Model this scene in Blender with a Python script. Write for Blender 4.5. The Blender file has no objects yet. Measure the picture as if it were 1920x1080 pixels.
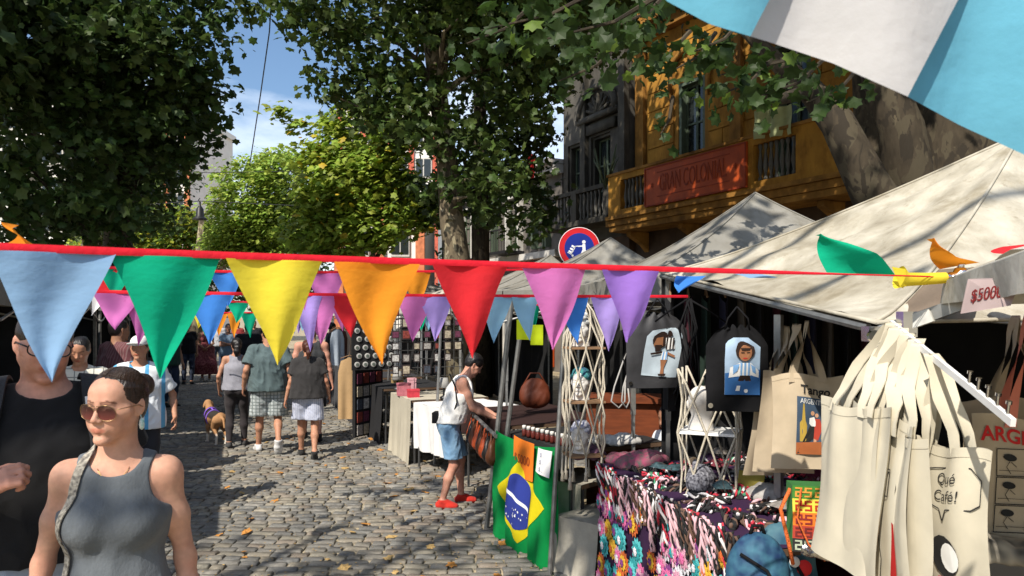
import bpy, bmesh, math, random
import numpy as np
from mathutils import Vector, Matrix, Euler
R = math.radians
rnd = random.Random(7)
nr = np.random.RandomState(11)
scene = bpy.context.scene
COL = scene.collection
# ---------------------------------------------------------------- camera
CAMZ, F, CX, HY = 1.82, 1386.7, 960.0, 595.0
cam_d = bpy.data.cameras.new('camera')
cam = bpy.data.objects.new('camera', cam_d); COL.objects.link(cam)
cam.location = (0, 0, CAMZ); cam.rotation_euler = (R(90), 0, 0)
cam_d.sensor_width = 36; cam_d.lens = 26.0; cam_d.shift_y = 55/1920
cam_d.clip_start = 0.05; cam_d.clip_end = 2000
cam_d.dof.use_dof = True; cam_d.dof.focus_distance = 5.0; cam_d.dof.aperture_fstop = 9.0
scene.camera = cam
# ---------------------------------------------------------------- light
SUN_DIR = Vector((-0.34, -0.60, 0.72)).normalized()      # towards the sun
SUN_EL = math.asin(SUN_DIR.z); SUN_AZ = math.atan2(SUN_DIR.x, SUN_DIR.y)
world = bpy.data.worlds.new('World'); scene.world = world; world.use_nodes = True
wt = world.node_tree; wn = wt.nodes; wn.clear()
w_out = wn.new('ShaderNodeOutputWorld'); w_bg = wn.new('ShaderNodeBackground')
w_sky = wn.new('ShaderNodeTexSky'); w_sky.sky_type = 'NISHITA'; w_sky.sun_disc = False
w_sky.sun_elevation = SUN_EL; w_sky.sun_rotation = SUN_AZ % (2*math.pi)
w_sky.air_density = 1.0; w_sky.dust_density = 0.8; w_sky.ozone_density = 1.5
w_bg.inputs['Strength'].default_value = 0.104
w_tc = wn.new('ShaderNodeTexCoord'); w_map = wn.new('ShaderNodeMapping')
w_map.inputs['Scale'].default_value = (1.3, 1.0, 3.6); w_map.inputs['Location'].default_value = (0.35, 0.1, 0.42)
w_no = wn.new('ShaderNodeTexNoise'); w_no.inputs['Scale'].default_value = 2.1; w_no.inputs['Detail'].default_value = 9; w_no.inputs['Roughness'].default_value = 0.55
w_rp = wn.new('ShaderNodeValToRGB'); w_rp.color_ramp.elements[0].position = 0.46; w_rp.color_ramp.elements[1].position = 0.76; w_rp.color_ramp.elements[0].color = (.05,.05,.05,1)
w_mx = wn.new('ShaderNodeMix'); w_mx.data_type = 'RGBA'
w_sat = wn.new('ShaderNodeHueSaturation'); w_sat.inputs['Saturation'].default_value = 1.22
w_mx.inputs[7].default_value = (10.4, 10.9, 11.6, 1)
wl = wt.links
wl.new(w_tc.outputs['Generated'], w_map.inputs['Vector']); wl.new(w_map.outputs[0], w_no.inputs['Vector'])
wl.new(w_no.outputs['Fac'], w_rp.inputs[0]); wl.new(w_rp.outputs[0], w_mx.inputs[0])
wl.new(w_sky.outputs[0], w_sat.inputs['Color']); wl.new(w_sat.outputs[0], w_mx.inputs[6])
wl.new(w_mx.outputs[2], w_bg.inputs['Color']); wl.new(w_bg.outputs[0], w_out.inputs[0])
sun_d = bpy.data.lights.new('sun', 'SUN'); sun_d.energy = 4.6; sun_d.angle = R(0.53); sun_d.color = (1.0, 0.93, 0.82)
sun = bpy.data.objects.new('sun', sun_d); COL.objects.link(sun)
sun.rotation_euler = SUN_DIR.to_track_quat('Z', 'Y').to_euler()
scene.view_settings.view_transform = 'Standard'; scene.view_settings.look = 'None'
scene.view_settings.exposure = 0.55; scene.view_settings.gamma = 1.0
scene.view_settings.use_curve_mapping = False
scene.cycles.max_bounces = 7; scene.cycles.diffuse_bounces = 2; scene.cycles.transparent_max_bounces = 6
scene.cycles.use_denoising = True
# ---------------------------------------------------------------- helpers
def at(px, py, d):
    return Vector(((px-CX)/F*d, d, CAMZ+(HY-py)/F*d))
def tag(o, label=None, cat=None, group=None, kind=None):
    if label: o['label'] = label
    if cat: o['category'] = cat
    if group: o['group'] = group
    if kind: o['kind'] = kind
    return o
ORD = ['first','second','third','fourth','fifth','sixth','seventh','eighth','ninth','tenth','eleventh','twelfth','thirteenth','fourteenth','fifteenth']
def empty(name, loc=(0,0,0), rz=0.0, **k):
    o = bpy.data.objects.new(name, None); COL.objects.link(o)
    o.location = loc; o.rotation_euler = (0, 0, rz); o.empty_display_size = 0.1
    tag(o, **k); return o
def add_mesh(name, me, mats, parent=None, loc=None, **k):
    o = bpy.data.objects.new(name, me); COL.objects.link(o)
    if mats is not None:
        for m in (mats if isinstance(mats, (list, tuple)) else [mats]): me.materials.append(m)
    if parent: o.parent = parent
    if loc is not None: o.location = loc
    tag(o, **k); return o
def copy_tree(o, parent=None):
    c = o.copy(); COL.objects.link(c)
    if parent: c.parent = parent
    for ch in list(o.children): copy_tree(ch, c)
    return c
def np_mesh(name, V, Fc, smooth=True):
    """V (n,3), Fc (m,k) constant-size polygons"""
    V = np.asarray(V, np.float32); Fc = np.asarray(Fc, np.int32)
    me = bpy.data.meshes.new(name); n, (m, k) = len(V), Fc.shape
    me.vertices.add(n); me.vertices.foreach_set('co', V.ravel())
    me.loops.add(m*k); me.loops.foreach_set('vertex_index', Fc.ravel())
    me.polygons.add(m); me.polygons.foreach_set('loop_start', np.arange(0, m*k, k, dtype=np.int32))
    me.polygons.foreach_set('loop_total', np.full(m, k, np.int32))
    me.polygons.foreach_set('use_smooth', np.full(m, smooth, bool))
    me.update(calc_edges=True); return me
def set_col(me, C, name='Col'):
    a = me.color_attributes.new(name, 'FLOAT_COLOR', 'POINT')
    C = np.asarray(C, np.float32)
    if C.shape[1] == 3: C = np.c_[C, np.ones(len(C), np.float32)]
    a.data.foreach_set('color', C.ravel())
class MB:
    """collects simple shapes, each with a material slot, into ONE mesh"""
    def __init__(s): s.v = []; s.f = []; s.m = []; s.uv = {}
    def add(s, V, Fs, mi=0):
        b = len(s.v); s.v += [tuple(v) for v in V]
        for f in Fs: s.f.append(tuple(i+b for i in f)); s.m.append(mi)
        return s
    def box(s, c, size, mi=0, M=None):
        hx, hy, hz = size[0]/2, size[1]/2, size[2]/2; c = Vector(c)
        V = [Vector((x, y, z)) for x in (-hx, hx) for y in (-hy, hy) for z in (-hz, hz)]
        if M is not None: V = [M @ v for v in V]
        return s.add([c+v for v in V], [(0,1,3,2),(4,6,7,5),(0,4,5,1),(2,3,7,6),(0,2,6,4),(1,5,7,3)], mi)
    def tube(s, pts, r, n=8, mi=0, cap=True, flat=1.0):
        pts = [Vector(p) for p in pts]; rs = r if isinstance(r, (list, tuple)) else [r]*len(pts)
        V = []; up = Vector((0,0,1)); prev = None
        for i, p in enumerate(pts):
            t = (pts[min(i+1, len(pts)-1)]-pts[max(i-1, 0)])
            if t.length < 1e-9: t = Vector((0,0,1))
            t.normalize()
            if prev is None:
                a = t.cross(up if abs(t.z) < .95 else Vector((1,0,0))).normalized()
            else:
                a = prev - t*prev.dot(t)
                a = a.normalized() if a.length > 1e-6 else t.orthogonal().normalized()
            prev = a; b = t.cross(a)
            for k in range(n):
                an = 2*math.pi*k/n
                V.append(p + a*math.cos(an)*rs[i] + b*math.sin(an)*rs[i]*flat)
        Fs = []
        for i in range(len(pts)-1):
            for k in range(n):
                k2 = (k+1) % n
                Fs.append((i*n+k, i*n+k2, (i+1)*n+k2, (i+1)*n+k))
        if cap: Fs.append(tuple(range(n-1, -1, -1))); Fs.append(tuple(range((len(pts)-1)*n, len(pts)*n)))
        return s.add(V, Fs, mi)
    def lathe(s, prof, c=(0,0,0), n=16, mi=0, M=None):
        V = []; c = Vector(c)
        for r_, z in prof:
            for k in range(n):
                v = Vector((r_*math.cos(2*math.pi*k/n), r_*math.sin(2*math.pi*k/n), z))
                V.append(c + (M @ v if M is not None else v))
        Fs = [(i*n+k, i*n+(k+1) % n, (i+1)*n+(k+1) % n, (i+1)*n+k) for i in range(len(prof)-1) for k in range(n)]
        Fs.append(tuple(range(n-1, -1, -1))); Fs.append(tuple(range((len(prof)-1)*n, len(prof)*n)))
        return s.add(V, Fs, mi)
    def grid(s, fn, nu, nv, mi=0):
        V = [fn(i/nu, j/nv) for j in range(nv+1) for i in range(nu+1)]
        Fs = [(j*(nu+1)+i, j*(nu+1)+i+1, (j+1)*(nu+1)+i+1, (j+1)*(nu+1)+i) for j in range(nv) for i in range(nu)]
        return s.add(V, Fs, mi)
    def poly(s, pts, mi=0): return s.add(pts, [tuple(range(len(pts)))], mi)
    def prism(s, pts2, o, ax, ay, an, th, mi=0):
        """2D outline extruded: o + x*ax + y*ay, thickness th along an"""
        o, ax, ay, an = Vector(o), Vector(ax), Vector(ay), Vector(an)
        n = len(pts2); A = [o+ax*x+ay*y for x, y in pts2]; B = [p+an*th for p in A]
        Fs = [tuple(range(n)), tuple(range(2*n-1, n-1, -1))] + [(i, i+n, (i+1) % n+n, (i+1) % n) for i in range(n)]
        return s.add(A+B, Fs, mi)
    def build(s, name, mats, parent=None, loc=None, smooth=False, **k):
        me = bpy.data.meshes.new(name); me.from_pydata([tuple(v) for v in s.v], [], s.f)
        me.polygons.foreach_set('material_index', s.m)
        if smooth: me.polygons.foreach_set('use_smooth', [True]*len(s.f))
        me.update()
        o = add_mesh(name, me, mats, parent, loc, **k)
        if smooth == 'auto': o.data.set_sharp_from_angle(angle=R(40))
        return o
# value noise -------------------------------------------------------------
_H = np.random.RandomState(5).rand(64, 64, 64).astype(np.float32)
def vnoise(P, sc=(1,1,1), seed=0):
    P = np.asarray(P, np.float32)*np.asarray(sc, np.float32) + seed*7.31
    I = np.floor(P).astype(int); f = P-I; f = f*f*(3-2*f); I &= 63; J = (I+1) & 63
    x0, y0, z0 = I.T; x1, y1, z1 = J.T; fx, fy, fz = f.T
    a = _H[x0,y0,z0]*(1-fx)+_H[x1,y0,z0]*fx; b = _H[x0,y1,z0]*(1-fx)+_H[x1,y1,z0]*fx
    c = _H[x0,y0,z1]*(1-fx)+_H[x1,y0,z1]*fx; d = _H[x0,y1,z1]*(1-fx)+_H[x1,y1,z1]*fx
    return ((a*(1-fy)+b*fy)*(1-fz)+(c*(1-fy)+d*fy)*fz)*2-1
# materials ---------------------------------------------------------------
def mat(name, col, rough=0.8, var=0.15, scale=6.0, bump=0.0, bscale=60.0, metal=0.0, attr=None, trans=0.0,
        spec=0.3, stretch=None, sss=0.0, col2=None, detail=6.0, sheen=0.0, obj=True, coat=0.0):
    m = bpy.data.materials.new(name); m.use_nodes = True; nt = m.node_tree; N = nt.nodes; L = nt.links
    b = N['Principled BSDF']; b.inputs['Roughness'].default_value = rough; b.inputs['Metallic'].default_value = metal
    b.inputs['Specular IOR Level'].default_value = spec
    if sheen: b.inputs['Sheen Weight'].default_value = sheen
    if coat: b.inputs['Coat Weight'].default_value = coat
    if sss:
        b.inputs['Subsurface Weight'].default_value = sss; b.inputs['Subsurface Radius'].default_value = (1.0, .35, .2)
        b.inputs['Subsurface Scale'].default_value = 0.008
    tc = N.new('ShaderNodeTexCoord'); src = tc.outputs['Object' if obj else 'Generated']
    if stretch:
        mp = N.new('ShaderNodeMapping'); mp.inputs['Scale'].default_value = stretch; L.new(src, mp.inputs[0]); src = mp.outputs[0]
    no = N.new('ShaderNodeTexNoise'); no.inputs['Scale'].default_value = scale; no.inputs['Detail'].default_value = detail
    L.new(src, no.inputs['Vector'])
    mx = N.new('ShaderNodeMix'); mx.data_type = 'RGBA'
    c1 = tuple(max(0, c*(1-var)) for c in col[:3])+(1,); c2 = tuple(min(1, c*(1+var)) for c in col[:3])+(1,)
    if col2: c2 = tuple(col2[:3])+(1,)
    mx.inputs[6].default_value = c1; mx.inputs[7].default_value = c2
    rp = N.new('ShaderNodeMapRange'); rp.inputs['From Min'].default_value = .3; rp.inputs['From Max'].default_value = .7
    L.new(no.outputs['Fac'], rp.inputs[0]); L.new(rp.outputs[0], mx.inputs[0])
    out = mx.outputs[2]
    if attr:
        a = N.new('ShaderNodeAttribute'); a.attribute_name = attr
        mm = N.new('ShaderNodeMix'); mm.data_type = 'RGBA'; mm.blend_type = 'MULTIPLY'; mm.inputs[0].default_value = 1
        L.new(out, mm.inputs[6]); L.new(a.outputs['Color'], mm.inputs[7]); out = mm.outputs[2]
    L.new(out, b.inputs['Base Color'])
    if bump:
        n2 = N.new('ShaderNodeTexNoise'); n2.inputs['Scale'].default_value = bscale; n2.inputs['Detail'].default_value = 5
        L.new(src, n2.inputs['Vector'])
        bp = N.new('ShaderNodeBump'); bp.inputs['Strength'].default_value = bump; bp.inputs['Distance'].default_value = 0.01
        L.new(n2.outputs['Fac'], bp.inputs['Height']); L.new(bp.outputs[0], b.inputs['Normal'])
    if trans:
        t = N.new('ShaderNodeBsdfTranslucent'); L.new(out, t.inputs['Color']); ms = N.new('ShaderNodeMixShader')
        ms.inputs[0].default_value = trans; L.new(b.outputs[0], ms.inputs[1]); L.new(t.outputs[0], ms.inputs[2])
        L.new(ms.outputs[0], N['Material Output'].inputs['Surface'])
    return m
_mc = {}
def stain(m, dark=(.35,.30,.22), scale=1.6, lo=.50, hi=.72, amt=.7, stretch=(1,1,.5), loc=(3,1,0), detail=8):
    """dirt and wear: mixes a multiply tint where a broken noise is high"""
    nt = m.node_tree; N = nt.nodes; L = nt.links; b = N['Principled BSDF']; ln = b.inputs['Base Color'].links; out = ln[0].from_socket
    tc = N.new('ShaderNodeTexCoord'); mp = N.new('ShaderNodeMapping'); mp.inputs['Scale'].default_value = stretch; mp.inputs['Location'].default_value = loc; L.new(tc.outputs['Object'], mp.inputs[0])
    no = N.new('ShaderNodeTexNoise'); no.inputs['Scale'].default_value = scale; no.inputs['Detail'].default_value = detail; no.inputs['Roughness'].default_value = .65; L.new(mp.outputs[0], no.inputs['Vector'])
    rp = N.new('ShaderNodeMapRange'); rp.inputs['From Min'].default_value = lo; rp.inputs['From Max'].default_value = hi; rp.inputs['To Max'].default_value = amt; L.new(no.outputs['Fac'], rp.inputs[0])
    mx = N.new('ShaderNodeMix'); mx.data_type = 'RGBA'; mx.blend_type = 'MULTIPLY'; mx.inputs[7].default_value = tuple(dark)+(1,); L.new(rp.outputs[0], mx.inputs[0]); L.new(out, mx.inputs[6])
    for l in list(out.links):
        if l.to_node != mx: ts = l.to_socket; L.remove(l); L.new(mx.outputs[2], ts)
    return m
def M_(key, *a, **k):
    if key not in _mc: _mc[key] = mat(key, *a, **k)
    return _mc[key]
def dirframe(d):
    d = Vector(d).normalized(); a = d.cross(Vector((0,0,1)) if abs(d.z) < .95 else Vector((1,0,0))).normalized()
    return d, a, d.cross(a)
def uvmap(o, fn):
    """planar UV on an object: fn(co)->(u,v)"""
    me = o.data; uv = me.uv_layers.new(name='UVMap')
    for lp in me.loops: uv.data[lp.index].uv = fn(me.vertices[lp.vertex_index].co)
# ---------------------------------------------------------------- people: bodies grown from a distance field
def v3(*a): return np.array(a, np.float32)
class SD:
    def __init__(s): s.p = []
    def cone(s, a, b, ra, rb=None, ku=1.0, u=(1,0,0), k=.02, sub=False):
        rb = ra if rb is None else rb
        s.p.append(('c', v3(*a), v3(*b), ra, rb, ku, v3(*u)/np.linalg.norm(u), k, sub)); return s
    def ell(s, c, r, rot=None, k=.02, sub=False):
        s.p.append(('e', v3(*c), v3(*r), None if rot is None else np.array(rot, np.float32), None, None, None, k, sub)); return s
    def plane(s, c, n, k=.004):      # keep the side n points away from
        n = v3(*n); s.p.append(('p', v3(*c), n/np.linalg.norm(n), 0, 0, 0, 0, k, None)); return s
    def fn(s, f, k=.004): s.p.append(('f', f, 0, 0, 0, 0, 0, k, None)); return s
    def xf(s, Mx, start=0):          # transform prims from index by 4x4
        Mx = np.array(Mx, np.float32); A = Mx[:3,:3]; t = Mx[:3,3]; sc = float(np.cbrt(np.linalg.det(A))); Rn = A/sc; Ai = np.linalg.inv(A).astype(np.float32)
        for i in range(start, len(s.p)):
            q = list(s.p[i])
            if q[0] == 'c': q[1] = A@q[1]+t; q[2] = A@q[2]+t; q[6] = Rn@q[6]; q[3] *= sc; q[4] *= sc
            elif q[0] == 'e': q[1] = A@q[1]+t; q[2] = q[2]*sc; q[3] = Rn if q[3] is None else Rn@q[3]
            elif q[0] == 'f': q[1] = (lambda P, g=q[1]: g((P-t)@Ai.T)*sc)
            elif q[0] == 'p': q[1] = A@q[1]+t; q[2] = Rn@q[2]
            s.p[i] = tuple(q)
        return s
    def bounds(s):
        lo = v3(9,9,9); hi = -lo
        for q in s.p:
            if q[8] or q[0] in 'pf': continue
            if q[0] == 'c':
                r = max(q[3], q[4])*max(1, q[5]); P = [q[1]-r, q[1]+r, q[2]-r, q[2]+r]
            else: r = max(q[2]); P = [q[1]-r, q[1]+r]
            for x in P: lo = np.minimum(lo, x); hi = np.maximum(hi, x)
        return lo, hi
    def ev(s, P):
        d = np.full(len(P), 9.0, np.float32)
        for q in s.p:
            k = q[7]
            if q[0] == 'c':
                _, a, b, ra, rb, ku, u, _, sub = q
                pa = P-a; ba = b-a; L2 = float(ba@ba)+1e-9
                t = np.clip(pa@ba/L2, 0, 1); e = pa - t[:,None]*ba
                rr = ra+(rb-ra)*t
                if ku != 1.0:
                    l = e@u; e = e - (l*(1-1/ku))[:,None]*u
                x = np.sqrt((e*e).sum(1))-rr
            elif q[0] == 'e':
                _, c, r, rot, _, _, _, _, sub = q
                e = P-c
                if rot is not None: e = e@rot
                n1 = np.sqrt(((e/r)**2).sum(1)); n2 = np.sqrt(((e/(r*r))**2).sum(1))+1e-9
                x = n1*(n1-1)/n2
            elif q[0] == 'p':
                x = (P-q[1])@q[2]; h = np.maximum(k-np.abs(d-x), 0)/k; d = np.maximum(d, x)+h*h*k*.25; continue
            else:
                x = q[1](P); h = np.maximum(k-np.abs(d-x), 0)/k; d = np.maximum(d, x)+h*h*k*.25; continue
            if sub:
                x = -x; h = np.maximum(k-np.abs(d-x), 0)/k; d = np.maximum(d, x)+h*h*k*.25
            else:
                h = np.maximum(k-np.abs(d-x), 0)/k; d = np.minimum(d, x)-h*h*k*.25
        return d
def nets(sd, h, pad=3, lohi=None):
    lo, hi = lohi if lohi else sd.bounds(); lo = lo-h*pad; hi = hi+h*pad
    B = 4; n = (np.ceil((hi-lo)/h/B).astype(int)+1)
    ax = [lo[i]+(np.arange(n[i])+.5)*h*B-h*.5 for i in range(3)]
    G = np.stack(np.meshgrid(*ax, indexing='ij'), -1).reshape(-1, 3).astype(np.float32)
    dc = sd.ev(G); near = np.abs(dc) < h*B*1.35
    big = np.repeat(np.repeat(np.repeat(dc.reshape(n), B, 0), B, 1), B, 2)
    msk = np.repeat(np.repeat(np.repeat(near.reshape(n), B, 0), B, 1), B, 2)
    I = np.argwhere(msk); P = (lo+I*h).astype(np.float32)
    big[msk] = np.concatenate([sd.ev(P[i:i+200000]) for i in range(0, len(P), 200000)])
    Fd = big; S = Fd < 0; N = Fd.shape
    cnt = np.zeros(int(np.prod(N)), np.int32); vid = cnt
    keys = []; pts = []; quads = []
    st = np.array([N[1]*N[2], N[2], 1], np.int64)
    for a in range(3):
        sl0 = [slice(None)]*3; sl1 = [slice(None)]*3; sl0[a] = slice(0, -1); sl1[a] = slice(1, None)
        c = S[tuple(sl0)] != S[tuple(sl1)]
        E = np.argwhere(c); b, c2 = [(1,2),(2,0),(0,1)][a]
        E = E[(E[:,b] > 0) & (E[:,c2] > 0)]
        f0 = Fd[tuple(E.T)]; E1 = E.copy(); E1[:,a] += 1; f1 = Fd[tuple(E1.T)]
        t = f0/(f0-f1); p = E.astype(np.float32); p[:,a] += t
        idx = E@st
        cells = [idx, idx-st[b], idx-st[b]-st[c2], idx-st[c2]]
        for q in cells: keys.append(q); pts.append(p)
        Q = np.stack(cells, 1); fl = f0 < 0
        Q[~fl] = Q[~fl][:, ::-1]; quads.append(Q)
    K = np.concatenate(keys); PT = np.concatenate(pts)
    mk = np.zeros(int(np.prod(N)), bool); mk[K] = True; uk = np.flatnonzero(mk); lut = np.cumsum(mk, dtype=np.int32)-1; inv = lut[K]
    w = np.bincount(inv); V = np.stack([np.bincount(inv, PT[:,i])/w for i in range(3)], 1)
    Q = lut[np.concatenate(quads)]
    return (lo+V*h).astype(np.float32), Q.astype(np.int32)
def vnormals(V, Q):
    a, b, c, d = V[Q[:,0]], V[Q[:,1]], V[Q[:,2]], V[Q[:,3]]
    n = np.cross(c-a, d-b); N = np.zeros_like(V)
    for i in range(4): 
        for j in range(3): N[:,j] += np.bincount(Q[:,i], n[:,j], len(V)).astype(np.float32)
    return N/(np.linalg.norm(N, axis=1, keepdims=True)+1e-9)
def relax(V, Q, it=1, f=.5):
    for _ in range(it):
        S = np.zeros_like(V); c = np.zeros(len(V), np.float32)
        for i in range(4):
            a, b = Q[:,i], Q[:,(i+1) % 4]
            c += np.bincount(a, minlength=len(V))
            for j in range(3): S[:,j] += np.bincount(a, V[b,j], len(V))
            c += np.bincount(b, minlength=len(V))
            for j in range(3): S[:,j] += np.bincount(b, V[a,j], len(V))
        V = V*(1-f)+f*S/c[:,None]
    return V.astype(np.float32)
def ik(a, b, l1, l2, hint):
    a, b = Vector(a), Vector(b); d = b-a; L = d.length
    if L > (l1+l2)*.999: b = a+d*((l1+l2)*.999/L); d = b-a; L = d.length
    x = (l1*l1-l2*l2+L*L)/(2*L); y = math.sqrt(max(l1*l1-x*x, 0)); dn = d/L
    h = Vector(hint); h = (h-dn*h.dot(dn)).normalized()
    return a+dn*x+h*y, b
def hand(sd, W, d, n, side=1, curl=.35, sc=1.0, spread=0.0):
    """palm from wrist W along d, palm facing n, thumb on side*cross(d,n)"""
    W = Vector(W); d = Vector(d).normalized(); n = Vector(n); n = (n-d*n.dot(d)).normalized(); t = d.cross(n)*side
    k = .012*sc
    for o in (-.024, -.008, .009, .026):
        sd.cone(W+t*o*.6*sc+d*.01*sc, W+(d*.082+t*o)*sc, .013*sc, .0115*sc, k=k)
    for j, (o, L) in enumerate(((.030,.068),(.010,.076),(-.010,.070),(-.028,.054))):
        p = W+(d*.085+t*o)*sc; c = curl*(1+.15*j); an = c*.5; L *= sc
        sp = Vector(t)*((1.5-j)*spread)
        for f, r0, r1 in ((.42,.0095,.0088),(.32,.0088,.0082),(.26,.0082,.0068)):
            q = p+(d*math.cos(an)+n*math.sin(an)+sp).normalized()*L*f
            sd.cone(p, q, r0*sc, r1*sc, k=.004*sc); p = q; an += c
    p = W+(d*.022+t*.022)*sc; q = p+(d*.6+t*.7+n*.25).normalized()*.042*sc
    sd.cone(p, q, .014*sc, .0105*sc, k=.01*sc); q2 = q+(d*.85+t*.3+n*(.3+curl*.4)).normalized()*.03*sc
    sd.cone(q, q2, .0105*sc, .0095*sc, k=.004*sc); sd.cone(q2, q2+(d*.9+n*(.3+curl*.5)).normalized()*.024*sc, .0095*sc, .007*sc, k=.004*sc)
def head_prims(sd, fem=False, fat=0.0):
    s0 = len(sd.p); w = 1+fat*.12
    sd.ell((0,.014,.030), (.0735*w,.092,.083), k=.03)
    sd.ell((0,-.022,-.020), (.060*w,.069,.086), k=.03)
    sd.ell((0,-.040,.050), (.052,.044,.040), k=.03)
    jw = .047*w if fem else .054*w
    for s in (-1,1):
        sd.cone((s*jw,.002,-.048), (s*.014,-.072,-.101), .015, .0125, k=.025)
        sd.cone((s*.060*w,-.036,-.012), (s*.036,-.069,-.020), .0135, .0135, k=.025)
        sd.ell((s*.034,-.060,-.052), (.021,.021,.026), k=.025)
    sd.ell((0,-.083,-.101), (.018,.013,.014), k=.018)
    sd.cone((-.030,-.078,.022), (.030,-.078,.022), .0125 if not fem else .010, k=.016)
    for s in (-1,1): sd.ell((s*.032,-.096,.004), (.019,.013,.0115), k=.014, sub=True)
    for s in (-1,1): sd.ell((s*.032,-.0755,.003), (.0150,.0135,.0125), k=.004)
    sd.cone((0,-.084,.012), (0,-.106,-.026), .0075, .0095, k=.010)
    sd.ell((0,-.108,-.030), (.0095,.010,.0085), k=.006)
    for s in (-1,1): sd.ell((s*.0125,-.098,-.034), (.0075,.011,.0070), k=.006)
    for s in (-1,1): sd.ell((s*.0065,-.103,-.0415), (.0035,.006,.003), k=.003, sub=True)
    sd.ell((0,-.084,-.062), (.028,.014,.022), k=.014)
    lp = .0052 if fem else .0038
    for s in (-1,1):
        sd.cone((s*.0265,-.0815,-.0655), (s*.004,-.0935,-.0605), .0018, lp*.8, k=.007)
        sd.cone((s*.0245,-.0815,-.0668), (0,-.0930,-.0715), .0018, lp*.95, k=.006)
    sd.cone((-.021,-.0940,-.0660), (.021,-.0940,-.0660), .0014, k=.003, sub=True)
    sd.cone((-.012,-.096,-.0815), (.012,-.096,-.0815), .004, k=.01, sub=True)
    for s in (-1,1):
        rot = np.array(Euler((R(-12), 0, R(-s*22))).to_matrix())
        sd.ell((s*.077*w,.012,-.006), (.0075,.018,.031), rot, k=.006)
        sd.ell((s*.086*w,.006,-.004), (.006,.010,.017), rot, k=.006, sub=True)
    return s0
def head_tint(Ph, C, fem=False, brow=(.25,.16,.1), lip=(.95,.55,.52), beard=None, makeup=0.0, lids=True):
    x, y, z = np.abs(Ph[:,0]), Ph[:,1], Ph[:,2]; fr = y < -.055
    def app(m, col): 
        m = np.clip(m, 0, 1)[:,None]; C[:] = C*(1-m)+np.array(col, np.float32)*C*m
    if beard is not None:
        m = np.clip((-.028-z)/.02, 0, 1)*np.clip((.03-y)/.03, 0, 1)*(np.linalg.norm(Ph, axis=1) < .135)
        app(m*.75, beard)
    e = (x/.0290)**2+((z+.0655)/(.0115 if fem else .0088))**2
    app(np.clip((1-e)*2.2, 0, 1)*(y < -.070), lip)
    arch = .024+.006*np.clip((x-.012)/.02, 0, 1)-.008*np.clip((x-.034)/.018, 0, 1)
    b = 1-(np.abs(z-arch)/(.0036 if fem else .0048))**2
    app(np.clip(b*1.5, 0, 1)*(x > .011)*(x < .052)*fr*.85, brow)
    if lids:
        l = 1-(np.abs(z-(-.0015))/.0022)**2
        app(np.clip(l*1.4, 0, 1)*(x > .019)*(x < .045)*fr*.9, (.16,.10,.09))
    ck = np.exp(-(((x-.040)/.020)**2+((z+.030)/.020)**2))*(y < -.02)
    app(ck*.35, (1.0,.72,.68)); app(np.exp(-((x/.012)**2+((z+.034)/.012)**2))*fr*.35, (1.0,.74,.70))
def skin_mat(key, col, rough=.56):
    return M_(key, col, rough=rough, var=.09, scale=55, bump=.14, bscale=420, attr='Col', sss=.10, spec=.30)
def hair_mat(key, col, rough=.38):
    return M_(key, col, rough=rough, var=.45, scale=34, bump=.55, bscale=42, stretch=(6,1,1), spec=.5)
def cloth_mat(key, col, **k):
    a = dict(rough=.9, var=.10, scale=5, bump=.22, bscale=320, spec=.15, sheen=.1); a.update(k); return M_(key, col, **a)
def wrinkle(V, Q, amp, sc, seed):
    N = vnormals(V, Q)
    f = vnoise(V, (sc*1.1, sc*1.1, sc*.45), seed)+.6*vnoise(V@np.array([[.8,0,.6],[0,1,0],[-.6,0,.8]], np.float32), (sc*2.3, sc*2, sc*.9), seed+3)
    ridged = 1-2*np.abs(f)
    return V+N*(ridged*amp)[:,None]
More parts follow.
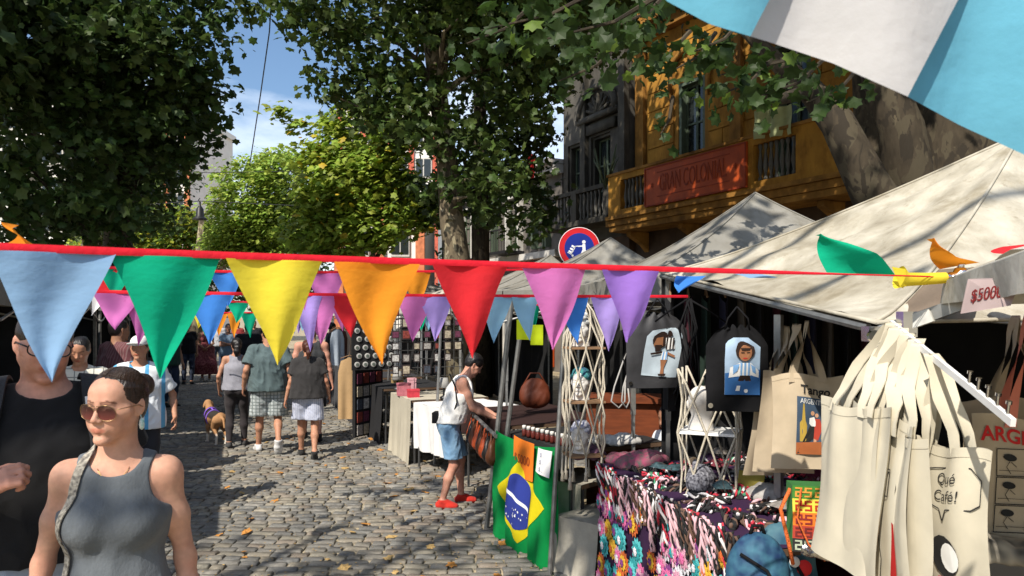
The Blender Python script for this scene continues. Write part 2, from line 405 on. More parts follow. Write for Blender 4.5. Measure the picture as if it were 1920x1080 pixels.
def person(label, loc, rz, H, h=.008, fem=False, fat=0.0, pose=None, skin=(.50,.30,.21), skinkey='skin_fair', wear=None,
           hair=None, head=(0,0,0), cat='person', group=None, hands=True, bust=0.0, face=None, shoe=None, legs=True, detail=None, root=None):
    """wear: list of (name, material, spec) ; coordinates in a 1.70 m body facing -Y"""
    P = dict(pelvis=(0,0,.95), waist=(0,0,1.07), chest=(0,0,1.25), nb=(0,.012,1.405), hc=(0,-.012,1.585),
             sl=(.160,.010,1.375), sr=(-.160,.010,1.375), wl=(.235,-.03,.86), wr=(-.235,-.03,.86), hl=(.085,0,.90), hr=(-.085,0,.90),
             al=(.095,.01,.085), ar=(-.095,.01,.085), eh_l=(.3,1,0), eh_r=(-.3,1,0), tl=(.15,-1,0), tr=(-.15,-1,0),
             hdl=None, hdr=None, hnl=(-1,0,0), hnr=(1,0,0), cl=.45, cr=.45, kh_l=(.1,-1,0), kh_r=(-.1,-1,0))
    if not fem: P.update(sl=(.185,.01,1.385), sr=(-.185,.01,1.385), wl=(.27,-.03,.87), wr=(-.27,-.03,.87))
    P.update(pose or {})
    for q in list(P):
        if isinstance(P[q], tuple): P[q] = Vector(P[q])
    g = fat; fl = 1.0 if not fem else .81
    el_l, wl = ik(P['sl'], P['wl'], .285, .25, P['eh_l']); el_r, wr = ik(P['sr'], P['wr'], .285, .25, P['eh_r'])
    kn_l, al = ik(P['hl'], P['al'], .425, .405, P['kh_l']); kn_r, ar = ik(P['hr'], P['ar'], .425, .405, P['kh_r'])
    J = dict(el_l=el_l, el_r=el_r, wl=wl, wr=wr, kn_l=kn_l, kn_r=kn_r, al=al, ar=ar, **{k: P[k] for k in ('pelvis','waist','chest','nb','hc','sl','sr','hl','hr')})
    lat = (P['sl']-P['sr']); lat.z = 0; lat.normalize(); latp = (P['hl']-P['hr']); latp.z = 0; latp.normalize()
    fwd = Vector((lat.y, -lat.x, 0)); fwdp = Vector((latp.y, -latp.x, 0))
    def torso(sd, e=0.0, k=.05):
        sd.cone(P['pelvis']-Vector((0,0,.03)), P['pelvis']+Vector((0,0,.03)), .098+g*.03+e, .094+g*.03+e, ku=1.5 if fem else 1.38, u=latp, k=k)
        sd.cone(P['pelvis'], P['waist'], .098+g*.035+e, (.080 if fem else .094)+g*.045+e, ku=1.36, u=latp, k=k)
        sd.cone(P['waist'], P['chest'], (.080 if fem else .094)+g*.045+e, (.094 if fem else .110)+g*.02+e, ku=1.34, u=lat, k=k)
        sd.cone(P['chest'], P['chest']+(P['nb']-P['chest'])*.55, (.094 if fem else .110)+g*.015+e, (.080 if fem else .092)+e, ku=1.5, u=lat, k=k)
        sd.cone(P['sl'].lerp(P['sr'], .12)+Vector((0,0,-.005)), P['sr'].lerp(P['sl'], .12)+Vector((0,0,-.005)), .052*fl+.004+e, k=.05)
        for s, S in ((1, P['sl']), (-1, P['sr'])):
            sd.cone(P['nb']+Vector((0,.01,.035)), S+Vector((0,.004,.0)), .022+e, .034*fl+e, k=.035)
            if not fem: sd.ell(P['chest']+lat*s*.07+fwd*.062+Vector((0,0,.03)), (.075+e,.045+e,.06+e), k=.05)
            elif bust: sd.ell(P['chest']+lat*s*.068+fwd*(.070+bust*.03)+Vector((0,0,-.01)), (.055+e,.050+bust*.02+e,.058+e), k=.035)
            sd.ell(P['pelvis']+latp*s*.075-fwdp*.062+Vector((0,0,-.055)), (.082+g*.02+e,.072+g*.02+e,.085+e), k=.04)
        if g > 0: sd.ell(P['waist']+fwd*(.03+g*.03)+Vector((0,0,-.03)), (.10+g*.04+e,.075+g*.06+e,.10+e), k=.05)
    def arm(sd, s, e=0.0, upto=None, k=.03, flare=0.0):
        S, E, W = (P['sl'], el_l, wl) if s > 0 else (P['sr'], el_r, wr)
        sd.ell(S+Vector((s*.004,0,-.008)), ((.048 if not fem else .044)*fl+g*.006+e, .050*fl+e, .056*fl+e), k=.03)
        if upto is None:
            sd.cone(S, S.lerp(E, .5), .047*fl+g*.008+e, .043*fl+g*.008+e, k=k); sd.cone(S.lerp(E, .5), E, .043*fl+g*.008+e, .035*fl+e, k=k)
            sd.cone(E, E.lerp(W, .35), .036*fl+e, .038*fl+g*.004+e, k=.025); sd.cone(E.lerp(W, .35), W, .038*fl+e, .0255*fl+.001+e, k=.02)
        else:
            if upto <= 1: sd.cone(S, S.lerp(E, upto), .048*fl+g*.008+e, .046*fl+g*.008+e+flare, k=k)
            else:
                sd.cone(S, E, .048*fl+g*.008+e, .040*fl+e+flare, k=k); sd.cone(E, E.lerp(W, upto-1), .040*fl+e+flare, .032*fl+e+flare, k=k)
            
    def leg(sd, s, e=0.0, k=.03, full=True):
        Hh, K, A = (P['hl'], kn_l, al) if s > 0 else (P['hr'], kn_r, ar)
        sd.cone(Hh, Hh.lerp(K, .5), .082+g*.02+e, .068+g*.012+e, k=.04); sd.cone(Hh.lerp(K, .5), K, .068+g*.01+e, .050+e, k=k)
        if full:
            bk = (Hh-K).normalized().cross((A-K).normalized())
            back = -fwdp
            sd.cone(K, K.lerp(A, .38)+back*.014, .049+e, .050+g*.004+e, k=.03); sd.cone(K.lerp(A, .38)+back*.012, A, .049+e, .031+e, k=.03)
            sd.ell(K+fwdp*.018, (.036+e,.034+e,.044+e), k=.02)
    def foot(sd, s, e=0.0, k=.02):
        A, T = (al, P['tl']) if s > 0 else (ar, P['tr']); T = Vector(T).normalized()
        hz = Vector((0,0,1)); up = hz-T*T.z; 
        u = T.cross(hz).normalized(); dn = u.cross(T)   # up in the foot frame
        if dn.z < 0: dn = -dn
        sd.cone(A-dn*.045-T*.035, A-dn*.05+T*.04, .032+e, .030+e, k=k); sd.cone(A-dn*.0+T*.0, A-dn*.052+T*.11, .033+e, .024+e, ku=1.25, u=u, k=k)
        sd.cone(A-dn*.055+T*.07, A-dn*.060+T*.145, .026+e, .020+e, ku=1.65, u=u, k=k)
        sd.plane(A-dn*(.085+e*.6), -dn) if False else None
        return A, T, dn, u
    sd = SD(); torso(sd)
    for s in (1,-1): arm(sd, s)
    if legs:
        for s in (1,-1): leg(sd, s); foot(sd, s)
    if hands:
        for s, W, E, hd, hn, c in ((1, wl, el_l, P['hdl'], P['hnl'], P['cl']), (-1, wr, el_r, P['hdr'], P['hnr'], P['cr'])):
            hand(sd, W, hd if hd is not None else (W-E), hn, side=-s if hd is None else -s, curl=c, sc=.95 if fem else 1.05)
    hm = Matrix.Translation(P['hc']) @ Euler((R(head[1]), R(head[2]), R(head[0])), 'XYZ').to_matrix().to_4x4() @ Matrix.Scale(.915 if fem else .96, 4)
    nkr = .050 if fem else .060+g*.006
    sd.cone(P['nb']-Vector((0,0,.02)), Vector(hm@Vector((0,.014,-.045))), nkr+.006, nkr-.002, k=.035)
    hs = head_prims(sd, fem, fat); sd.xf(hm, hs)
    s_ = H/1.70
    root = root or empty('person', loc, rz, label=label, cat=cat, group=group)
    V, Q = nets(sd, h)
    Hi = np.array(hm.inverted(), np.float32); Ph = V@Hi[:3,:3].T+Hi[:3,3]
    C = np.ones((len(V), 3), np.float32)
    hmask = np.linalg.norm(Ph, axis=1) < .15
    Ch = C[hmask]; head_tint(Ph[hmask], Ch, fem, **(face or {})); C[hmask] = Ch
    # knuckles, knees and elbows a little redder
    for p, r_ in ((el_l,.05),(el_r,.05),(kn_l,.07),(kn_r,.07),(wl+(wl-el_l).normalized()*.1,.07),(wr+(wr-el_r).normalized()*.1,.07)):
        m = np.exp(-(((V-np.array(p, np.float32))**2).sum(1))/r_**2)[:,None]*.45; C = C*(1-m)+C*np.array((1,.84,.80), np.float32)*m
    C *= (1+.06*vnoise(V, (14,14,14), 3)+.05*vnoise(V, (60,60,60), 4))[:,None]; C[:,1:] *= (1+.05*vnoise(V, (30,30,30), 9))[:,None]
    me = np_mesh('body', V*s_, Q); set_col(me, C)
    add_mesh('body', me, skin_mat(skinkey, skin), root)
    ctx = dict(P=P, J=J, torso=torso, arm=arm, leg=leg, foot=foot, lat=lat, fwd=fwd, latp=latp, fwdp=fwdp, hm=hm, fem=fem, g=g)
    items = []
    for name, m, fnc, amp in (wear or []):
        if name in ('shoes', 'trainers'): items += [('shoe', m, (lambda s, c, f=fnc, q=q: f(s, c, q)), amp) for q in (1, -1)]
        else: items.append((name, m, fnc, amp))
    for name, m, fnc, amp in items:
        s = SD(); r = fnc(s, ctx)
        Vw, Qw = nets(s, h)
        if len(Vw) == 0: continue
        if amp: Vw = wrinkle(Vw, Qw, amp, 14, len(name)+H*10)
        add_mesh(name, np_mesh(name, Vw*s_, Qw), m, root)
    if hair:
        s = SD(); hair[1](s, ctx)
        s.xf(hm)
        if len(hair) > 2: hair[2](s, ctx)
        Vw, Qw = nets(s, h*.9)
        N = vnormals(Vw, Qw); hl_ = Vw@Hi[:3,:3].T+Hi[:3,3]
        Vw = relax(Vw, Qw, 2) + N*(vnoise(hl_, (160,22,30), 2)*.0013+vnoise(hl_, (60,14,16), 5)*.001)[:,None]
        add_mesh('hair', np_mesh('hair', Vw*s_, Qw), hair[0], root)
    return root, hm, s_, ctx
# garments -----------------------------------------------------------------
def g_tee(e=.010, hem=.86, sleeve=.55, loose=.01, neck=.075, cutarms=True, flare=.012, back=0):
    def f(s, c):
        P, J = c['P'], c['J']; c['torso'](s, e, .04)
        s.cone(Vector(P['chest'])-Vector((0,0,.05)), Vector((P['pelvis'].x, P['pelvis'].y, hem-.05)), .112+c['g']*.035+loose+e*.5 if not c['fem'] else .098+c['g']*.04+loose, .108+c['g']*.05+loose+e if not c['fem'] else .102+c['g']*.05+loose+e, ku=1.42, u=c['lat'], k=.06)
        s.plane((P['pelvis'].x, P['pelvis'].y, hem), (0,0,-1))
        n = len(s.p)
        for sg in (1,-1):
            S, E, W = (P['sl'], J['el_l'], J['wl']) if sg > 0 else (P['sr'], J['el_r'], J['wr'])
            a = SD(); c['arm'](a, sg, e, upto=sleeve+.12, flare=flare)
            if sleeve <= 1: q = S.lerp(E, sleeve); d = (E-S).normalized()
            else: q = E.lerp(W, sleeve-1); d = (W-E).normalized()
            a.plane(q, d)
            def ff(Pn, a=a): return a.ev(Pn)
            s.p.append(('u', ff, 0,0,0,0,0, .03, False))
        nb = P['nb']
        s.ell(Vector(nb)+Vector((0,-.012,.045))+c['fwd']*.015, (neck,neck*.95,.052), k=.006, sub=True)
    return f
_oldev = SD.ev
def _ev(s, P):
    if not any(q[0] == 'u' for q in s.p): return _oldev(s, P)
    d = None; t = SD(); 
    d = np.full(len(P), 9.0, np.float32)
    for q in s.p:
        if q[0] == 'u':
            x = q[1](P); k = q[7]; h = np.maximum(k-np.abs(d-x), 0)/k; d = np.minimum(d, x)-h*h*k*.25
        else:
            t.p = [('f', (lambda Pn, d=d: d), 0,0,0,0,0,.004, None)]
            k = q[7]
            if q[0] in 'pf': 
                x = (P-q[1])@q[2] if q[0] == 'p' else q[1](P); h = np.maximum(k-np.abs(d-x), 0)/k; d = np.maximum(d, x)+h*h*k*.25
            else:
                one = SD(); sub = q[8]; one.p = [q[:8]+(False,)]; x = _oldev(one, P)
                if sub: x = -x; h = np.maximum(k-np.abs(d-x), 0)/k; d = np.maximum(d, x)+h*h*k*.25
                else: h = np.maximum(k-np.abs(d-x), 0)/k; d = np.minimum(d, x)-h*h*k*.25
    return d
SD.ev = _ev
_oldb = SD.bounds
def _bd(s):
    t = SD(); t.p = [q for q in s.p if q[0] != 'u']; lo, hi = _oldb(t)
    if any(q[0] == 'u' for q in s.p): lo = lo-v3(.28,.35,.35); hi = hi+v3(.28,.35,.05)
    return lo, hi
SD.bounds = _bd
def g_tank(e=.008, hem=.88, arm_in=.105, low=1.30, neck=.085, neckz=.0, loose=0.0, armr=.085):
    """sleeveless top: torso skin cut by arm holes and a scooped neck"""
    def f(s, c):
        P = c['P']; c['torso'](s, e, .055)
        if loose: s.cone(Vector(P['chest'])-Vector((0,0,.05)), Vector((P['pelvis'].x, P['pelvis'].y, hem-.04)), .10+loose+e, .105+c['g']*.04+loose+e, ku=1.4, u=c['lat'], k=.06)
        s.plane((P['pelvis'].x, P['pelvis'].y, hem), (0,0,-1))
        for sg, S in ((1, P['sl']), (-1, P['sr'])):
            cc = S+c['lat']*sg*(.03)
            s.ell(cc+Vector((0,0,-.005)), (.205-arm_in, .16, armr*1.15), k=.006, sub=True)
            s.ell(cc+Vector((0,0,.08)), (.19-arm_in, .16, armr*1.15), k=.006, sub=True)
        nb = P['nb']
        s.ell(Vector(nb)+c['fwd']*.045+Vector((0,0,.03+neckz)), (neck, .085, .078), k=.006, sub=True)
        s.ell(Vector(nb)+Vector((0,0,.05)), (neck*.95,.09,.05), k=.006, sub=True)
    return f
def g_shorts(e=.018, top=.99, bot=.52, flare=.02, loose=.0):
    def f(s, c):
        P, J = c['P'], c['J']; c['torso'](s, e*.7, .05)
        for sg in (1,-1):
            Hh, K = (P['hl'], J['kn_l']) if sg > 0 else (P['hr'], J['kn_r'])
            t = min(1.2, (Hh.z-bot)/(Hh.z-K.z)+.15) if Hh.z-K.z > .1 else 1.0
            s.cone(Hh, Hh.lerp(K, t), .088+c['g']*.02+e, .072+e+flare+c['g']*.012, k=.03)
            d = (K-Hh).normalized()
        s.plane((0,0,bot), (0,.0,-1)); s.plane((0,0,top), (0,0,1))
    return f
def g_pants(e=.010, top=1.0, bot=.12, loose=0.0):
    def f(s, c):
        P, J = c['P'], c['J']; c['torso'](s, e, .05)
        for sg in (1,-1):
            c['leg'](s, sg, e)
            if not loose: continue
            Hh, K, A = (P['hl'], J['kn_l'], J['al']) if sg > 0 else (P['hr'], J['kn_r'], J['ar'])
            s.cone(Hh, K, .084+c['g']*.02+e, .052+e+loose, k=.035); s.cone(K, K.lerp(A, .38)-c['fwdp']*.012, .052+e+loose, .052+e+loose, k=.03)
            s.cone(K.lerp(A, .38)-c['fwdp']*.012, A, .052+e+loose, .034+e+loose*1.6, k=.03)
        s.plane((0,0,bot), (0,0,-1)); s.plane((0,0,top), (0,0,1))
    return f
def g_skirt(top=1.0, bot=.30, r0=.12, r1=.22, e=.01):
    def f(s, c):
        P = c['P']; s.cone(P['pelvis'], (P['pelvis'].x, P['pelvis'].y, bot-.05), r0, r1, ku=1.3, u=c['latp'], k=.04)
        s.ell(P['pelvis'], (.16,.12,.1), k=.05)
        s.plane((0,0,bot), (0,0,-1)); s.plane((0,0,top), (0,0,1))
        s.fn(lambda Q: -(9+0*Q[:,0]))
    return f
def g_shoe(e=.006, sole=None, top=.12):
    def f(s, c, sg=1):
        A, T, dn, u = c['foot'](s, sg, e)
        s.cone(A-dn*.06+T*.05, A-dn*.07+T*.05, .03, .03, k=.02)
        s.plane(A+Vector((0,0,.012)), (0,0,1))
    return f
def h_cap(th=.010, low=-.02, face=(.064,.085,.080), fc=(0,-.098,-.030), back=-.06):
    """close hair on the skull, open at the face"""
    def f(s, c):
        s.ell((0,.016,.034), (.0735+th,.093+th,.084+th), k=.02)
        s.ell((0,.040,-.025), (.062+th*.6,.060+th*.6,.055), k=.03)
        s.ell(fc, face, k=.008, sub=True)
        s.fn(lambda Q: (low - Q[:,2]) + np.clip((-Q[:,1]-.0)*0, 0, 1) - .065*np.clip((Q[:,1]-.012)/.03, 0, 1))
    return f
def h_pony(*chain, cap=None):
    """cap, then a tail given as (point, radius) in head space; cut of the cap comes first"""
    def f(s, c):
        (cap or h_cap())(s, c)
        t = SD()
        for (a, ra), (b, rb) in zip(chain, chain[1:]): t.cone(a, b, ra, rb, k=.02)
        M4 = np.array(c['hm'].inverted(), np.float32)
        s.tail = t
    def g(s, c):
        t = s.tail; t.xf(c['hm'])
        s.p += t.p
    return f, g
# ---------------------------------------------------------------- street
gm = M_('dry sand and dust in the joints', (.34,.285,.19), rough=.95, var=.3, scale=3, bump=.5, bscale=40)
gb = MB(); gb.grid(lambda u, v: Vector((-60+120*u, -25+95*v, -.006)), 24, 20)
gb.poly([(-500,-300,-.012),(500,-300,-.012),(500,700,-.012),(-500,700,-.012)])
road = gb.build('road', gm, kind='structure')
cob_m = M_('worn granite setts', (.225,.212,.185), rough=.75, var=.32, scale=26, bump=.5, bscale=70, attr='Col', spec=.35)
stain(cob_m, (.55,.52,.50), 1.1, .42, .66, .8, (1,1,1)); stain(cob_m, (.62,.66,.75), 14, .5, .7, .6, (1,1,1), (7,2,0)); stain(gm, (.55,.48,.38), .9, .45, .7, .8, (1,1,1))
def cobble_mesh(seed):
    r_ = random.Random(seed); L, W = 1.0, 1.0
    j = lambda a: r_.uniform(-a, a)
    base = [(-.5+j(.04),-.5+j(.06)),(0+j(.08),-.5+j(.05)),(.5+j(.04),-.5+j(.06)),(.5+j(.05),j(.1)),(.5+j(.04),.5+j(.06)),(j(.08),.5+j(.05)),(-.5+j(.04),.5+j(.06)),(-.5+j(.05),j(.1))]
    V = []; 
    for sc, z in ((1.0,-.02),(.98,.008),(.86,.0165)):
        for x, y in base: V.append((x*sc, y*sc, z+(j(.003) if z > .01 else 0)))
    V.append((j(.1), j(.1), .0185)); Fs = []
    for i in range(2):
        for k in range(8): Fs.append((i*8+k, i*8+(k+1)%8, (i+1)*8+(k+1)%8, (i+1)*8+k))
    T = [(16+k, 16+(k+1)%8, 24, 24) for k in range(8)]
    return np.array(V, np.float32), np.array(Fs+T, np.int32)
cob_var = [cobble_mesh(s) for s in range(9)]
stones = []
y = 3.6; row = 0
while y < 34:
    w = .106*(1+.14*rnd.uniform(-1,1)) if y < 16 else .15
    xl = -.62*y-1.2 if y < 14 else -.62*y; xr = 1.6-.20*y if y < 9 else -.2-.36*(y-9)+1.5
    x = xl + rnd.uniform(0,.2)
    while x < xr:
        l = rnd.uniform(.115,.23)*(1 if y < 16 else 1.2)
        yy = y+.035*math.sin(x*1.9+row*.11)+.02*math.sin(x*5.1+1)
        stones.append((x+l/2, yy, l-.015, w-.014, rnd.randrange(9), rnd.uniform(-.05,.05))); x += l
    y += w; row += 1
def in_view(s): 
    px = CX+s[0]/s[1]*F; py = HY+CAMZ/s[1]*F
    return -10 < px < 1150 and py < 1090
near = sorted([s for s in stones if in_view(s) and not (s[1] < 5.6 and s[0] < -1.65)], key=lambda s: s[1])[:296]
ns = set(near); far = [s for s in stones if s not in ns]
tones = np.array([(1.0,1.0,1.0),(.86,.87,.89),(1.12,1.06,.95),(.72,.75,.80),(1.15,1.12,1.02),(.98,.88,.80),(.80,.83,.86),(1.08,1.06,1.02)])
meshes = []
for i in range(27):
    V, Fq = cob_var[i % 9]; Vs = V.copy(); 
    t = Fq.copy()
    me = bpy.data.meshes.new('cobble'); me.from_pydata(Vs.tolist(), [], [tuple(dict.fromkeys(f)) for f in t.tolist()])
    me.polygons.foreach_set('use_smooth', [True]*len(me.polygons)); set_col(me, np.tile(tones[i % 8]*rnd.uniform(.85,1.15), (len(V),1))); me.materials.append(cob_m)
    me.set_sharp_from_angle(angle=R(50)); meshes.append(me)
for s in near:
    o = bpy.data.objects.new('cobble', meshes[rnd.randrange(27)]); COL.objects.link(o); o.parent = road
    o.location = (s[0], s[1], rnd.uniform(-.004,.003)); o.scale = (s[2], s[3], 1); o.rotation_euler = (rnd.uniform(-.02,.02), rnd.uniform(-.02,.02), s[5])
VV = []; FF = []; CC = []; n0 = 0
for v_i in range(9):
    S = np.array([s[:4]+(s[5],) for s in far if s[4] == v_i]); V, Fq = cob_var[v_i]
    if not len(S): continue
    P = V[None]*np.stack([S[:,2], S[:,3], np.ones(len(S))], 1)[:,None]
    ca, sa = np.cos(S[:,4])[:,None], np.sin(S[:,4])[:,None]
    X = P[...,0]*ca-P[...,1]*sa+S[:,0:1]; Y = P[...,0]*sa+P[...,1]*ca+S[:,1:2]; Z = P[...,2]+nr.uniform(-.004,.003,(len(S),1))
    VV.append(np.stack([X,Y,Z],-1).reshape(-1,3)); FF.append((Fq[None]+(np.arange(len(S))*len(V))[:,None,None]).reshape(-1,4)+n0)
    CC.append(np.repeat(tones[nr.randint(0,8,len(S))]*nr.uniform(.8,1.15,(len(S),1)), len(V), 0)); n0 += len(S)*len(V)
VV = np.concatenate(VV); FF = np.concatenate(FF)
me = bpy.data.meshes.new('far_cobbles')
Ft = FF.copy(); tri = Ft[:,2] == Ft[:,3]
me.from_pydata(VV.tolist(), [], [tuple(f[:3]) if t else tuple(f) for f, t in zip(Ft.tolist(), tri)])
me.polygons.foreach_set('use_smooth', [True]*len(me.polygons)); set_col(me, np.concatenate(CC))
add_mesh('cobbles', me, cob_m, road, kind='stuff')
# ---------------------------------------------------------------- leaves and trees
def star(seed=0):
    a = [(0,-.42),(.17,-.27),(.42,-.24),(.37,.01),(.52,.20),(.25,.25),(0,.55),(-.25,.25),(-.52,.20),(-.37,.01),(-.42,-.24),(-.17,-.27)]
    V = [(0,0,.05)]+[(x, y_, -.06*(x*x+y_*y_)*4) for x, y_ in a]
    Fs = [(0, i, i % 12+1) for i in range(1, 13)]
    return np.array(V, np.float32), np.array(Fs, np.int32)
def simple_leaf():
    V = [(0,-.5,0),(.32,-.05,.07),(0,.55,0),(-.32,-.05,.07)]
    return np.array(V, np.float32), np.array([(0,1,2),(0,2,3)], np.int32)
LEAF = dict(star=star(), simple=simple_leaf())
def leaf_cloud(pts, size, kind='star', seed=1, tint=None, droop=.5, bias=.0):
    """pts (n,3): one leaf at each; returns mesh arrays"""
    rs = np.random.RandomState(seed); V, Fs = LEAF[kind]; n = len(pts)
    nrm = rs.normal(size=(n,3)); nrm[:,2] = np.abs(nrm[:,2])*(1+droop); nrm += np.array(tuple(SUN_DIR))*bias; nrm /= np.linalg.norm(nrm, axis=1, keepdims=True)
    t = rs.normal(size=(n,3)); t[:,2] -= droop; t -= (t*nrm).sum(1, keepdims=True)*nrm; t /= np.linalg.norm(t, axis=1, keepdims=True)
    b = np.cross(nrm, t); sz = size*rs.uniform(.38,1.35,n)[:,None,None]
    P = (V[None,:,0:1]*b[:,None]+V[None,:,1:2]*t[:,None]+V[None,:,2:3]*nrm[:,None])*sz+pts[:,None]
    Q = (Fs[None]+(np.arange(n)*len(V))[:,None,None]).reshape(-1,3)
    c = rs.uniform(.65,1.3,(n,1))*np.ones((1,3)); 
    if tint is not None:
        m = rs.rand(n) < tint[1]; c[m] *= np.array(tint[0])
    c[:,0] *= rs.uniform(.85,1.2,n)
    return P.reshape(-1,3), Q, np.repeat(c, len(V), 0)
def clump_points(ells, n, seed, dens=.30, shell=.35, per=26):
    """leaf positions in sprays through ellipsoids [(centre, radii)]"""
    rs = np.random.RandomState(seed); vol = np.array([np.prod(r_)**.75 for _, r_ in ells]); vol /= vol.sum(); out = []
    tw = []
    for (c, r_), f in zip(ells, vol):
        m = max(3, int(n*f/per))
        d = rs.normal(size=(m,3)); d /= np.linalg.norm(d, axis=1, keepdims=True)
        q = d*(rs.rand(m,1)**shell)*np.array(r_)+np.array(c); tw.append(q)
        for p in q:
            k = rs.poisson(per); s = dens*rs.uniform(.5,1.3)
            out.append(p+rs.normal(size=(k,3))*np.array((s,s,s*.6)))
    return np.concatenate(out), np.concatenate(tw)
def barkmat(key, cols, sc=1.0):
    m = mat(key, cols[0], rough=.9, var=.25, scale=18, bump=.5, bscale=30, stretch=(1,1,.4)); nt = m.node_tree; N = nt.nodes; L = nt.links; b = N['Principled BSDF']
    out = b.inputs['Base Color'].links[0].from_socket; tc = N.new('ShaderNodeTexCoord')
    for i, (c, thr, s_) in enumerate(cols[1:]):
        mp = N.new('ShaderNodeMapping'); mp.inputs['Scale'].default_value = (1,1,.45); mp.inputs['Location'].default_value = (i*3.1,i*1.7,0); L.new(tc.outputs['Object'], mp.inputs[0])
        no = N.new('ShaderNodeTexNoise'); no.inputs['Scale'].default_value = s_*sc; no.inputs['Detail'].default_value = 3; no.inputs['Distortion'].default_value = .6; L.new(mp.outputs[0], no.inputs['Vector'])
        rp = N.new('ShaderNodeMapRange'); rp.inputs['From Min'].default_value = thr; rp.inputs['From Max'].default_value = thr+.025; L.new(no.outputs['Fac'], rp.inputs[0])
        mx = N.new('ShaderNodeMix'); mx.data_type = 'RGBA'; mx.inputs[7].default_value = tuple(c)+(1,); L.new(rp.outputs[0], mx.inputs[0]); L.new(out, mx.inputs[6]); out = mx.outputs[2]
    L.new(out, b.inputs['Base Color']); return m
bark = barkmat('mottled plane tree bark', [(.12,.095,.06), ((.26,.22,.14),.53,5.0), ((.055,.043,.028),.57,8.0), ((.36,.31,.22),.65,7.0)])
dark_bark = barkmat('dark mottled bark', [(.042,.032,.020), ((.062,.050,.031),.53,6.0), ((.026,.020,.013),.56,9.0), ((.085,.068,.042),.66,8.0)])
def leafmat(key, c, tr=.35):
    return M_(key, c, rough=.55, var=.25, scale=1.5, attr='Col', trans=tr, spec=.35)
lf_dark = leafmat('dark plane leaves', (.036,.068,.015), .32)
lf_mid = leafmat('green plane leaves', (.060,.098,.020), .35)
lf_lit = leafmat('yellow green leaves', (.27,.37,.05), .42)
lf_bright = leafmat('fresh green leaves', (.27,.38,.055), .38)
def tree(label, base, trunk_pts, radii, ells, n, size, m, kind='star', seed=1, bk=None, group='plane trees along the street', dens=.3, tint=None, limbs=10, loose=None, per=26, shell=.35, bias=.0):
    root = empty('plane_tree', base, label=label, cat='tree', group=group); B = Vector(base)
    mb = MB(); mb.tube([Vector(p)-B for p in trunk_pts], radii, n=14)
    rs = random.Random(seed)
    pts, tw = clump_points(ells, n, seed, dens, shell, per)
    if loose is not None: pts = np.concatenate([pts, loose])
    # limbs from the trunk towards sprays
    tp = [Vector(p) for p in trunk_pts]
    idx = rs.sample(range(len(tw)), min(limbs, len(tw)))
    for i in idx:
        q = Vector(tw[i].tolist()); lo = [p for p in tp[1:] if p.z < q.z] or [tp[-1]]
        s = min(lo, key=lambda p: (p-q).length); mid = s.lerp(q, .5)+Vector((rs.uniform(-.3,.3), rs.uniform(-.3,.3), rs.uniform(.1,.6)))
        r0 = radii[tp.index(s)]*.42
        mb.tube([s-B, s.lerp(mid, .5)-B+Vector((0,0,.15)), mid-B, mid.lerp(q,.6)-B, q-B], [r0, r0*.75, r0*.5, r0*.25, .012], n=7)
    mb.build('trunk', bk or bark, root, smooth=True)
    V, Q, C = leaf_cloud(pts, size, kind, seed, tint, bias=bias)
    me = np_mesh('crown', V-np.array(base, np.float32), Q, smooth=False); set_col(me, C)
    add_mesh('crown', me, m, root, kind='stuff')
    return root
def E(px, py, d, rx, rz, ry=None):
    """an ellipsoid of foliage centred on a picture position at distance d; radii in metres"""
    p = at(px, py, d); return ((p.x, p.y, p.z), (rx, ry or (rx+rz)/2, rz))
# big dark tree on the left
tree('huge dark leafy plane tree filling the upper left above the left stalls', (-7.9,14.5,0),
     [(-7.9,14.5,0),(-7.8,14.5,2.2),(-7.6,14.4,4.2),(-7.3,14.2,6.5),(-7.0,14.0,9)], [.34,.28,.25,.2,.12],
     [E(120,120,12.5,2.1,1.6), E(250,230,13.5,1.55,1.15), E(60,330,12,1.5,1.1), E(200,360,14.5,1.1,.85), E(330,60,13,1.05,1.1), E(340,215,13.5,.85,.55), E(395,160,13.5,.45,.25), E(310,275,13.5,.75,.35), E(400,20,13.5,.6,.25), E(-40,-120,13,2.0,1.5), E(170,-60,12.6,1.6,1.0), E(110,410,12,1.3,.4)],
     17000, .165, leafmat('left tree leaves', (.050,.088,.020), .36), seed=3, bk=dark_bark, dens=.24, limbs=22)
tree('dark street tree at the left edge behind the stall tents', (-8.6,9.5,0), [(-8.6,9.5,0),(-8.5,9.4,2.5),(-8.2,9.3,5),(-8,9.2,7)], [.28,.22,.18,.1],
     [((-8.6,9.2,6.6),(2.0,2.0,1.6)), ((-9.0,8.2,4.8),(1.4,1.5,1.2)), ((-9.8,11.5,7.6),(2,2,1.5)), ((-7.9,11.0,6.6),(1.4,1.4,1.0)), ((-8.3,12.0,6.2),(1.8,2.6,1.0)), ((-9.5,16,7),(2.5,3,1.2))], 11000, .21, lf_dark, seed=8, bk=dark_bark, dens=.35, limbs=10)
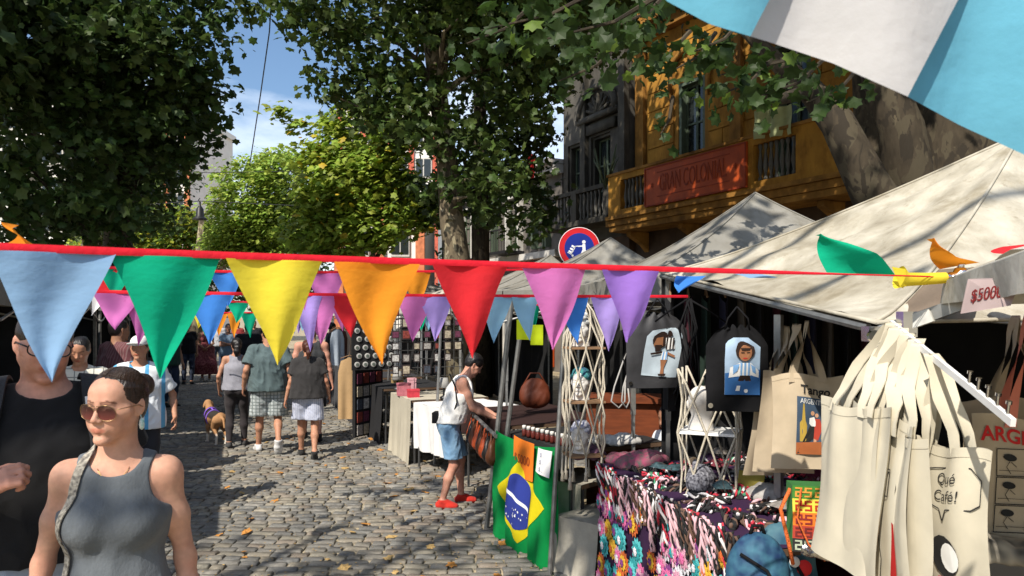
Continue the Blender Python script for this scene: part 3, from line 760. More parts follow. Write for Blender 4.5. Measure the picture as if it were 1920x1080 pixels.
# central plane tree
tb = at(862, 595, 13.2); tb.z = 0
tree('tall plane tree with pale peeling trunk in the middle of the view', tuple(tb),
     [tuple(tb), tuple(at(862,520,13.2)), tuple(at(848,420,13.2)), tuple(at(838,300,13.2)), tuple(at(822,180,13.2)), tuple(at(806,60,13.2)), tuple(at(790,-80,13.2)), tuple(at(785,-260,13.2))], [.30,.24,.22,.19,.165,.14,.11,.07],
     [E(900,330,13.0,1.0,.9), E(700,120,12.7,1.25,.75), E(620,40,12.7,.9,.45), E(960,160,13.2,.95,1.0), E(620,170,12.8,.35,.2), E(790,240,12.4,.75,.6), E(930,420,13.5,.7,.35), E(860,60,12.8,1.2,.8), E(560,20,12.5,.5,.3), E(480,10,12.6,.35,.2), E(1000,60,13.2,.6,.7), E(725,215,12.8,.8,.5), E(790,170,12.7,.6,.5),
      ((-1.4,13.0,8.6),(3.4,3.0,2.0)), ((0.4,13.8,7.6),(2.2,2.2,1.6)), E(720,210,13,.7,.35)],
     19500, .155, lf_mid, seed=5, dens=.24, limbs=30, shell=.5)
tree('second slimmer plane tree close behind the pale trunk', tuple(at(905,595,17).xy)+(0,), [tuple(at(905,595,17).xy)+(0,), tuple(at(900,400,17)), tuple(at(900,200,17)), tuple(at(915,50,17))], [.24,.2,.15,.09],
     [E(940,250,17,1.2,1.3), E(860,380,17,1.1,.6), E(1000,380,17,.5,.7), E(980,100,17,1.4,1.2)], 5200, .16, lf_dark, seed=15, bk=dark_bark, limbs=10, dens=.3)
# sunlit trees down the street
tree('round bright green clipped looking tree at the end of the street', (-13.2,31,0), [(-13.2,31,0),(-13.2,31,3),(-13,31,6)], [.3,.25,.1],
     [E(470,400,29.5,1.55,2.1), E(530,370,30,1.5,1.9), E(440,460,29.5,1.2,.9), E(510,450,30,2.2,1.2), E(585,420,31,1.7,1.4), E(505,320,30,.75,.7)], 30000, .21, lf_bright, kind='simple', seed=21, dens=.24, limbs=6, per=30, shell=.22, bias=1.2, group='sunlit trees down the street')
mt = at(690, 595, 17.5)
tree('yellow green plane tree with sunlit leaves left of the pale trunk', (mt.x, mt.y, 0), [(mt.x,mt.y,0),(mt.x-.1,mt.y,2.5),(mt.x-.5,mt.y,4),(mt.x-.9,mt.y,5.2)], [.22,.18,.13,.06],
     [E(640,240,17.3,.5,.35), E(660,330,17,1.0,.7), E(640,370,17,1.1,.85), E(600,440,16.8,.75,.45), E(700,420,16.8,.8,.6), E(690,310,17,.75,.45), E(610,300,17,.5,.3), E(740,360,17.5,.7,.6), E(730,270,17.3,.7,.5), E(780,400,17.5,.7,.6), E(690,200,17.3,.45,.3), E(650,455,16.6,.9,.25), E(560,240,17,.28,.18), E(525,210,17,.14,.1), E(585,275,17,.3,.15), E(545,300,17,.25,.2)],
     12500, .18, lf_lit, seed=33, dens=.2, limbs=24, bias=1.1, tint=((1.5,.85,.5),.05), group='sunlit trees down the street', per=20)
tree('olive green bushy trees under the left tower', (-17,36,0), [(-17,36,0),(-17,36,3),(-17,36,5)], [.3,.25,.1],
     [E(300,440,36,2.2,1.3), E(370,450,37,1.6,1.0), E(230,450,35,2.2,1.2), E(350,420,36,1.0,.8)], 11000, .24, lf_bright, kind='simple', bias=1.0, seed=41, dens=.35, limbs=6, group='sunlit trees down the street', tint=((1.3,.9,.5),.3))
tree('loose dark green tree in front of the left tower', (-15,26,0), [(-15,26,0),(-14.6,26,3.5),(-14.2,26,6)], [.25,.2,.08],
     [E(250,300,25,1.5,1.4), E(200,390,25,1.9,1.1), E(300,340,25,.8,.6), E(290,410,25,1.0,.5), E(352,330,25,.35,.15)], 5200, .21, lf_mid, seed=47, dens=.32, limbs=14, group='sunlit trees down the street')
tree('dense shady tree row closing the street behind the tents', (-9,38,0), [(-9,38,0),(-9,38,3),(-9,38,5)], [.3,.25,.1],
     [E(620,520,36,3,1.4), E(520,540,36,3,1.4), E(760,470,34,2.2,1.8), E(400,530,36,3,1.5), E(290,530,34,3,1.6)], 7000, .26, lf_dark, kind='simple', seed=51, dens=.4, limbs=4, group='sunlit trees down the street')
# near tree at right with big limbs, its crown hanging over the tents
nb_ = at(1790, 595, 8.2); nb_.z = 0
tree('massive old plane tree with thick forked trunk behind the right tents', tuple(nb_),
     [tuple(nb_), tuple(at(1790,500,8.2)), tuple(at(1780,380,8.2)), tuple(at(1775,250,8.2)), tuple(at(1760,120,8.2)), tuple(at(1740,-60,8.2)), tuple(at(1700,-300,8.2))], [.62,.56,.52,.50,.44,.36,.2],
     [((3.4,7.6,7.6),(3.0,2.6,1.3)), ((1.4,6.6,7.4),(1.6,2.0,.9)), ((5.4,5.6,6.6),(1.8,2.0,1.2)), ((4.6,11.5,8.2),(3.0,2.2,1.4)), ((2.4,11.0,8.4),(1.6,2.0,1.0)), ((3.4,15.0,9.6),(2.6,2.2,1.6)),((6.5,9.5,7.2),(2.0,2.0,1.4))],
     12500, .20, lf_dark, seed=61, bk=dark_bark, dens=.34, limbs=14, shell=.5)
ntree = COL.objects[-1]
big = [o for o in COL.objects if o.name.startswith('plane_tree') and 'massive' in o.get('label', '')][0]
mb = MB(); Bv = Vector(nb_)
def rel(px, py, d): return at(px, py, d)-Bv
mb.tube([rel(1760,470,8.0), rel(1700,430,7.6), rel(1640,370,7.5), rel(1605,300,7.5), rel(1570,230,7.6), rel(1520,170,7.8), rel(1450,110,8), rel(1380,40,8)], [.30,.27,.22,.19,.17,.13,.09,.05], n=14)
mb.tube([rel(1740,420,8.0), rel(1700,330,7.8), rel(1690,240,7.8), rel(1650,140,7.8), rel(1600,40,8)], [.30,.26,.22,.18,.1], n=14)
mb.tube([rel(1520,170,7.8), rel(1450,190,7.2), rel(1400,150,6.6)], [.08,.05,.02], n=8)
mb.build('limb', dark_bark, big, smooth=True)
mb = MB(); mb.lathe([(.001,-.09),(.13,-.08),(.155,-.02),(.15,.06),(.12,.11),(.05,.135),(.001,.14)], rel(1690,382,7.3), n=18, M=Matrix.Rotation(R(75), 3, 'X') @ Matrix.Rotation(R(20), 3, 'Y'))
mb.build('sawn_knot', M_('pale sawn wood', (.36,.29,.17), var=.4, scale=8, bump=.4), big, smooth=True)
# low sprays of big leaves hanging near the camera: the largest are single leaf objects
lm = leafmat('big near leaves', (.035,.070,.012), .42); lm2 = leafmat('pale near leaves', (.11,.17,.025), .5)
Vl, Fl = LEAF['star']; lms = []
for i, m in enumerate((lm, lm, lm, lm2)):
    me = np_mesh('leaf', Vl*np.array((1,1,1.5)), Fl, False); set_col(me, np.ones((len(Vl),3))*(.8+.15*i)); me.materials.append(m); lms.append(me)
rs = random.Random(3); k = 0
sprays = [(1000,45,4.6,110,60,34),(1120,60,4.2,110,60,34),(1235,120,4.8,60,50,14),(1300,120,5.0,45,60,14),(1390,170,5.0,60,45,20),(1480,170,5.0,70,35,22),(1560,180,5.2,60,35,16),(1250,240,5.2,16,40,4),(1100,140,5,60,40,14),(930,70,5,60,50,16),(1200,40,4.5,60,35,22),(1440,130,5.1,110,30,22),(1340,90,5.0,60,30,16)]
for (px, py, d, sx, sy, n) in sprays:
    for i in range(int(n*1.7)):
        p = at(px+rs.gauss(0,sx*.6), py+rs.gauss(0,sy*.6), d+rs.uniform(-.4,.4))-Bv
        o = bpy.data.objects.new('leaf', lms[0 if rs.random() < .9 else 3] if rs.random() < .8 else lms[rs.randrange(3)]); COL.objects.link(o); o.parent = big
        o.location = p; s = rs.uniform(.06,.145); o.scale = (s,s,s); o.rotation_euler = (R(rs.uniform(20,110)), R(rs.uniform(-40,40)), R(rs.uniform(0,360)))
    c = at(px, py, d)-Bv
    m2 = MB(); m2.tube([c+Vector((sx/F*d*1.1,.1,.25)), c+Vector((sx/F*d*.3,0,.06)), c+Vector((-sx/F*d*.9,-.05,-.06))], [.016,.011,.004], n=5); m2.build('twig', dark_bark, big)
# ---------------------------------------------------------------- buildings on the right
f0 = Vector((2.8, 21.0, 0)); fe = Vector((.4886, -.8725, 0)).normalized(); fn_ = Vector((-.8725, -.4886, 0)).normalized()
FR = Matrix((fe, -fn_, Vector((0,0,1)))).transposed()     # local x along facade, y into building, z up
def fbuild(mb, name, m, root, smooth=False, **k):
    return mb.build(name, m, root, smooth=smooth, **k)
def froot(s, label, cat='building', name='house', **k):
    o = empty(name, f0+fe*s, label=label, cat=cat, **k); o.rotation_euler = (0, 0, math.atan2(fe.y, fe.x)); return o
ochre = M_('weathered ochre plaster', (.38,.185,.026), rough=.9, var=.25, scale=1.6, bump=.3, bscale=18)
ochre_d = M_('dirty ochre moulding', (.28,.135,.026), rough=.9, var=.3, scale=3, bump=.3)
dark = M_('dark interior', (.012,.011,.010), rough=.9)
glass = M_('dark window glass', (.02,.025,.025), rough=.12, spec=.6)
shutter = M_('green grey shutter', (.09,.12,.08), rough=.6)
iron = M_('black painted iron', (.015,.015,.016), rough=.45)
grey = M_('sooty grey render', (.085,.078,.066), rough=.92, var=.3, scale=1.8, bump=.35, bscale=14)
grey_d = M_('dark stone trim', (.07,.064,.052), rough=.92, var=.3, scale=3, bump=.4)
rail_m = M_('worn baluster stone', (.10,.095,.085), rough=.85)
for _m in (ochre, ochre_d): stain(_m, (.35,.30,.25), 1.2, .45, .72, .85, (1,1,.35)); stain(_m, (.5,.45,.42), 5, .5, .7, .7)
for _m in (grey, grey_d): stain(_m, (.3,.28,.25), 1.2, .45, .72, .85, (1,1,.3))
def baluster_row(root, x0, x1, y, z0, z1, m, n):
    for i in range(n):
        x = x0+(x1-x0)*(i+.5)/n; mb = MB(); h = z1-z0
        mb.lathe([(.045,0),(.045,.08*h),(.022,.14*h),(.060,.40*h),(.030,.72*h),(.022,.82*h),(.045,.92*h),(.045,h)], (x,y,z0), n=8)
        mb.build('baluster', m, root, smooth=True)
def door_window(root, x0, x1, z0, z1, y, fm, leafm, ajar=True):
    mb = MB(); t = .10
    for xx in (x0, x1): mb.box((xx, y-.03, (z0+z1)/2), (t, .22, z1-z0))
    mb.box(((x0+x1)/2, y-.03, z1+.02), (x1-x0+t, .24, .12)); w = mb.build('window', fm, root)
    mb = MB(); mb.box(((x0+x1)/2, y+.10, (z0+z1)/2), (x1-x0, .03, z1-z0)); mb.build('pane', glass, w)
    n = 2
    for k, xx in enumerate((x0+.06+(x1-x0)*.22, x1-.06-(x1-x0)*.22)):
        mb = MB(); ww = (x1-x0)*.40
        for q in (-1,1): mb.box((xx+q*ww/2, y+.06, (z0+z1)/2), (.05,.04,z1-z0-.04))
        for q in range(4): mb.box((xx, y+.06, z0+.05+(z1-z0-.12)*q/3), (ww,.035,.05))
        mb.build('casement', leafm, w)
    return w
# the ochre building ---------------------------------------------------------
hy = froot(0, 'ochre yellow old building with long balcony and red orange sign panel')
SET = .95
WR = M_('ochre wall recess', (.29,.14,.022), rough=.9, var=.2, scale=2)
mb = MB()
ops = [(1.75,2.75,4.95,8.1),(5.0,6.0,4.95,8.1),(8.3,9.3,4.95,8.1),(1.75,2.75,10.2,13.0),(5.0,6.0,10.2,13.0),(8.3,9.3,10.2,13.0)]
xs = [0]+sorted({a for o in ops for a in o[:2]})+[17]
for i in range(len(xs)-1):
    x0, x1 = xs[i], xs[i+1]; col = [o for o in ops if abs(o[0]-x0) < .01 and abs(o[1]-x1) < .01]
    zs = [4.6]; 
    for o in sorted(col, key=lambda o: o[2]): zs += [o[2], o[3]]
    zs.append(15)
    for j in range(0, len(zs), 2): mb.box(((x0+x1)/2, SET+.25, (zs[j]+zs[j+1])/2), (x1-x0, .5, zs[j+1]-zs[j]))
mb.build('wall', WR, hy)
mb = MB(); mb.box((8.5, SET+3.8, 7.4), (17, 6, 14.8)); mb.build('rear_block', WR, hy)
def blocks(root, x0, x1, z0, z1, y, bw, bh, m, holes):
    z = z0; r_ = 0
    while z < z1-.1:
        x = x0-(bw/2 if r_ % 2 else 0)
        while x < x1:
            a, b = max(x, x0), min(x+bw, x1)
            hit = [h for h in holes if a < h[1]+.12 and b > h[0]-.12 and z < h[3]+.1 and z+bh > h[2]]
            if hit:
                h = hit[0]
                segs = [(a, h[0]-.14), (h[1]+.14, b)]
            else: segs = [(a, b)]
            for a2, b2 in segs:
                if b2-a2 > .12:
                    m_ = MB(); m_.box(((a2+b2)/2+.0, y-.015, z+bh/2), (b2-a2-.03, .05, bh-.03)); m_.build('wall_block', m, root)
            x += bw
        z += bh; r_ += 1
blocks(hy, .5, 7.9, 5.0, 9.6, SET, 1.45, .52, ochre, ops)
for o in ops[:3]: door_window(hy, o[0]+.05, o[1]-.05, o[2], o[3]-.05, SET+.16, shutter, shutter)
for o in ops[3:]: door_window(hy, o[0]+.05, o[1]-.05, o[2], o[3]-.05, SET+.16, shutter, shutter)
for o in ops[:2]:      # arched hood with a small shell above each door
    cx = (o[0]+o[1])/2; mb = MB()
    mb.tube([(cx+ .72*math.cos(a), SET-.10, o[3]+.30+.50*math.sin(a)) for a in [math.pi*i/10 for i in range(11)]], .075, n=7)
    for q in (-.72,.72): mb.tube([(cx+q, SET-.08, o[3]+.32), (cx+q*1.02, SET-.10, o[3]-.2), (cx+q*.95, SET-.06, o[3]-.6)], [.07,.06,.03], n=7)
    for a in range(5): mb.tube([(cx, SET-.08, o[3]+.30), (cx+.30*math.cos(.5+a*.53), SET-.10, o[3]+.30+.30*math.sin(.5+a*.53))], [.05,.035], n=6)
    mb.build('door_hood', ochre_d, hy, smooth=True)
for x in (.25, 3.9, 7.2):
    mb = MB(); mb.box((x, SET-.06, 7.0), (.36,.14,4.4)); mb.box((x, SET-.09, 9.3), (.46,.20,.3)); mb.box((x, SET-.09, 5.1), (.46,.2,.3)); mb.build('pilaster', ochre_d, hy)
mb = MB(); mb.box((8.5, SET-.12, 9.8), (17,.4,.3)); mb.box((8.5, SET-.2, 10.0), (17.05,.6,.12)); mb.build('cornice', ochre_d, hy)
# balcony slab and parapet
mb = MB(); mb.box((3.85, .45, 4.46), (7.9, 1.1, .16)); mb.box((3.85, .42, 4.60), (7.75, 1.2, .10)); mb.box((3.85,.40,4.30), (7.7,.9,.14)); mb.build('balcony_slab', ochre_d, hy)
P0, P1 = 4.65, 5.78
mb = MB()
for a, b in ((0,.55),(1.62,5.3),(6.45,7.6)): mb.box(((a+b)/2, .02, (P0+P1)/2), (b-a, .20, P1-P0))
for a, b in ((.55,1.62),(5.3,6.45)):
    mb.box(((a+b)/2, .02, P0+.08), (b-a, .198, .16)); mb.box(((a+b)/2, .02, P1-.08), (b-a, .198, .16))
mb.build('parapet', ochre, hy)
mb = MB(); mb.box((3.8, .02, P1+.035), (7.7,.28,.07)); mb.build('parapet_coping', ochre_d, hy)
baluster_row(hy, .6, 1.58, .02, P0+.16, P1-.16, rail_m, 6); baluster_row(hy, 5.35, 6.4, .02, P0+.16, P1-.16, rail_m, 7)
for x in (.5,2.6,4.7,6.8):
    mb = MB(); mb.prism([(0,0),(.7,0),(.7,-.12),(.25,-.35),(0,-.6)], (x-.09, SET, 4.22), (0,-1,0), (0,0,1), (1,0,0), .18); mb.build('bracket', ochre_d, hy)
gd = M_('dark brown shopfront wall', (.06,.035,.02), rough=.8, var=.3, scale=3)
mb = MB()
for a, b in ((0,.8),(2.6,3.4),(5.4,6.2),(8.4,9.2),(12,17)): mb.box(((a+b)/2, SET+.2, 2.25), (b-a,.5,4.5))
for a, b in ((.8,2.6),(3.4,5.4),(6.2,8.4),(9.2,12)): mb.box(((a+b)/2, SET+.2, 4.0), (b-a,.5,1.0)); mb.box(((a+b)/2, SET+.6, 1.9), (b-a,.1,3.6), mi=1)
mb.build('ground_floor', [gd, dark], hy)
def text_obj(body, name, m, size, parent, M4, ext=.004, align='CENTER', shear=0.0, font_bold=False, **k):
    cu = bpy.data.curves.new('t', 'FONT'); cu.body = body; cu.size = size; cu.align_x = align; cu.align_y = 'CENTER'; cu.extrude = ext; cu.shear = shear
    if font_bold: cu.offset = size*.022
    to = bpy.data.objects.new('t', cu); COL.objects.link(to); dg = bpy.context.evaluated_depsgraph_get()
    me = bpy.data.meshes.new_from_object(to.evaluated_get(dg)); bpy.data.objects.remove(to)
    me.name = name; me.materials.clear(); me.transform(M4)
    return add_mesh(name, me, m, parent, **k)
UP = Matrix.Rotation(R(90), 4, 'X')      # text upright, facing -Y
stain(M_('red orange painted board', (.42,.065,.010), rough=.6, var=.2, scale=2), (.4,.35,.3), 2, .48, .7, .8, (1,1,.4))
sgn = froot(0, 'long red orange board with dark lettering across the yellow balcony front', 'sign', 'balcony_sign')
redm = M_('red orange painted board', (.62,.13,.014), rough=.6, var=.2, scale=2)
mb = MB(); mb.box((3.42, -.12, 5.22), (3.5,.05,1.02)); mb.build('board', redm, sgn)
mb = MB(); dkr = M_('dark red lettering', (.25,.035,.008), rough=.7)
for z in (5.71,4.73): mb.box((3.42,-.15,z), (3.46,.03,.035))
for x in (1.69,5.15): mb.box((x,-.15,5.22), (.035,.03,.95))
for z in (5.55,4.93): mb.box((3.42,-.148,z), (2.5,.012,.02))
mb.build('border', dkr, sgn)
text_obj('GRAN COLONIAL', 'lettering', dkr, .36, sgn, Matrix.Translation((3.42,-.152,5.24)) @ UP @ Matrix.Diagonal((.80,1.75,1,1)))
for x in (1.98,4.86): text_obj('*', 'star', dkr, .3, sgn, Matrix.Translation((x,-.152,5.18)) @ UP)
# cloth hung over the parapet
cl = froot(0, 'pale green cloth hung to dry above the balusters of the yellow balcony', 'cloth', 'hanging_cloth')
mb = MB(); mb.grid(lambda u, v: Vector((5.35+1.05*u, -.10-.05*math.sin(u*14)+.02*math.sin(v*6), 6.35-.62*v-.1*u)), 24, 8); mb.build('cloth', M_('pale green cotton', (.45,.50,.26), rough=.9, trans=.3), cl, smooth=True)
# grey building --------------------------------------------------------------
hg = froot(-3.5, 'sooty grey stone townhouse with arched pediment left of the ochre building')
mb = MB(); ops2 = [(.25,1.0,4.9,7.4),(1.55,2.55,4.9,7.4)]
xs = [0,.25,1.0,1.55,2.55,3.45]
for i in range(5):
    x0, x1 = xs[i], xs[i+1]
    if i in (1,3): mb.box(((x0+x1)/2, .95, 9.7), (x1-x0,.5,4.6)); mb.box(((x0+x1)/2,.95,4.55), (x1-x0,.5,.7))
    else: mb.box(((x0+x1)/2, .95, 8.1), (x1-x0,.5,7.8))
mb.box((1.725,4.0,6.0), (3.44,5.6,12)); mb.build('wall', grey, hg)
for o in ops2: door_window(hg, o[0]+.04, o[1]-.04, o[2], o[3]-.04, .92, grey_d, shutter)
mb = MB(); cx = 2.05
mb.tube([(cx+.95*math.cos(a), .55, 8.0+.85*math.sin(a)) for a in [math.pi*i/12 for i in range(13)]], .10, n=8)
mb.box((cx,.60,7.95),(2.1,.24,.16)); mb.box((cx,.64,7.62),(1.7,.12,.3))
for a in range(7): mb.tube([(cx,.62,8.05),(cx+.62*math.cos(.3+a*.42),.60,8.05+.60*math.sin(.3+a*.42))], [.07,.05], n=6)
mb.build('pediment', grey_d, hg, smooth=True)
mb = MB(); mb.box((1.7,.6,11.6),(3.6,.6,.35)); mb.box((1.7,.5,11.9),(3.7,.8,.14)); mb.box((3.3,.62,8),(.3,.2,7)); mb.box((1.3,.62,8),(.26,.16,7)); mb.build('cornice', grey_d, hg)
mb = MB(); mb.box((1.7,.35,4.66),(3.5,.9,.16)); mb.box((1.7,.05,5.62),(3.5,.2,.12))
for x in (.08,1.7,3.35): mb.box((x,.05,5.15),(.26,.22,.9))
mb.build('balcony', grey_d, hg); baluster_row(hg, .25,1.55,.05,4.75,5.56,rail_m,7); baluster_row(hg, 1.85,3.2,.05,4.75,5.56,rail_m,7)
mb = MB()
for a, b in ((0,.3),(1.5,1.9),(3.1,3.45)): mb.box(((a+b)/2,.95,2.2),(b-a,.5,4.3))
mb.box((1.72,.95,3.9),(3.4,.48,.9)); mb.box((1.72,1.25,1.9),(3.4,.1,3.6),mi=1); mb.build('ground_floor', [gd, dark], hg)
pl = froot(-3.5, 'spiky dry cactus like plant on the grey balcony beside the yellow parapet', 'plant', 'balcony_plant')
mb = MB()
for i in range(11):
    a = rnd.uniform(0,6.28); mb.tube([(3.35,-.05,5.5),(3.35+.25*math.cos(a),-.05+.2*math.sin(a),6.1),(3.35+.45*math.cos(a),-.05+.3*math.sin(a),6.3+rnd.uniform(0,.6))],[.035,.028,.01],n=6)
mb.build('stems', M_('grey green stems',(.07,.09,.05)), pl, smooth=True)
# lower dark shop houses further on ----------------------------------------------
hs_ = froot(-13.4, 'low dark shop row with pale cornice and balconies beyond the grey house')
lt = M_('pale cornice paint', (.50,.48,.44), rough=.9, var=.2, scale=2)
mb = MB(); mb.box((4.9,3.2,3.4),(9.8,5,6.8)); mb.build('wall', M_('brown grey render', (.13,.115,.10), var=.3, scale=1.5), hs_)
mb = MB(); mb.box((4.9,.6,6.75),(9.85,.5,.3)); mb.box((4.9,.5,6.98),(9.9,.75,.14)); mb.box((4.9,.6,3.95),(9.85,.4,.22)); mb.build('cornice', lt, hs_)
for i in range(5): door_window(hs_, .6+i*1.9, 1.5+i*1.9, 4.2, 6.2, .62, lt if i % 2 else shutter, shutter)
for i in range(5):
    mb = MB(); mb.box((1.05+i*1.9,.64,1.7),(1.3,.1,3.0)); w = mb.build('shop_window', glass, hs_)
    mb = MB(); 
    for q in (-.68,.68): mb.box((1.05+i*1.9+q,.60,1.7),(.08,.16,3.1))
    mb.box((1.05+i*1.9,.60,3.28),(1.44,.16,.1)); mb.build('frame', [lt, redm, shutter][i % 3], w)
for i in (1,3):
    mb = MB(); mb.box((1.05+i*1.9,.2,4.14),(1.5,.8,.1)); mb.box((1.05+i*1.9,-.18,4.95),(1.5,.04,.05))
    for k in range(13): mb.box((1.05+i*1.9-.72+k*.12,-.18,4.55),(.02,.02,.8))
    mb.build('balcony', iron, hs_)
fl = empty('flag', at(988,312,24), label='red cloth flag hanging from the dark facade behind the central tree', cat='flag')
mb = MB(); mb.grid(lambda u, v: Vector((.28*u-.05*v, .06*math.sin(u*9), .38-.9*v)), 8, 10); mb.build('cloth', M_('red flag cloth',(.45,.02,.02), trans=.3), fl, smooth=True)
mb = MB(); mb.tube([(-.05,.3,.42),(.35,-.1,.42)], .012, n=6); mb.build('pole', iron, fl)
# far buildings -------------------------------------------------------------------
def far_block(label, x0, x1, y, z1, dep, wm, bm, nx, nz, winw, ang=0, z0w=2.5):
    rt = empty('apartment_building', ((x0+x1)/2, y, 0), rz=ang, label=label, cat='building'); W = x1-x0
    mb = MB(); mb.box((0, dep/2, z1/2), (W, dep, z1)); mb.build('wall', wm, rt)
    for i in range(nx):
        for j in range(nz):
            x = -W/2+W*(i+.5)/nx; z = z0w+(z1-z0w-1)*(j+.5)/nz
            mb = MB(); mb.box((x,-.05,z),(winw,.12,(z1-z0w)/nz*.62)); w = mb.build('window', lt, rt)
            mb = MB(); 
            for q in (-1,1): mb.box((x+q*winw*.24,-.125,z),(winw*.40,.03,(z1-z0w)/nz*.52))
            mb.build('pane', glass, w)
    mb = MB()
    for i in range(nx+1):
        x = -W/2+W*i/nx; mb.box((x,-.10,z1/2),(W/nx*.22,.2,z1))
    mb.build('brick_pier', bm, rt); mb = MB(); mb.box((0,dep/2,z1+.2),(W+.4,dep+.4,.4)); mb.build('parapet', wm, rt)
brick = M_('orange brick', (.50,.17,.08), rough=.9, var=.25, scale=6); white = M_('white render', (.72,.70,.66), rough=.9, var=.08, scale=1)
far_block('tall white tower with orange brick strips behind the left trees', -27.5,-21.9,50,15.6,8,white,brick,4,6,.9)
far_block('white block with red brick bands behind the central tree', -13.5,-6.0,58,18.2,9,white,M_('red brick',(.45,.10,.06),var=.2,scale=5),4,6,1.3)
far_block('long pale apartment block behind the left stalls', -44,-28.5,48,19,8,white,grey,6,7,1.4)
far_block('white and orange corner shop seen under the central tree', -6.4,-3.4,27.5,6.4,5,white,brick,2,2,.7)
# street furniture ------------------------------------------------------------------
sg = empty('road_sign', (at(1086,465,10.7).x, 10.7, 0), label='round red and blue sign with white figure pushing a hand cart', cat='sign')
mb = MB(); mb.tube([(0,.05,0),(0,.05,3.05)], .03, n=10); mb.build('pole', M_('galvanised steel',(.32,.33,.33),rough=.4,metal=.8), sg)
zc = at(1086,465,10.7).z; RX = Matrix.Rotation(R(90), 3, 'X')
mb = MB(); mb.lathe([(.300,0),(.300,.012)], (0,.0,zc), n=48, M=RX); mb.build('rim', M_('white sign paint',(.75,.75,.75),rough=.4), sg)
mb = MB(); mb.lathe([(.292,0),(.292,.012)], (0,-.004,zc), n=48, M=RX); mb.build('red_ring', M_('sign red',(.45,.01,.015),rough=.35), sg)
mb = MB(); mb.lathe([(.215,0),(.215,.012)], (0,-.008,zc), n=48, M=RX); mb.build('blue_disc', M_('sign blue',(.006,.02,.20),rough=.35), sg)
mb = MB(); yy = -.022; cv = lambda x, z: Vector((x, yy, zc+z))
mb.lathe([(.026,0),(.026,.003)], cv(.065,.085), n=14, M=RX)
def qd(pts): mb.poly([cv(x, z) for x, z in pts])
qd([(.045,.055),(.085,.055),(.090,-.03),(.045,-.035)]); qd([(.045,.035),(.045,.018),(-.02,.015),(-.02,.03)])
qd([(.045,-.03),(.072,-.03),(.045,-.10),(.045,-.15),(.018,-.15),(.018,-.095)]); qd([(.066,-.03),(.090,-.03),(.105,-.08),(.130,-.135),(.108,-.14),(.085,-.09)])
qd([(-.02,.032),(-.02,.020),(-.055,.018),(-.058,.028)]); qd([(-.058,.028),(-.048,.022),(-.112,-.095),(-.122,-.088)]); qd([(-.118,-.098),(-.112,-.088),(-.168,-.058),(-.172,-.068)])
for k in range(3):
    ox, oz = k*.022, k*.038; qd([(-.160+ox,-.055+oz),(-.148+ox,-.032+oz),(-.098+ox,-.058+oz),(-.110+ox,-.083+oz)])
mb.lathe([(.016,0),(.016,.003)], cv(-.098,-.112), n=12, M=RX)
mb.build('pictogram', M_('sign white',(.72,.72,.72),rough=.4), sg)
lp = at(375,398,22); la = empty('hanging_lamp', lp, label='black bell shaped street lamp hanging on a wire over the street', cat='lamp')
mb = MB(); mb.lathe([(.22,-.22),(.20,-.19),(.12,-.12),(.10,.10),(.06,.16),(.03,.20),(.03,.30)], (0,0,0), n=16); mb.build('shade', iron, la, smooth=True)
mb = MB(); mb.tube([(0,0,.3),(-.05,0,.36),(0,0,.42)], .015, n=6); mb.build('hook', iron, la)
def wire(label, pts, r_=.012):
    o = empty('cable', pts[0], label=label, cat='cable'); mb = MB(); mb.tube([Vector(p)-Vector(pts[0]) for p in pts], r_, n=5); mb.build('wire', iron, o)
wire('thin cable running up across the blue sky to the top', [at(512,-60,16), at(505,60,17), at(488,180,19), at(468,310,22)], .016)
wire('thin horizontal cable with the hanging lamp over the street', [at(180,390,22), at(375,377,22), at(560,386,22)], .012)
wire('faint level cable crossing the gap of blue sky', [at(200,318,28), at(400,324,28), at(600,320,28)], .014)
# ---------------------------------------------------------------- market tents
canvas = M_('dirty off white canvas', (.53,.495,.41), rough=.95, var=.0, col2=(.34,.31,.245), scale=6.5, bump=.8, bscale=20, trans=.05, detail=12)
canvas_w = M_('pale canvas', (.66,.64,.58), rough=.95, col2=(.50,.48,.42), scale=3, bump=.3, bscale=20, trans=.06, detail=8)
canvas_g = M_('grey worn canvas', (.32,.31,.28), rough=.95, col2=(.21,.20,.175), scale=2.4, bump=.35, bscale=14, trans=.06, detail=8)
for _m in (canvas, canvas_w, canvas_g): stain(_m, (.52,.48,.40), 1.1, .46, .70, .8, (1,1,1)); stain(_m, (.62,.58,.50), 4.5, .5, .68, .8, (1,1,1), (5,0,2)); stain(_m, (.45,.40,.33), 16, .60, .72, .6, (1,1,1), (1,9,2))
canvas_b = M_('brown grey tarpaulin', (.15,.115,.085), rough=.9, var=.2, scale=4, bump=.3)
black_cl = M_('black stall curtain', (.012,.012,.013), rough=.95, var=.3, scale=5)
steel = M_('dull steel tube', (.30,.30,.29), rough=.42, metal=.75, var=.2, scale=20)
steel_d = M_('dark tube', (.08,.08,.08), rough=.5, metal=.5)
white_m = M_('white enamelled steel', (.75,.75,.74), rough=.35)
chrome = M_('chrome fitting', (.6,.6,.6), rough=.15, metal=1.0)
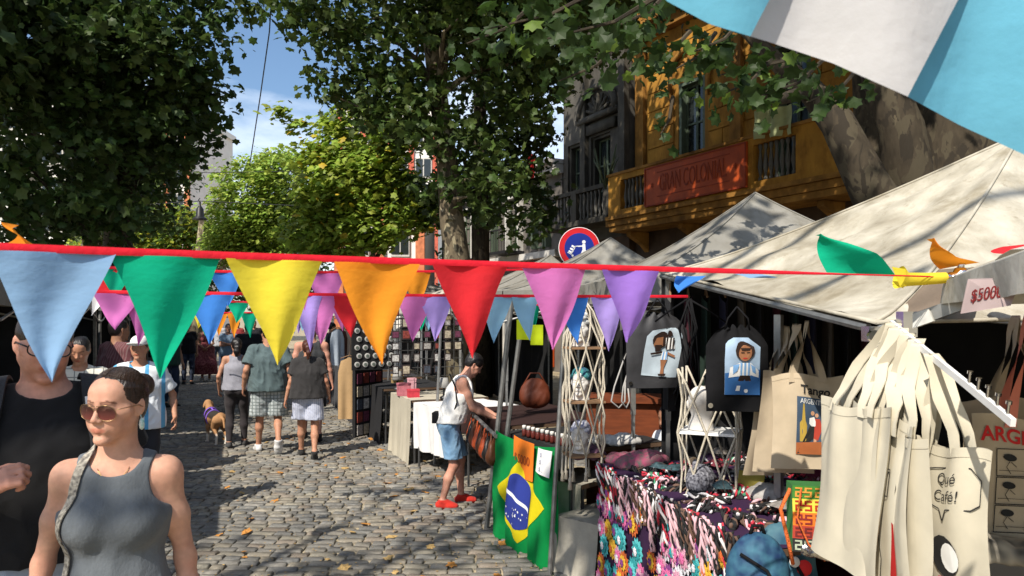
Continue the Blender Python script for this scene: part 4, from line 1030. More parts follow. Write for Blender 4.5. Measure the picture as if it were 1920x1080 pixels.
def tent(label, c, ez, peak, m, valance=.16, sag=1.5, back=True, n=10, legs=(0,1,2,3), seed=0, group='market tents', side=(), noise=.012, open_under=.0, vent=None, cm=None, scis=(0,1,2,3)):
    """c: four corners (x,y) street-near, street-far, back-far, back-near; ez eave heights; peak (x,y,z)"""
    C4 = [Vector((c[i][0], c[i][1], ez[i])) for i in range(4)]; pk = Vector(peak)
    root = empty('market_tent', (C4[0].x, C4[0].y, 0), label=label, cat='tent', group=group); O = root.location.copy()
    rs = random.Random(seed); mb = MB()
    for i in range(4):
        a, b = C4[i], C4[(i+1) % 4]; 
        def fn(u, v, a=a, b=b):
            e = a.lerp(b, u); s = v     # v=0 at the peak
            p = pk.lerp(e, s); base = pk.z+(e.z-pk.z)*s
            z = e.z+(pk.z-e.z)*(1-s)**sag
            z -= .045*math.sin(math.pi*u)*s*(1-s)*4*.6
            z += noise*(math.sin(u*23+s*9+seed)+math.sin(u*11-s*17+seed*2))*min(1, s*2)*(1-abs(2*u-1)**4)
            return Vector((p.x, p.y, z))-O
        mb.grid(fn, 22, 16)
    mb.build('canopy', m, root, smooth=True)
    mb = MB()
    for i in range(4):
        a = C4[i]; mb.tube([Vector((pk.lerp(a,s).x, pk.lerp(a,s).y, a.z+(pk.z-a.z)*(1-s)**sag+.004))-O for s in [k/12 for k in range(13)]], .008, n=5)
        b = C4[(i+1) % 4]; mb.tube([a.lerp(b, k/10)-O+Vector((0,0,.002)) for k in range(11)], .009, n=5)
    mb.build('seam', m, root, smooth=True)
    if valance:
        mb = MB()
        for i in range(4):
            a, b = C4[i], C4[(i+1) % 4]; d = (b-a); out = Vector((d.y, -d.x, 0)).normalized()
            if (a+d*.5-pk).dot(out) < 0: out = -out
            mb.grid(lambda u, v, a=a, d=d, out=out: a+d*u-O+out*(.012+.012*math.sin(u*31+seed)*v)+Vector((0,0,-valance*v*(1+.06*math.sin(u*9+seed)))), 30, 3)
        mb.build('valance', m, root, smooth=True)
    for i in legs:
        p = C4[i]-O; inn = (Vector((pk.x, pk.y, 0))-Vector((C4[i].x, C4[i].y, 0))).normalized()*.05
        mb = MB(); mb.box((p.x+inn.x, p.y+inn.y, p.z/2+.55), (.035,.035,p.z-1.1)); mb.box((p.x+inn.x, p.y+inn.y, .72), (.026,.026,1.44)); mb.box((p.x+inn.x, p.y+inn.y, .01),(.10,.10,.02))
        mb.build('leg', steel, root)
    mb = MB(); mb2 = MB()
    for i in scis:
        a, b = C4[i]-O, C4[(i+1) % 4]-O; z = Vector((0,0,-.05)); mid = (a+b)/2
        mb.tube([a+z, mid+Vector((0,0,-.32))], .012, n=5); mb.tube([a+z+Vector((0,0,-.30)), mid+Vector((0,0,-.02))], .012, n=5)
        mb.tube([b+z, mid+Vector((0,0,-.32))], .012, n=5); mb.tube([b+z+Vector((0,0,-.30)), mid+Vector((0,0,-.02))], .012, n=5)
    if scis: mb.build('scissor_frame', steel, root)
    if back:
        a, b = C4[2]-O, C4[3]-O; mb = MB()
        mb.grid(lambda u, v: a.lerp(b, u)+Vector((.04*math.sin(u*26), .03*math.sin(u*31), 0))-Vector((0,0,1))*(a.lerp(b,u).z*v*.98), 40, 2)
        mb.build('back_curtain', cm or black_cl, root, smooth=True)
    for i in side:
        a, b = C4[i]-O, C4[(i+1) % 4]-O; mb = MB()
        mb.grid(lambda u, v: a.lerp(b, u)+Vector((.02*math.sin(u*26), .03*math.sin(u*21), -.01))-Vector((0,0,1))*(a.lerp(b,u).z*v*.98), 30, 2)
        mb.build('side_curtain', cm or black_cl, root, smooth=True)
    return root
# A: the large canopy beside the camera
tA = tent('large dirty off-white tent canopy over the tote bag stall', [(1.33,2.7),(1.05,5.2),(4.1,5.5),(4.3,2.8)], [1.80,2.13,2.15,1.86], (2.72,3.95,2.80), canvas, valance=0, sag=1.28, seed=3, legs=(1,2), noise=.016, side=(1,), cm=black_cl, scis=(2,))
mb = MB(); mb.tube([(0,.06,-.01),(-.28,2.5,.32)], .016, n=6)      # hem pipe
o = mb.build('hem_pole', steel, tA); o.location = (0,0,1.79)
# C and further
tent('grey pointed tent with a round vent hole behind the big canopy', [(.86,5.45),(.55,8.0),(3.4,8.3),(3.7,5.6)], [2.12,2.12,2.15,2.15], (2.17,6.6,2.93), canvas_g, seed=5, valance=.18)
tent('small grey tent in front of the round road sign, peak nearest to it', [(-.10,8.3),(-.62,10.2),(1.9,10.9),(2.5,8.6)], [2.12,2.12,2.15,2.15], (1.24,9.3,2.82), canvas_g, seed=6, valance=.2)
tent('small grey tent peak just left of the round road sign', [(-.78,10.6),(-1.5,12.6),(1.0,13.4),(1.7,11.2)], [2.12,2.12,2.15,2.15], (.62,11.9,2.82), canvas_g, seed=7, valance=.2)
rowR = []
p = Vector((-1.62,13.0,0)); dr = Vector((-.36,1,0)).normalized(); wr_ = Vector((1,.36,0)).normalized()
rl = ['pale tent behind the orange and red pennants, nearest of the far right row','pale tent second in the far right row','pale tent third in the far right row','pale tent fourth in the far right row','farthest pale tent of the right row']
for i in range(5):
    a = p+dr*i*2.9; b = a+dr*2.5; c_ = [a, b, b+wr_*2.5, a+wr_*2.5]; m_ = (a+b)/2+wr_*1.25
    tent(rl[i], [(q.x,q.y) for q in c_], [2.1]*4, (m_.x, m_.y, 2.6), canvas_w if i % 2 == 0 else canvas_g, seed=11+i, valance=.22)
ll = ['dark shaded tent at the left edge, nearest on the left side','tent behind the woman in the checked shirt','tent behind the woman in the white cap','fourth tent of the left row','fifth tent of the left row','farthest tent of the left row']
p = Vector((-3.45,4.4,0)); dl = Vector((-.38,1,0)).normalized(); wl_ = Vector((-1,-.38,0)).normalized()
for i in range(6):
    a = p+dl*i*3.1; b = a+dl*2.8; c_ = [a, b, b+wl_*2.7, a+wl_*2.7]; m_ = (a+b)/2+wl_*1.3
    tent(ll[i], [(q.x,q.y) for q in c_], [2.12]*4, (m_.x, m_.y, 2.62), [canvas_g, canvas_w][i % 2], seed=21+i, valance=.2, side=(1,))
# B: the canopy corner nearest the camera
tB = tent('nearest pale tent corner with chrome fitting and price card', [(.62,.35),(1.50,2.55),(4.6,2.4),(4.4,.1)], [1.98,1.945,2.0,2.0], (2.9,1.3,2.9), canvas_w, valance=.085, sag=1.1, seed=9, legs=(2,), back=True, scis=())
mb = MB(); O = tB.location
mb.lathe([(.020,-.03),(.028,-.015),(.022,0),(.030,.012),(.026,.03),(.012,.045)], at(1793,520,2.53)-O, n=12, M=Matrix.Rotation(R(60),3,'Y')); mb.tube([at(1800,505,2.53)-O, at(1806,488,2.53)-O],[.012,.008],n=8); mb.build('corner_fitting', chrome, tB, smooth=True)
# bar between the two tents, the hook arm and the brown flap
bar = empty('frame_bar', at(1655,620,2.66), label='square metal frame bar with a paper sticker under the canopy corner', cat='frame bar'); O = bar.location
mb = MB(); a, b = at(1636,628,2.72)-O, at(1840,556,2.46)-O; d, s1, s2 = dirframe(b-a); MM = Matrix((d, s1, s2)).transposed()
mb.box((a+b)/2, ((b-a).length,.024,.045), M=MM); mb.build('bar', steel, bar)
mb = MB(); mb.box(a.lerp(b,.42)+Vector((0,-.016,0)), ((b-a).length*.26,.028,.047), M=MM); mb.build('sticker', M_('worn white paper',(.55,.55,.52),var=.2,scale=30), bar)
mb = MB(); mb.box(at(1640,626,2.70)-O, (.07,.06,.055)); mb.lathe([(.022,0),(.022,.02)], at(1636,630,2.66)-O, n=12, M=Matrix.Rotation(R(90),3,'X')); mb.box(at(1700,608,2.62)-O,(.05,.05,.09)); mb.build('clamp', chrome, bar)
flp = empty('tarp_flap', at(1740,560,2.75), label='brown grey tarpaulin flap between the two nearest tents', cat='tarpaulin'); O = flp.location
mb = MB(); q = [at(1660,608,2.78)-O, at(1822,566,2.62)-O, at(1840,500,2.9)-O, at(1760,505,3.0)-O]
mb.grid(lambda u, v: (q[0].lerp(q[1],u)).lerp(q[3].lerp(q[2],u), v)+Vector((0,.02*math.sin(u*12),0)), 12, 6); mb.build('flap', canvas_b, flp, smooth=True)
arm_ = empty('bag_hook', at(1690,612,2.55), label='white sloping display arm with pegs sticking out towards the street', cat='hook arm'); O = arm_.location
mb = MB(); a, b = at(1672,606,2.62)-O, at(1900,793,1.78)-O; d, s1, s2 = dirframe(b-a); MM = Matrix((d, s1, s2)).transposed(); mb.box((a+b)/2, ((b-a).length,.012,.020), M=MM); mb.build('sloping_tube', white_m, arm_)
for k in range(5):
    mb = MB(); q_ = a.lerp(b, .72+.062*k); mb.tube([q_+Vector((0,0,.01)), q_+Vector((.0,-.004,.035))], .0035, n=6); mb.tube([q_+Vector((0,-.004,.035)), q_+Vector((0,-.006,.043))], .007, n=8); mb.build('peg', chrome, arm_)
A0, A1 = a+O, b+O
card = empty('price_card', at(1860,548,1.88), label='pinkish card with handwritten $5000 hung on the nearest tent', cat='price card'); O = card.location
mb = MB(); pts_ = [at(1802,588,1.96)-O, at(1895,573,1.80)-O, at(1917,520,1.80)-O, at(1816,523,1.96)-O]; mb.add(pts_+[p_+Vector((0,.003,0)) for p_ in pts_], [(0,1,2,3),(7,6,5,4),(0,4,5,1),(1,5,6,2),(2,6,7,3),(3,7,4,0)]); mb.build('card', M_('pink grey cardboard',(.40,.31,.30),var=.1,scale=10), card)
pen = M_('red brown ink', (.20,.02,.02), rough=.6)
text_obj('$5000', 'lettering', pen, .041, card, Matrix.Translation(at(1848,552,1.885)-O+Vector((-.0015,-.0005,0))) @ Matrix.Rotation(R(-81),4,'Z') @ Matrix.Rotation(R(-6),4,'Y') @ UP @ Matrix.Diagonal((1.0,1.1,1,1)), ext=.0008, shear=.35)
# a rail of stall poles seen among the goods
def pole(label, a, b, r_=.02, m=None, sq=False):
    o = empty('tent_pole', (a[0],a[1],min(a[2],b[2])), label=label, cat='pole'); O = o.location; mb = MB(); mb.tube([Vector(a)-O, Vector(b)-O], r_, n=4 if sq else 8); mb.build('tube', m or steel, o); return o
pole('grey square post in front of the tango tote bag', at(1460,590,3.9), (at(1460,700,3.9).x,3.9,0), .026, sq=True)
pole('left of the two leaning metal posts behind the green flag', at(960,560,6.1), (at(912,985,6.35).x,6.35,0), .022)
pole('right of the two leaning metal posts behind the green flag', at(984,560,6.0), (at(935,900,6.25).x,6.25,.3), .02)
pole('bent post carrying the right edge of the green flag', at(1060,600,5.25), (at(1030,1085,5.25).x,5.22,0), .017)
# ---------------------------------------------------------------- tables with cloths
def table(label, a, b, depth, h, m, side=1, gather=.012, drop=.98, cloth_name='table_cloth', top_m=None, corner=None, label2=None, hem=0, group=None):
    """a,b: the street edge (x,y); depth to the +perp side"""
    A, B = Vector((a[0],a[1],0)), Vector((b[0],b[1],0)); d = B-A; L = d.length; dn = d/L; w = Vector((dn.y,-dn.x,0))*side
    root = empty('display_table', A, label=label, cat='table', group=group)
    mb = MB(); c = (d/2+w*depth/2); MM = Matrix((dn, w, Vector((0,0,1)))).transposed(); mb.box(c+Vector((0,0,h-.015)), (L,depth,.03), M=MM); mb.build('tabletop', top_m or M_('table board',(.10,.06,.035)), root)
    for s_, t_ in ((.04,.04),(.96,.04),(.04,.96),(.96,.96)):
        mb = MB(); mb.tube([d*s_+w*depth*t_+Vector((0,0,h-.03)), d*s_+w*depth*t_], .014, n=6); mb.build('leg', steel_d, root)
    cl_ = None
    if m:
        cl_ = MB(); f = h*drop
        def fn(u, v):
            g = gather*(math.sin(u*L*19+1.3*math.sin(u*7))+.5*math.sin(u*L*43+2))*v
            return d*u - w*(.02+g+.05*v*v*hem)+Vector((0,0,h+.004-f*v*(1+.012*math.sin(u*L*11))))
        cl_.grid(fn, int(L*28)+4, 14)
        cl_.grid(lambda u, v: d*u+w*depth*v-w*.02*(1-v)+Vector((0,0,h+.004+.003*math.sin(u*20+v*9))), 20, 6)
        o2 = cl_.build(cloth_name, m, root, smooth=True)
        return root, o2
    return root, None
def clothm(key, c, **k): 
    a = dict(rough=.92, var=.08, scale=4, bump=.25, bscale=30, trans=.08); a.update(k); return M_(key, c, **a)
# right row of covered tables from near to far
table('table with plain beige cloth reaching the ground', (-1.22,9.05), (-1.62,10.0), 1.0, .80, clothm('beige cloth',(.46,.42,.33)), hem=.5)
table('table with loose white cloth beside the beige one', (-.62,8.2), (-1.18,9.0), .9, .78, clothm('white cloth',(.72,.71,.70)), drop=.72, gather=.03, hem=-.4)
table('table with black cloth behind a white pole', (-1.82,10.5), (-2.35,11.8), 1.0, .80, clothm('black cloth',(.018,.018,.02)), hem=.9)
table('table with charcoal cloth flaring over the stones', (-2.45,12.1), (-2.9,13.3), 1.0, .82, clothm('charcoal cloth',(.035,.035,.04)), hem=1.6)
table('far table with grey black cloth', (-3.1,13.8), (-3.9,16.0), 1.0, .82, clothm('grey black cloth',(.06,.06,.065)), hem=.8)
table('bag seller table beside the leaning man', (.0,6.6), (-.52,7.9), 1.0, .85, clothm('dark red brown cloth',(.03,.012,.01)), drop=.3)
table('table behind the green flag with small jars', (.42,5.42), (-.05,6.35), .9, .84, clothm('dark cloth',(.02,.02,.02)), drop=.25)
pole('white pole in front of the black table cloth', at(788,735,10.2), (at(772,880,10.2).x,10.2,0), .022, white_m)
pole('thin pole between the beige and the white cloth', at(828,590,9.1), (at(814,880,9.1).x,9.1,0), .018)
pole('thin pole left of the beige cloth', at(735,600,12.0), (at(722,830,12.0).x,12.0,0), .018)
# left row of dark tables
for i in range(6):
    a = Vector((-3.65,4.7,0))+dl*i*3.1; b = a+dl*2.4
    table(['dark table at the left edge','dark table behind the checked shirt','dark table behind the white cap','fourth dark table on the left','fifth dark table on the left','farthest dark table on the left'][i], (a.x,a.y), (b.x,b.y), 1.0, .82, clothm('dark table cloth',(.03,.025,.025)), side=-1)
# ---------------------------------------------------------------- bunting
FC = dict(blue=(.25,.42,.64), sky=(.30,.55,.75), green=(.0,.40,.22), yellow=(.80,.66,.05), orange=(.85,.30,.02), red=(.72,.025,.035), pink=(.62,.17,.47), purple=(.36,.19,.68), lilac=(.45,.32,.78), royal=(.05,.22,.65), white=(.75,.75,.75), lime=(.6,.75,.02), navy=(.04,.15,.45))
def fm(c): return M_('felt '+c, FC[c], rough=.92, var=.09, scale=7, bump=.28, bscale=26, trans=.34, stretch=(1,1,1.6), detail=9)
tape = M_('red cotton tape', (.72,.012,.03), rough=.75, var=.1, scale=20, bump=.2, trans=.15)
def bunting(label, ctrl, flags, tw=.013, fw=.2, fh=.22, group='pennant strings across the street', seed=0, blow=.03, thin=None):
    """ctrl: 3 points of a quadratic; flags: (t, colour, width scale, height scale, blow, twist)"""
    a, c, b = [Vector(p) for p in ctrl]
    Pq = lambda t: a*(1-t)**2+c*2*t*(1-t)+b*t*t
    root = empty('bunting_string', a, label=label, cat='bunting', group=group); O = a
    mb = MB(); n = 48
    def fn(u, v):
        p = Pq(u)-O; k = 1 if thin is None or u < thin else max(.25, 1-(u-thin)*6)
        return p+Vector((0,-.002*math.sin(v*math.pi), tw*(.5-v)*k))
    mb.grid(fn, n, 2); mb.grid(lambda u, v: fn(u, v)+Vector((0,.005,.002)), n, 2); mb.build('tape', tape, root, smooth=True)
    L = (b-a).length
    for i, (t, col, ws, hs, bl, tws) in enumerate(flags):
        p = Pq(t)-O; dt = (Pq(min(1,t+.01))-Pq(max(0,t-.01))).normalized(); nn = Vector((dt.y,-dt.x,0)).normalized()
        W, Hh = fw*ws, fh*hs; mb = MB()
        rs = random.Random(seed*50+i); ph = rs.uniform(0,6)
        def ff(u, v):
            w = W*(1-v)*(u-.5); z = -Hh*v-tw*.4
            off = bl*v*v + .010*math.sin(v*5+ph)*v + .008*math.sin((u-.5)*7+ph+v*3)*(1-v*.5) + tws*(u-.5)*(1-v)*v*2
            return p+dt*(w+ .012*math.sin(v*3+ph)*v)+nn*off+Vector((0,0,z+ .25*abs(off)*v))
        mb.grid(ff, 12, 16); mb.grid(lambda u, v: ff(.0+u, v*.07)+nn*-.0015, 12, 2); mb.build('pennant', fm(col), root, smooth=True)
    return root
def tsolve(ctrl, px):
    a, c, b = [Vector(p) for p in ctrl]; best = min((abs((lambda q: q.x/q.y*F+CX)(a*(1-t)**2+c*2*t*(1-t)+b*t*t)-px), t) for t in [i/600 for i in range(601)])
    return best[1]
def fl_at(ctrl, L): return [(tsolve(ctrl, f[0]),)+tuple(f[1:]) for f in L]
c1 = [at(-150,458,1.22), at(700,492,1.72), at(1786,520,2.52)]
bunting('main pennant string across the foreground with large bright felt triangles', c1, fl_at(c1, [
    (102,'blue',1.0,1.06,.0,.02),(314,'green',1.0,1.08,-.01,.0),(518,'yellow',1.0,1.0,.0,.01),(708,'orange',1.0,1.03,.01,.0),(882,'red',1.0,1.0,.0,-.01),(1042,'pink',.95,.93,.0,.01),(1184,'purple',.95,.90,-.02,.02)]), seed=1, fw=.197, fh=.222, thin=.75)
def flying(label, pts, col, mname='pennant', name='loose_pennant', group=None):
    """pennant blown upwards; outline given as a short ribbon of left/right edge points"""
    O = pts[0][0]; o = empty(name, O, label=label, cat='pennant', group=group); mb = MB()
    n = len(pts)-1
    def fn(u, v):
        x = v*n; i = min(int(x), n-1); f = x-i; l = pts[i][0].lerp(pts[i+1][0], f); r_ = pts[i][1].lerp(pts[i+1][1], f)
        return l.lerp(r_, u)-O+Vector((0,.03*math.sin(v*4+u*3),0))
    mb.grid(fn, 8, 14); mb.build(mname, fm(col), o, smooth=True); return o
d_ = 2.5
flying('green pennant blown upwards above the cord in front of the big canopy', [(at(1552,514,d_),at(1680,516,d_)),(at(1542,480,d_),at(1640,478,d_-.03)),(at(1535,455,d_+.03),at(1580,455,d_)),(at(1532,440,d_+.03),at(1534,440,d_+.03))], 'green')
flying('orange pennant sticking up beside the chrome tent fitting', [(at(1762,505,2.55),at(1838,492,2.5)),(at(1755,486,2.55),at(1785,484,2.5)),(at(1748,465,2.5),at(1756,463,2.5)),(at(1742,448,2.5),at(1744,448,2.5))], 'orange')
flying('red pennant lying on the nearest tent edge at right', [(at(1858,470,2.6),at(1888,476,2.5)),(at(1890,461,2.6),at(1905,470,2.5)),(at(1925,458,2.6),at(1926,460,2.5))], 'red')
flying('blue pennant folded on the cord at the left end of the canopy', [(at(1268,517,2.3),at(1325,517,2.35)),(at(1268,535,2.3),at(1300,530,2.35)),(at(1269,549,2.3),at(1272,549,2.3))], 'royal')
flying('pale blue pennant lying flat on the canopy behind the cord', [(at(1330,512,2.9),at(1345,505,2.9)),(at(1390,505,2.9),at(1400,522,2.85)),(at(1452,520,2.9),at(1455,521,2.9))], 'blue')
o = empty('rolled_pennant', at(1735,522,2.5), label='yellow pennant rolled around the cord end like a tube', cat='pennant'); mb = MB(); O = o.location
mb.tube([at(1686,520,2.5)-O, at(1700,524,2.5)-O, at(1735,523,2.5)-O, at(1773,521,2.5)-O],[.040,.024,.021,.019],n=14,cap=False); mb.poly([at(1672,500,2.5)-O,at(1700,505,2.48)-O,at(1694,541,2.48)-O,at(1688,538,2.5)-O]); mb.build('pennant', fm('yellow'), o, smooth=True)
# strings behind
c2 = [at(60,545,3.3), at(620,556,3.5), at(1290,556,4.3)]
bunting('second pennant string with pink and lilac triangles behind the main one', c2, fl_at(c2, [(140,'purple',.8,.25,.1,0),(222,'pink',1.0,.75,.05,.02),(262,'pink',.75,1.0,.0,0),(392,'royal',.9,1.0,.04,0),(600,'pink',.9,1.0,.0,.03),(578,'lilac',.6,1.15,.03,0),(655,'red',.85,.85,.0,.0),(778,'pink',.9,.95,.0,.0),(818,'lilac',.85,.95,.01,0),(930,'sky',.9,1.0,.0,0),(1140,'lilac',1.0,1.25,.0,.02),(985,'sky',.7,1.0,.05,.05),(1075,'royal',.8,1.1,.05,.05)]), tw=.014, fw=.22, fh=.24, seed=2)
c3 = [at(150,498,4.6), at(420,520,4.7), at(1000,505,6.0)]
bunting('third pennant string with a blue triangle over the street', c3, fl_at(c3, [(218,'green',.9,.8,.08,.03),(205,'red',1.3,1.3,.02,0),(425,'royal',.9,.9,.06,.05),(610,'pink',1.2,1.2,.02,0),(780,'orange',1.0,1.2,.02,0),(880,'green',.9,1,0,0)]), tw=.016, seed=3, fw=.24, fh=.26)
c4 = [at(340,562,6.0), at(620,575,6.0), at(1010,572,7.2)]
bunting('fourth pennant string with small yellow green and light blue triangles', c4, fl_at(c4, [(372,'yellow',.9,.9,0,0),(445,'green',.8,.7,.03,0),(640,'pink',.8,.9,0,0),(790,'green',.7,.9,.02,.02),(805,'sky',.8,.9,0,.0),(905,'pink',.8,1,0,0),(998,'green',.9,1.2,0,0),(552,'royal',.8,1,0,0),(570,'sky',.8,.9,0,0)]), tw=.014, fw=.22, fh=.25, seed=4)
c5 = [at(330,585,9.5), at(460,590,9.5), at(640,580,10.5)]
bunting('farthest low pennant string with small orange and green triangles', c5, fl_at(c5, [(412,'orange',.8,1,0,0),(440,'orange',.8,1.1,0,0),(468,'green',.9,1.1,0,0),(385,'green',.8,1,0,0),(500,'red',.8,1,0,0),(560,'lilac',.8,1,0,0)]), tw=.014, fw=.24, fh=.3, seed=5)
for px, py, col, lb in ((188,563,'white','white pennant hanging at the edge of the left tent'),(978,618,'lime','lime paper tag hanging beside the light blue pennant'),(1004,628,'lime','lime yellow card hanging below the pink pennant')):
    q = at(px,py,4.4); o = empty('hanging_tag', q, label=lb, cat='tag'); mb = MB()
    if col == 'white': mb.grid(lambda u, v: Vector((-.05+.12*u*(1-v), .01*math.sin(u*5), .03-.12*v)), 4, 4)
    else: mb.grid(lambda u, v: Vector((-.03+.075*u, .01*math.sin(u*5), .06-.12*v)), 4, 4)
    mb.build('tag', fm(col), o, smooth=True)
o = flying('orange cloth tip above the red tape at the left edge', [(at(14,456,1.5),at(62,459,1.5)),(at(14,440,1.5),at(52,443,1.5)),(at(17,428,1.5),at(34,430,1.5)),(at(20,420,1.5),at(23,420,1.5))], 'orange')
# huge pale blue and white pennant right in front at the top
hb = empty('big_flag', at(1600,60,.95), label='huge light blue and white striped flag across the top right corner', cat='flag'); O = hb.location
D = .95
blue_f = M_('light blue flag cloth', (.11,.34,.46), rough=.9, var=.14, scale=7, bump=.3, bscale=40, trans=.35); white_f = M_('white flag cloth', (.50,.49,.49), rough=.9, var=.08, scale=7, bump=.3, bscale=40, trans=.35)
edge = [(1190,-60),(1250,2),(1330,45),(1440,78),(1560,118),(1700,180),(1800,235),(1925,292),(2050,350)]
def epx(u):
    x = u*(len(edge)-1); i = min(int(x), len(edge)-2); f = x-i; return (edge[i][0]*(1-f)+edge[i+1][0]*f, edge[i][1]*(1-f)+edge[i+1][1]*f)
def strip(u0, u1, name, m, sl=115):
    mb = MB()
    def fn(u, v):
        x, y_ = epx(u0+(u1-u0)*u); return at(x+sl*v*1.9, y_-420*v, D+.03*math.sin(u*5+v*3)+.05*v)-O
    mb.grid(fn, 16, 14); mb.build(name, m, hb, smooth=True)
ub = lambda px: next(u for u in [i/400 for i in range(401)] if epx(u)[0] >= px)
strip(0, ub(1406), 'blue_stripe', blue_f); strip(ub(1406), ub(1702), 'white_stripe', white_f); strip(ub(1702), 1, 'blue_stripe', blue_f)
# ---------------------------------------------------------------- goods
cot = M_('natural cotton canvas', (.60,.55,.43), rough=.95, var=.07, scale=12, bump=.07, bscale=420, trans=.10)
cot2 = M_('raw beige cotton', (.50,.41,.29), rough=.95, var=.08, scale=12, bump=.07, bscale=420, trans=.10)
ink = M_('black print ink', (.02,.02,.02), rough=.8); redink = M_('red print ink', (.55,.02,.02), rough=.8)
def tote(label, hang, ang, w=.36, h=.40, sd_=.32, m=None, seed=0, thick=.03, front=None, strap_m=None, group='cotton tote bags', flare=0.0, roll=0.0, lean=0.0):
    """hang: point where the straps hang; ang: yaw; the printed face looks along local -Y"""
    root = empty('tote_bag', hang, rz=ang, label=label, cat='bag', group=group); m = m or cot; root.rotation_euler = (Matrix.Rotation(roll, 3, 'Y') @ Matrix.Rotation(ang, 3, 'Z')).to_euler()
    rs = random.Random(seed); ph = [rs.uniform(0,6) for _ in range(4)]; lv = Matrix.Rotation(-ang, 3, 'Z') @ Vector((lean,0,0))
    def face(s):
        def fn(u, v):
            b = thick*.5*math.sin(math.pi*min(1,max(0,u)))**.5*(.25+.75*math.sin(math.pi*min(1,.12+v*.8)))
            x = (u-.5)*w*(1-.06*math.sin(math.pi*v)+flare*v)
            y = s*b+.010*math.sin(u*9+ph[0]+v*2)*(1-v*.4)+.006*math.sin(u*17+ph[1])*(1-v)+.008*math.sin(v*5+ph[2])
            return Vector((x, y, -sd_-h*v+.012*math.sin(u*7+ph[3])*(1-v)-.02*math.cos((u-.5)*math.pi)*0))+lv
        return fn
    mb = MB(); f1, f2 = face(-1), face(1); mb.grid(f1, 18, 18); mb.grid(f2, 18, 18)
    for e in (0,1): mb.grid(lambda u, v, e=e: f1(e, v).lerp(f2(e, v), u), 2, 18)
    mb.grid(lambda u, v: f1(u, 1).lerp(f2(u, 1), v), 18, 2); mb.build('bag_body', m, root, smooth=True)
    mb = MB(); mb.grid(lambda u, v: f1(u, .0+.055*v)+Vector((0,-.002,.0)), 18, 2); mb.build('top_hem', m, root, smooth=True)
    for s in (-1,1):
        mb = MB(); bx = w*rs.uniform(.19,.30)
        path = []
        for k in range(15):
            t = k/14*2-1; x = bx*t*(1 if abs(t) > .5 else .75+.25*abs(t)*2) ; z = -sd_*(abs(t)**1.25)-.004
            if abs(t) == 1: z -= .03
            path.append(Vector((x*(.25+.75*abs(t)), s*(.006+.012*abs(t))+.010*math.sin(t*4+ph[0]+s)*(1-t*t)+.006*math.sin(t*11+ph[1]), z)))
        def sf(u, v):
            x = u*14; i = min(int(x), 13); f = x-i; p = path[i].lerp(path[i+1], f); d = (path[i+1]-path[i]).normalized()
            tw = 1.0*math.sin(u*math.pi)   # strap turns where it goes over the arm
            wd = Vector((1,0,0))*(1-tw)+Vector((0,1,0))*tw
            return p+wd.normalized()*(v-.5)*.036+lv*min(1, -p.z/sd_)**.8
        mb.grid(sf, 28, 2); 
        mb.grid(lambda u, v: sf(u, v)+Vector((0,s*.002,.0015)), 28, 2)
        mb.build('handle', strap_m or m, root, smooth=True)
    if front: front(root, lambda u, v: f1(u, v)+Vector((0,-.0035,0)))
    return root
def pprint_(root, fn, u0, u1, v0, v1, m, name='print', nu=8, nv=8, off=0.0):
    mb = MB(); mb.grid(lambda u, v: fn(u0+(u1-u0)*u, v0+(v1-v0)*v)+Vector((0,-off,0)), nu, nv); return mb.build(name, m, root, smooth=True)
def wrap_text(root, fn, body, u, v, size, m, w, h, shear=0, sx=1.0, bold=False, name='lettering'):
    o = text_obj(body, name, m, size, root, Matrix.Identity(4), ext=0, shear=shear, font_bold=bold)
    for vt in o.data.vertices:
        q = fn(u+vt.co.x*sx/w, v-vt.co.y/h); vt.co = q+Vector((0,-.0015,0))
    return o
def blob(root, fn, pts, m, name='print_shape', off=.0008):
    mb = MB(); mb.poly([fn(u, v)+Vector((0,-off,0)) for u, v in pts]); return mb.build(name, m, root)
def disc(cx, cy, rx, ry, n=14): return [(cx+rx*math.cos(2*math.pi*i/n), cy+ry*math.sin(2*math.pi*i/n)) for i in range(n)]
def outline(root, fn, pts, m, w=.004, off=.0012, close=True, name='print_line'):
    mb = MB(); P = pts+[pts[0]] if close else pts
    for a, b in zip(P, P[1:]):
        A, B = fn(*a)+Vector((0,-off,0)), fn(*b)+Vector((0,-off,0)); d = B-A
        if d.length < 1e-5: continue
        n_ = Vector((-d.z,0,d.x)).normalized()*w/2; mb.poly([A-n_, B-n_, B+n_, A+n_])
    return mb.build(name, m, root)
# prints ---------------------------------------------------------------------
def pr_cafe(root, fn):
    outline(root, fn, [(.30,.16),(.42,.13),(.85,.12),(.94,.18),(.94,.32),(.86,.36),(.62,.37),(.57,.44),(.52,.37),(.34,.36),(.28,.30)], ink)
    wrap_text(root, fn, 'Qué', .60, .185, .046, ink, .30, .50, shear=.15); wrap_text(root, fn, 'Café!', .60, .290, .046, ink, .30, .50, shear=.15)
    blob(root, fn, disc(.55,.66,.17,.13), ink); blob(root, fn, disc(.62,.66,.10,.09), M_('print white',(.8,.8,.78)), off=.0016)
    blob(root, fn, [(.30,1.0),(.45,.80),(.75,.78),(.85,1.0)], redink); blob(root, fn, [(.55,.80),(.66,.80),(.6,.9)], M_('print white',(.8,.8,.78)), off=.0016)
def pr_side(root, fn):
    outline(root, fn, [(.3,.30),(.8,.30),(.8,.46),(.5,.46),(.42,.52),(.42,.46),(.3,.46)], ink); blob(root, fn, disc(.55,.60,.12,.07), ink); outline(root, fn, [(.5,.68),(.45,.85),(.5,.98)], ink, close=False); outline(root, fn, [(.6,.68),(.66,.85),(.62,.98)], ink, close=False)
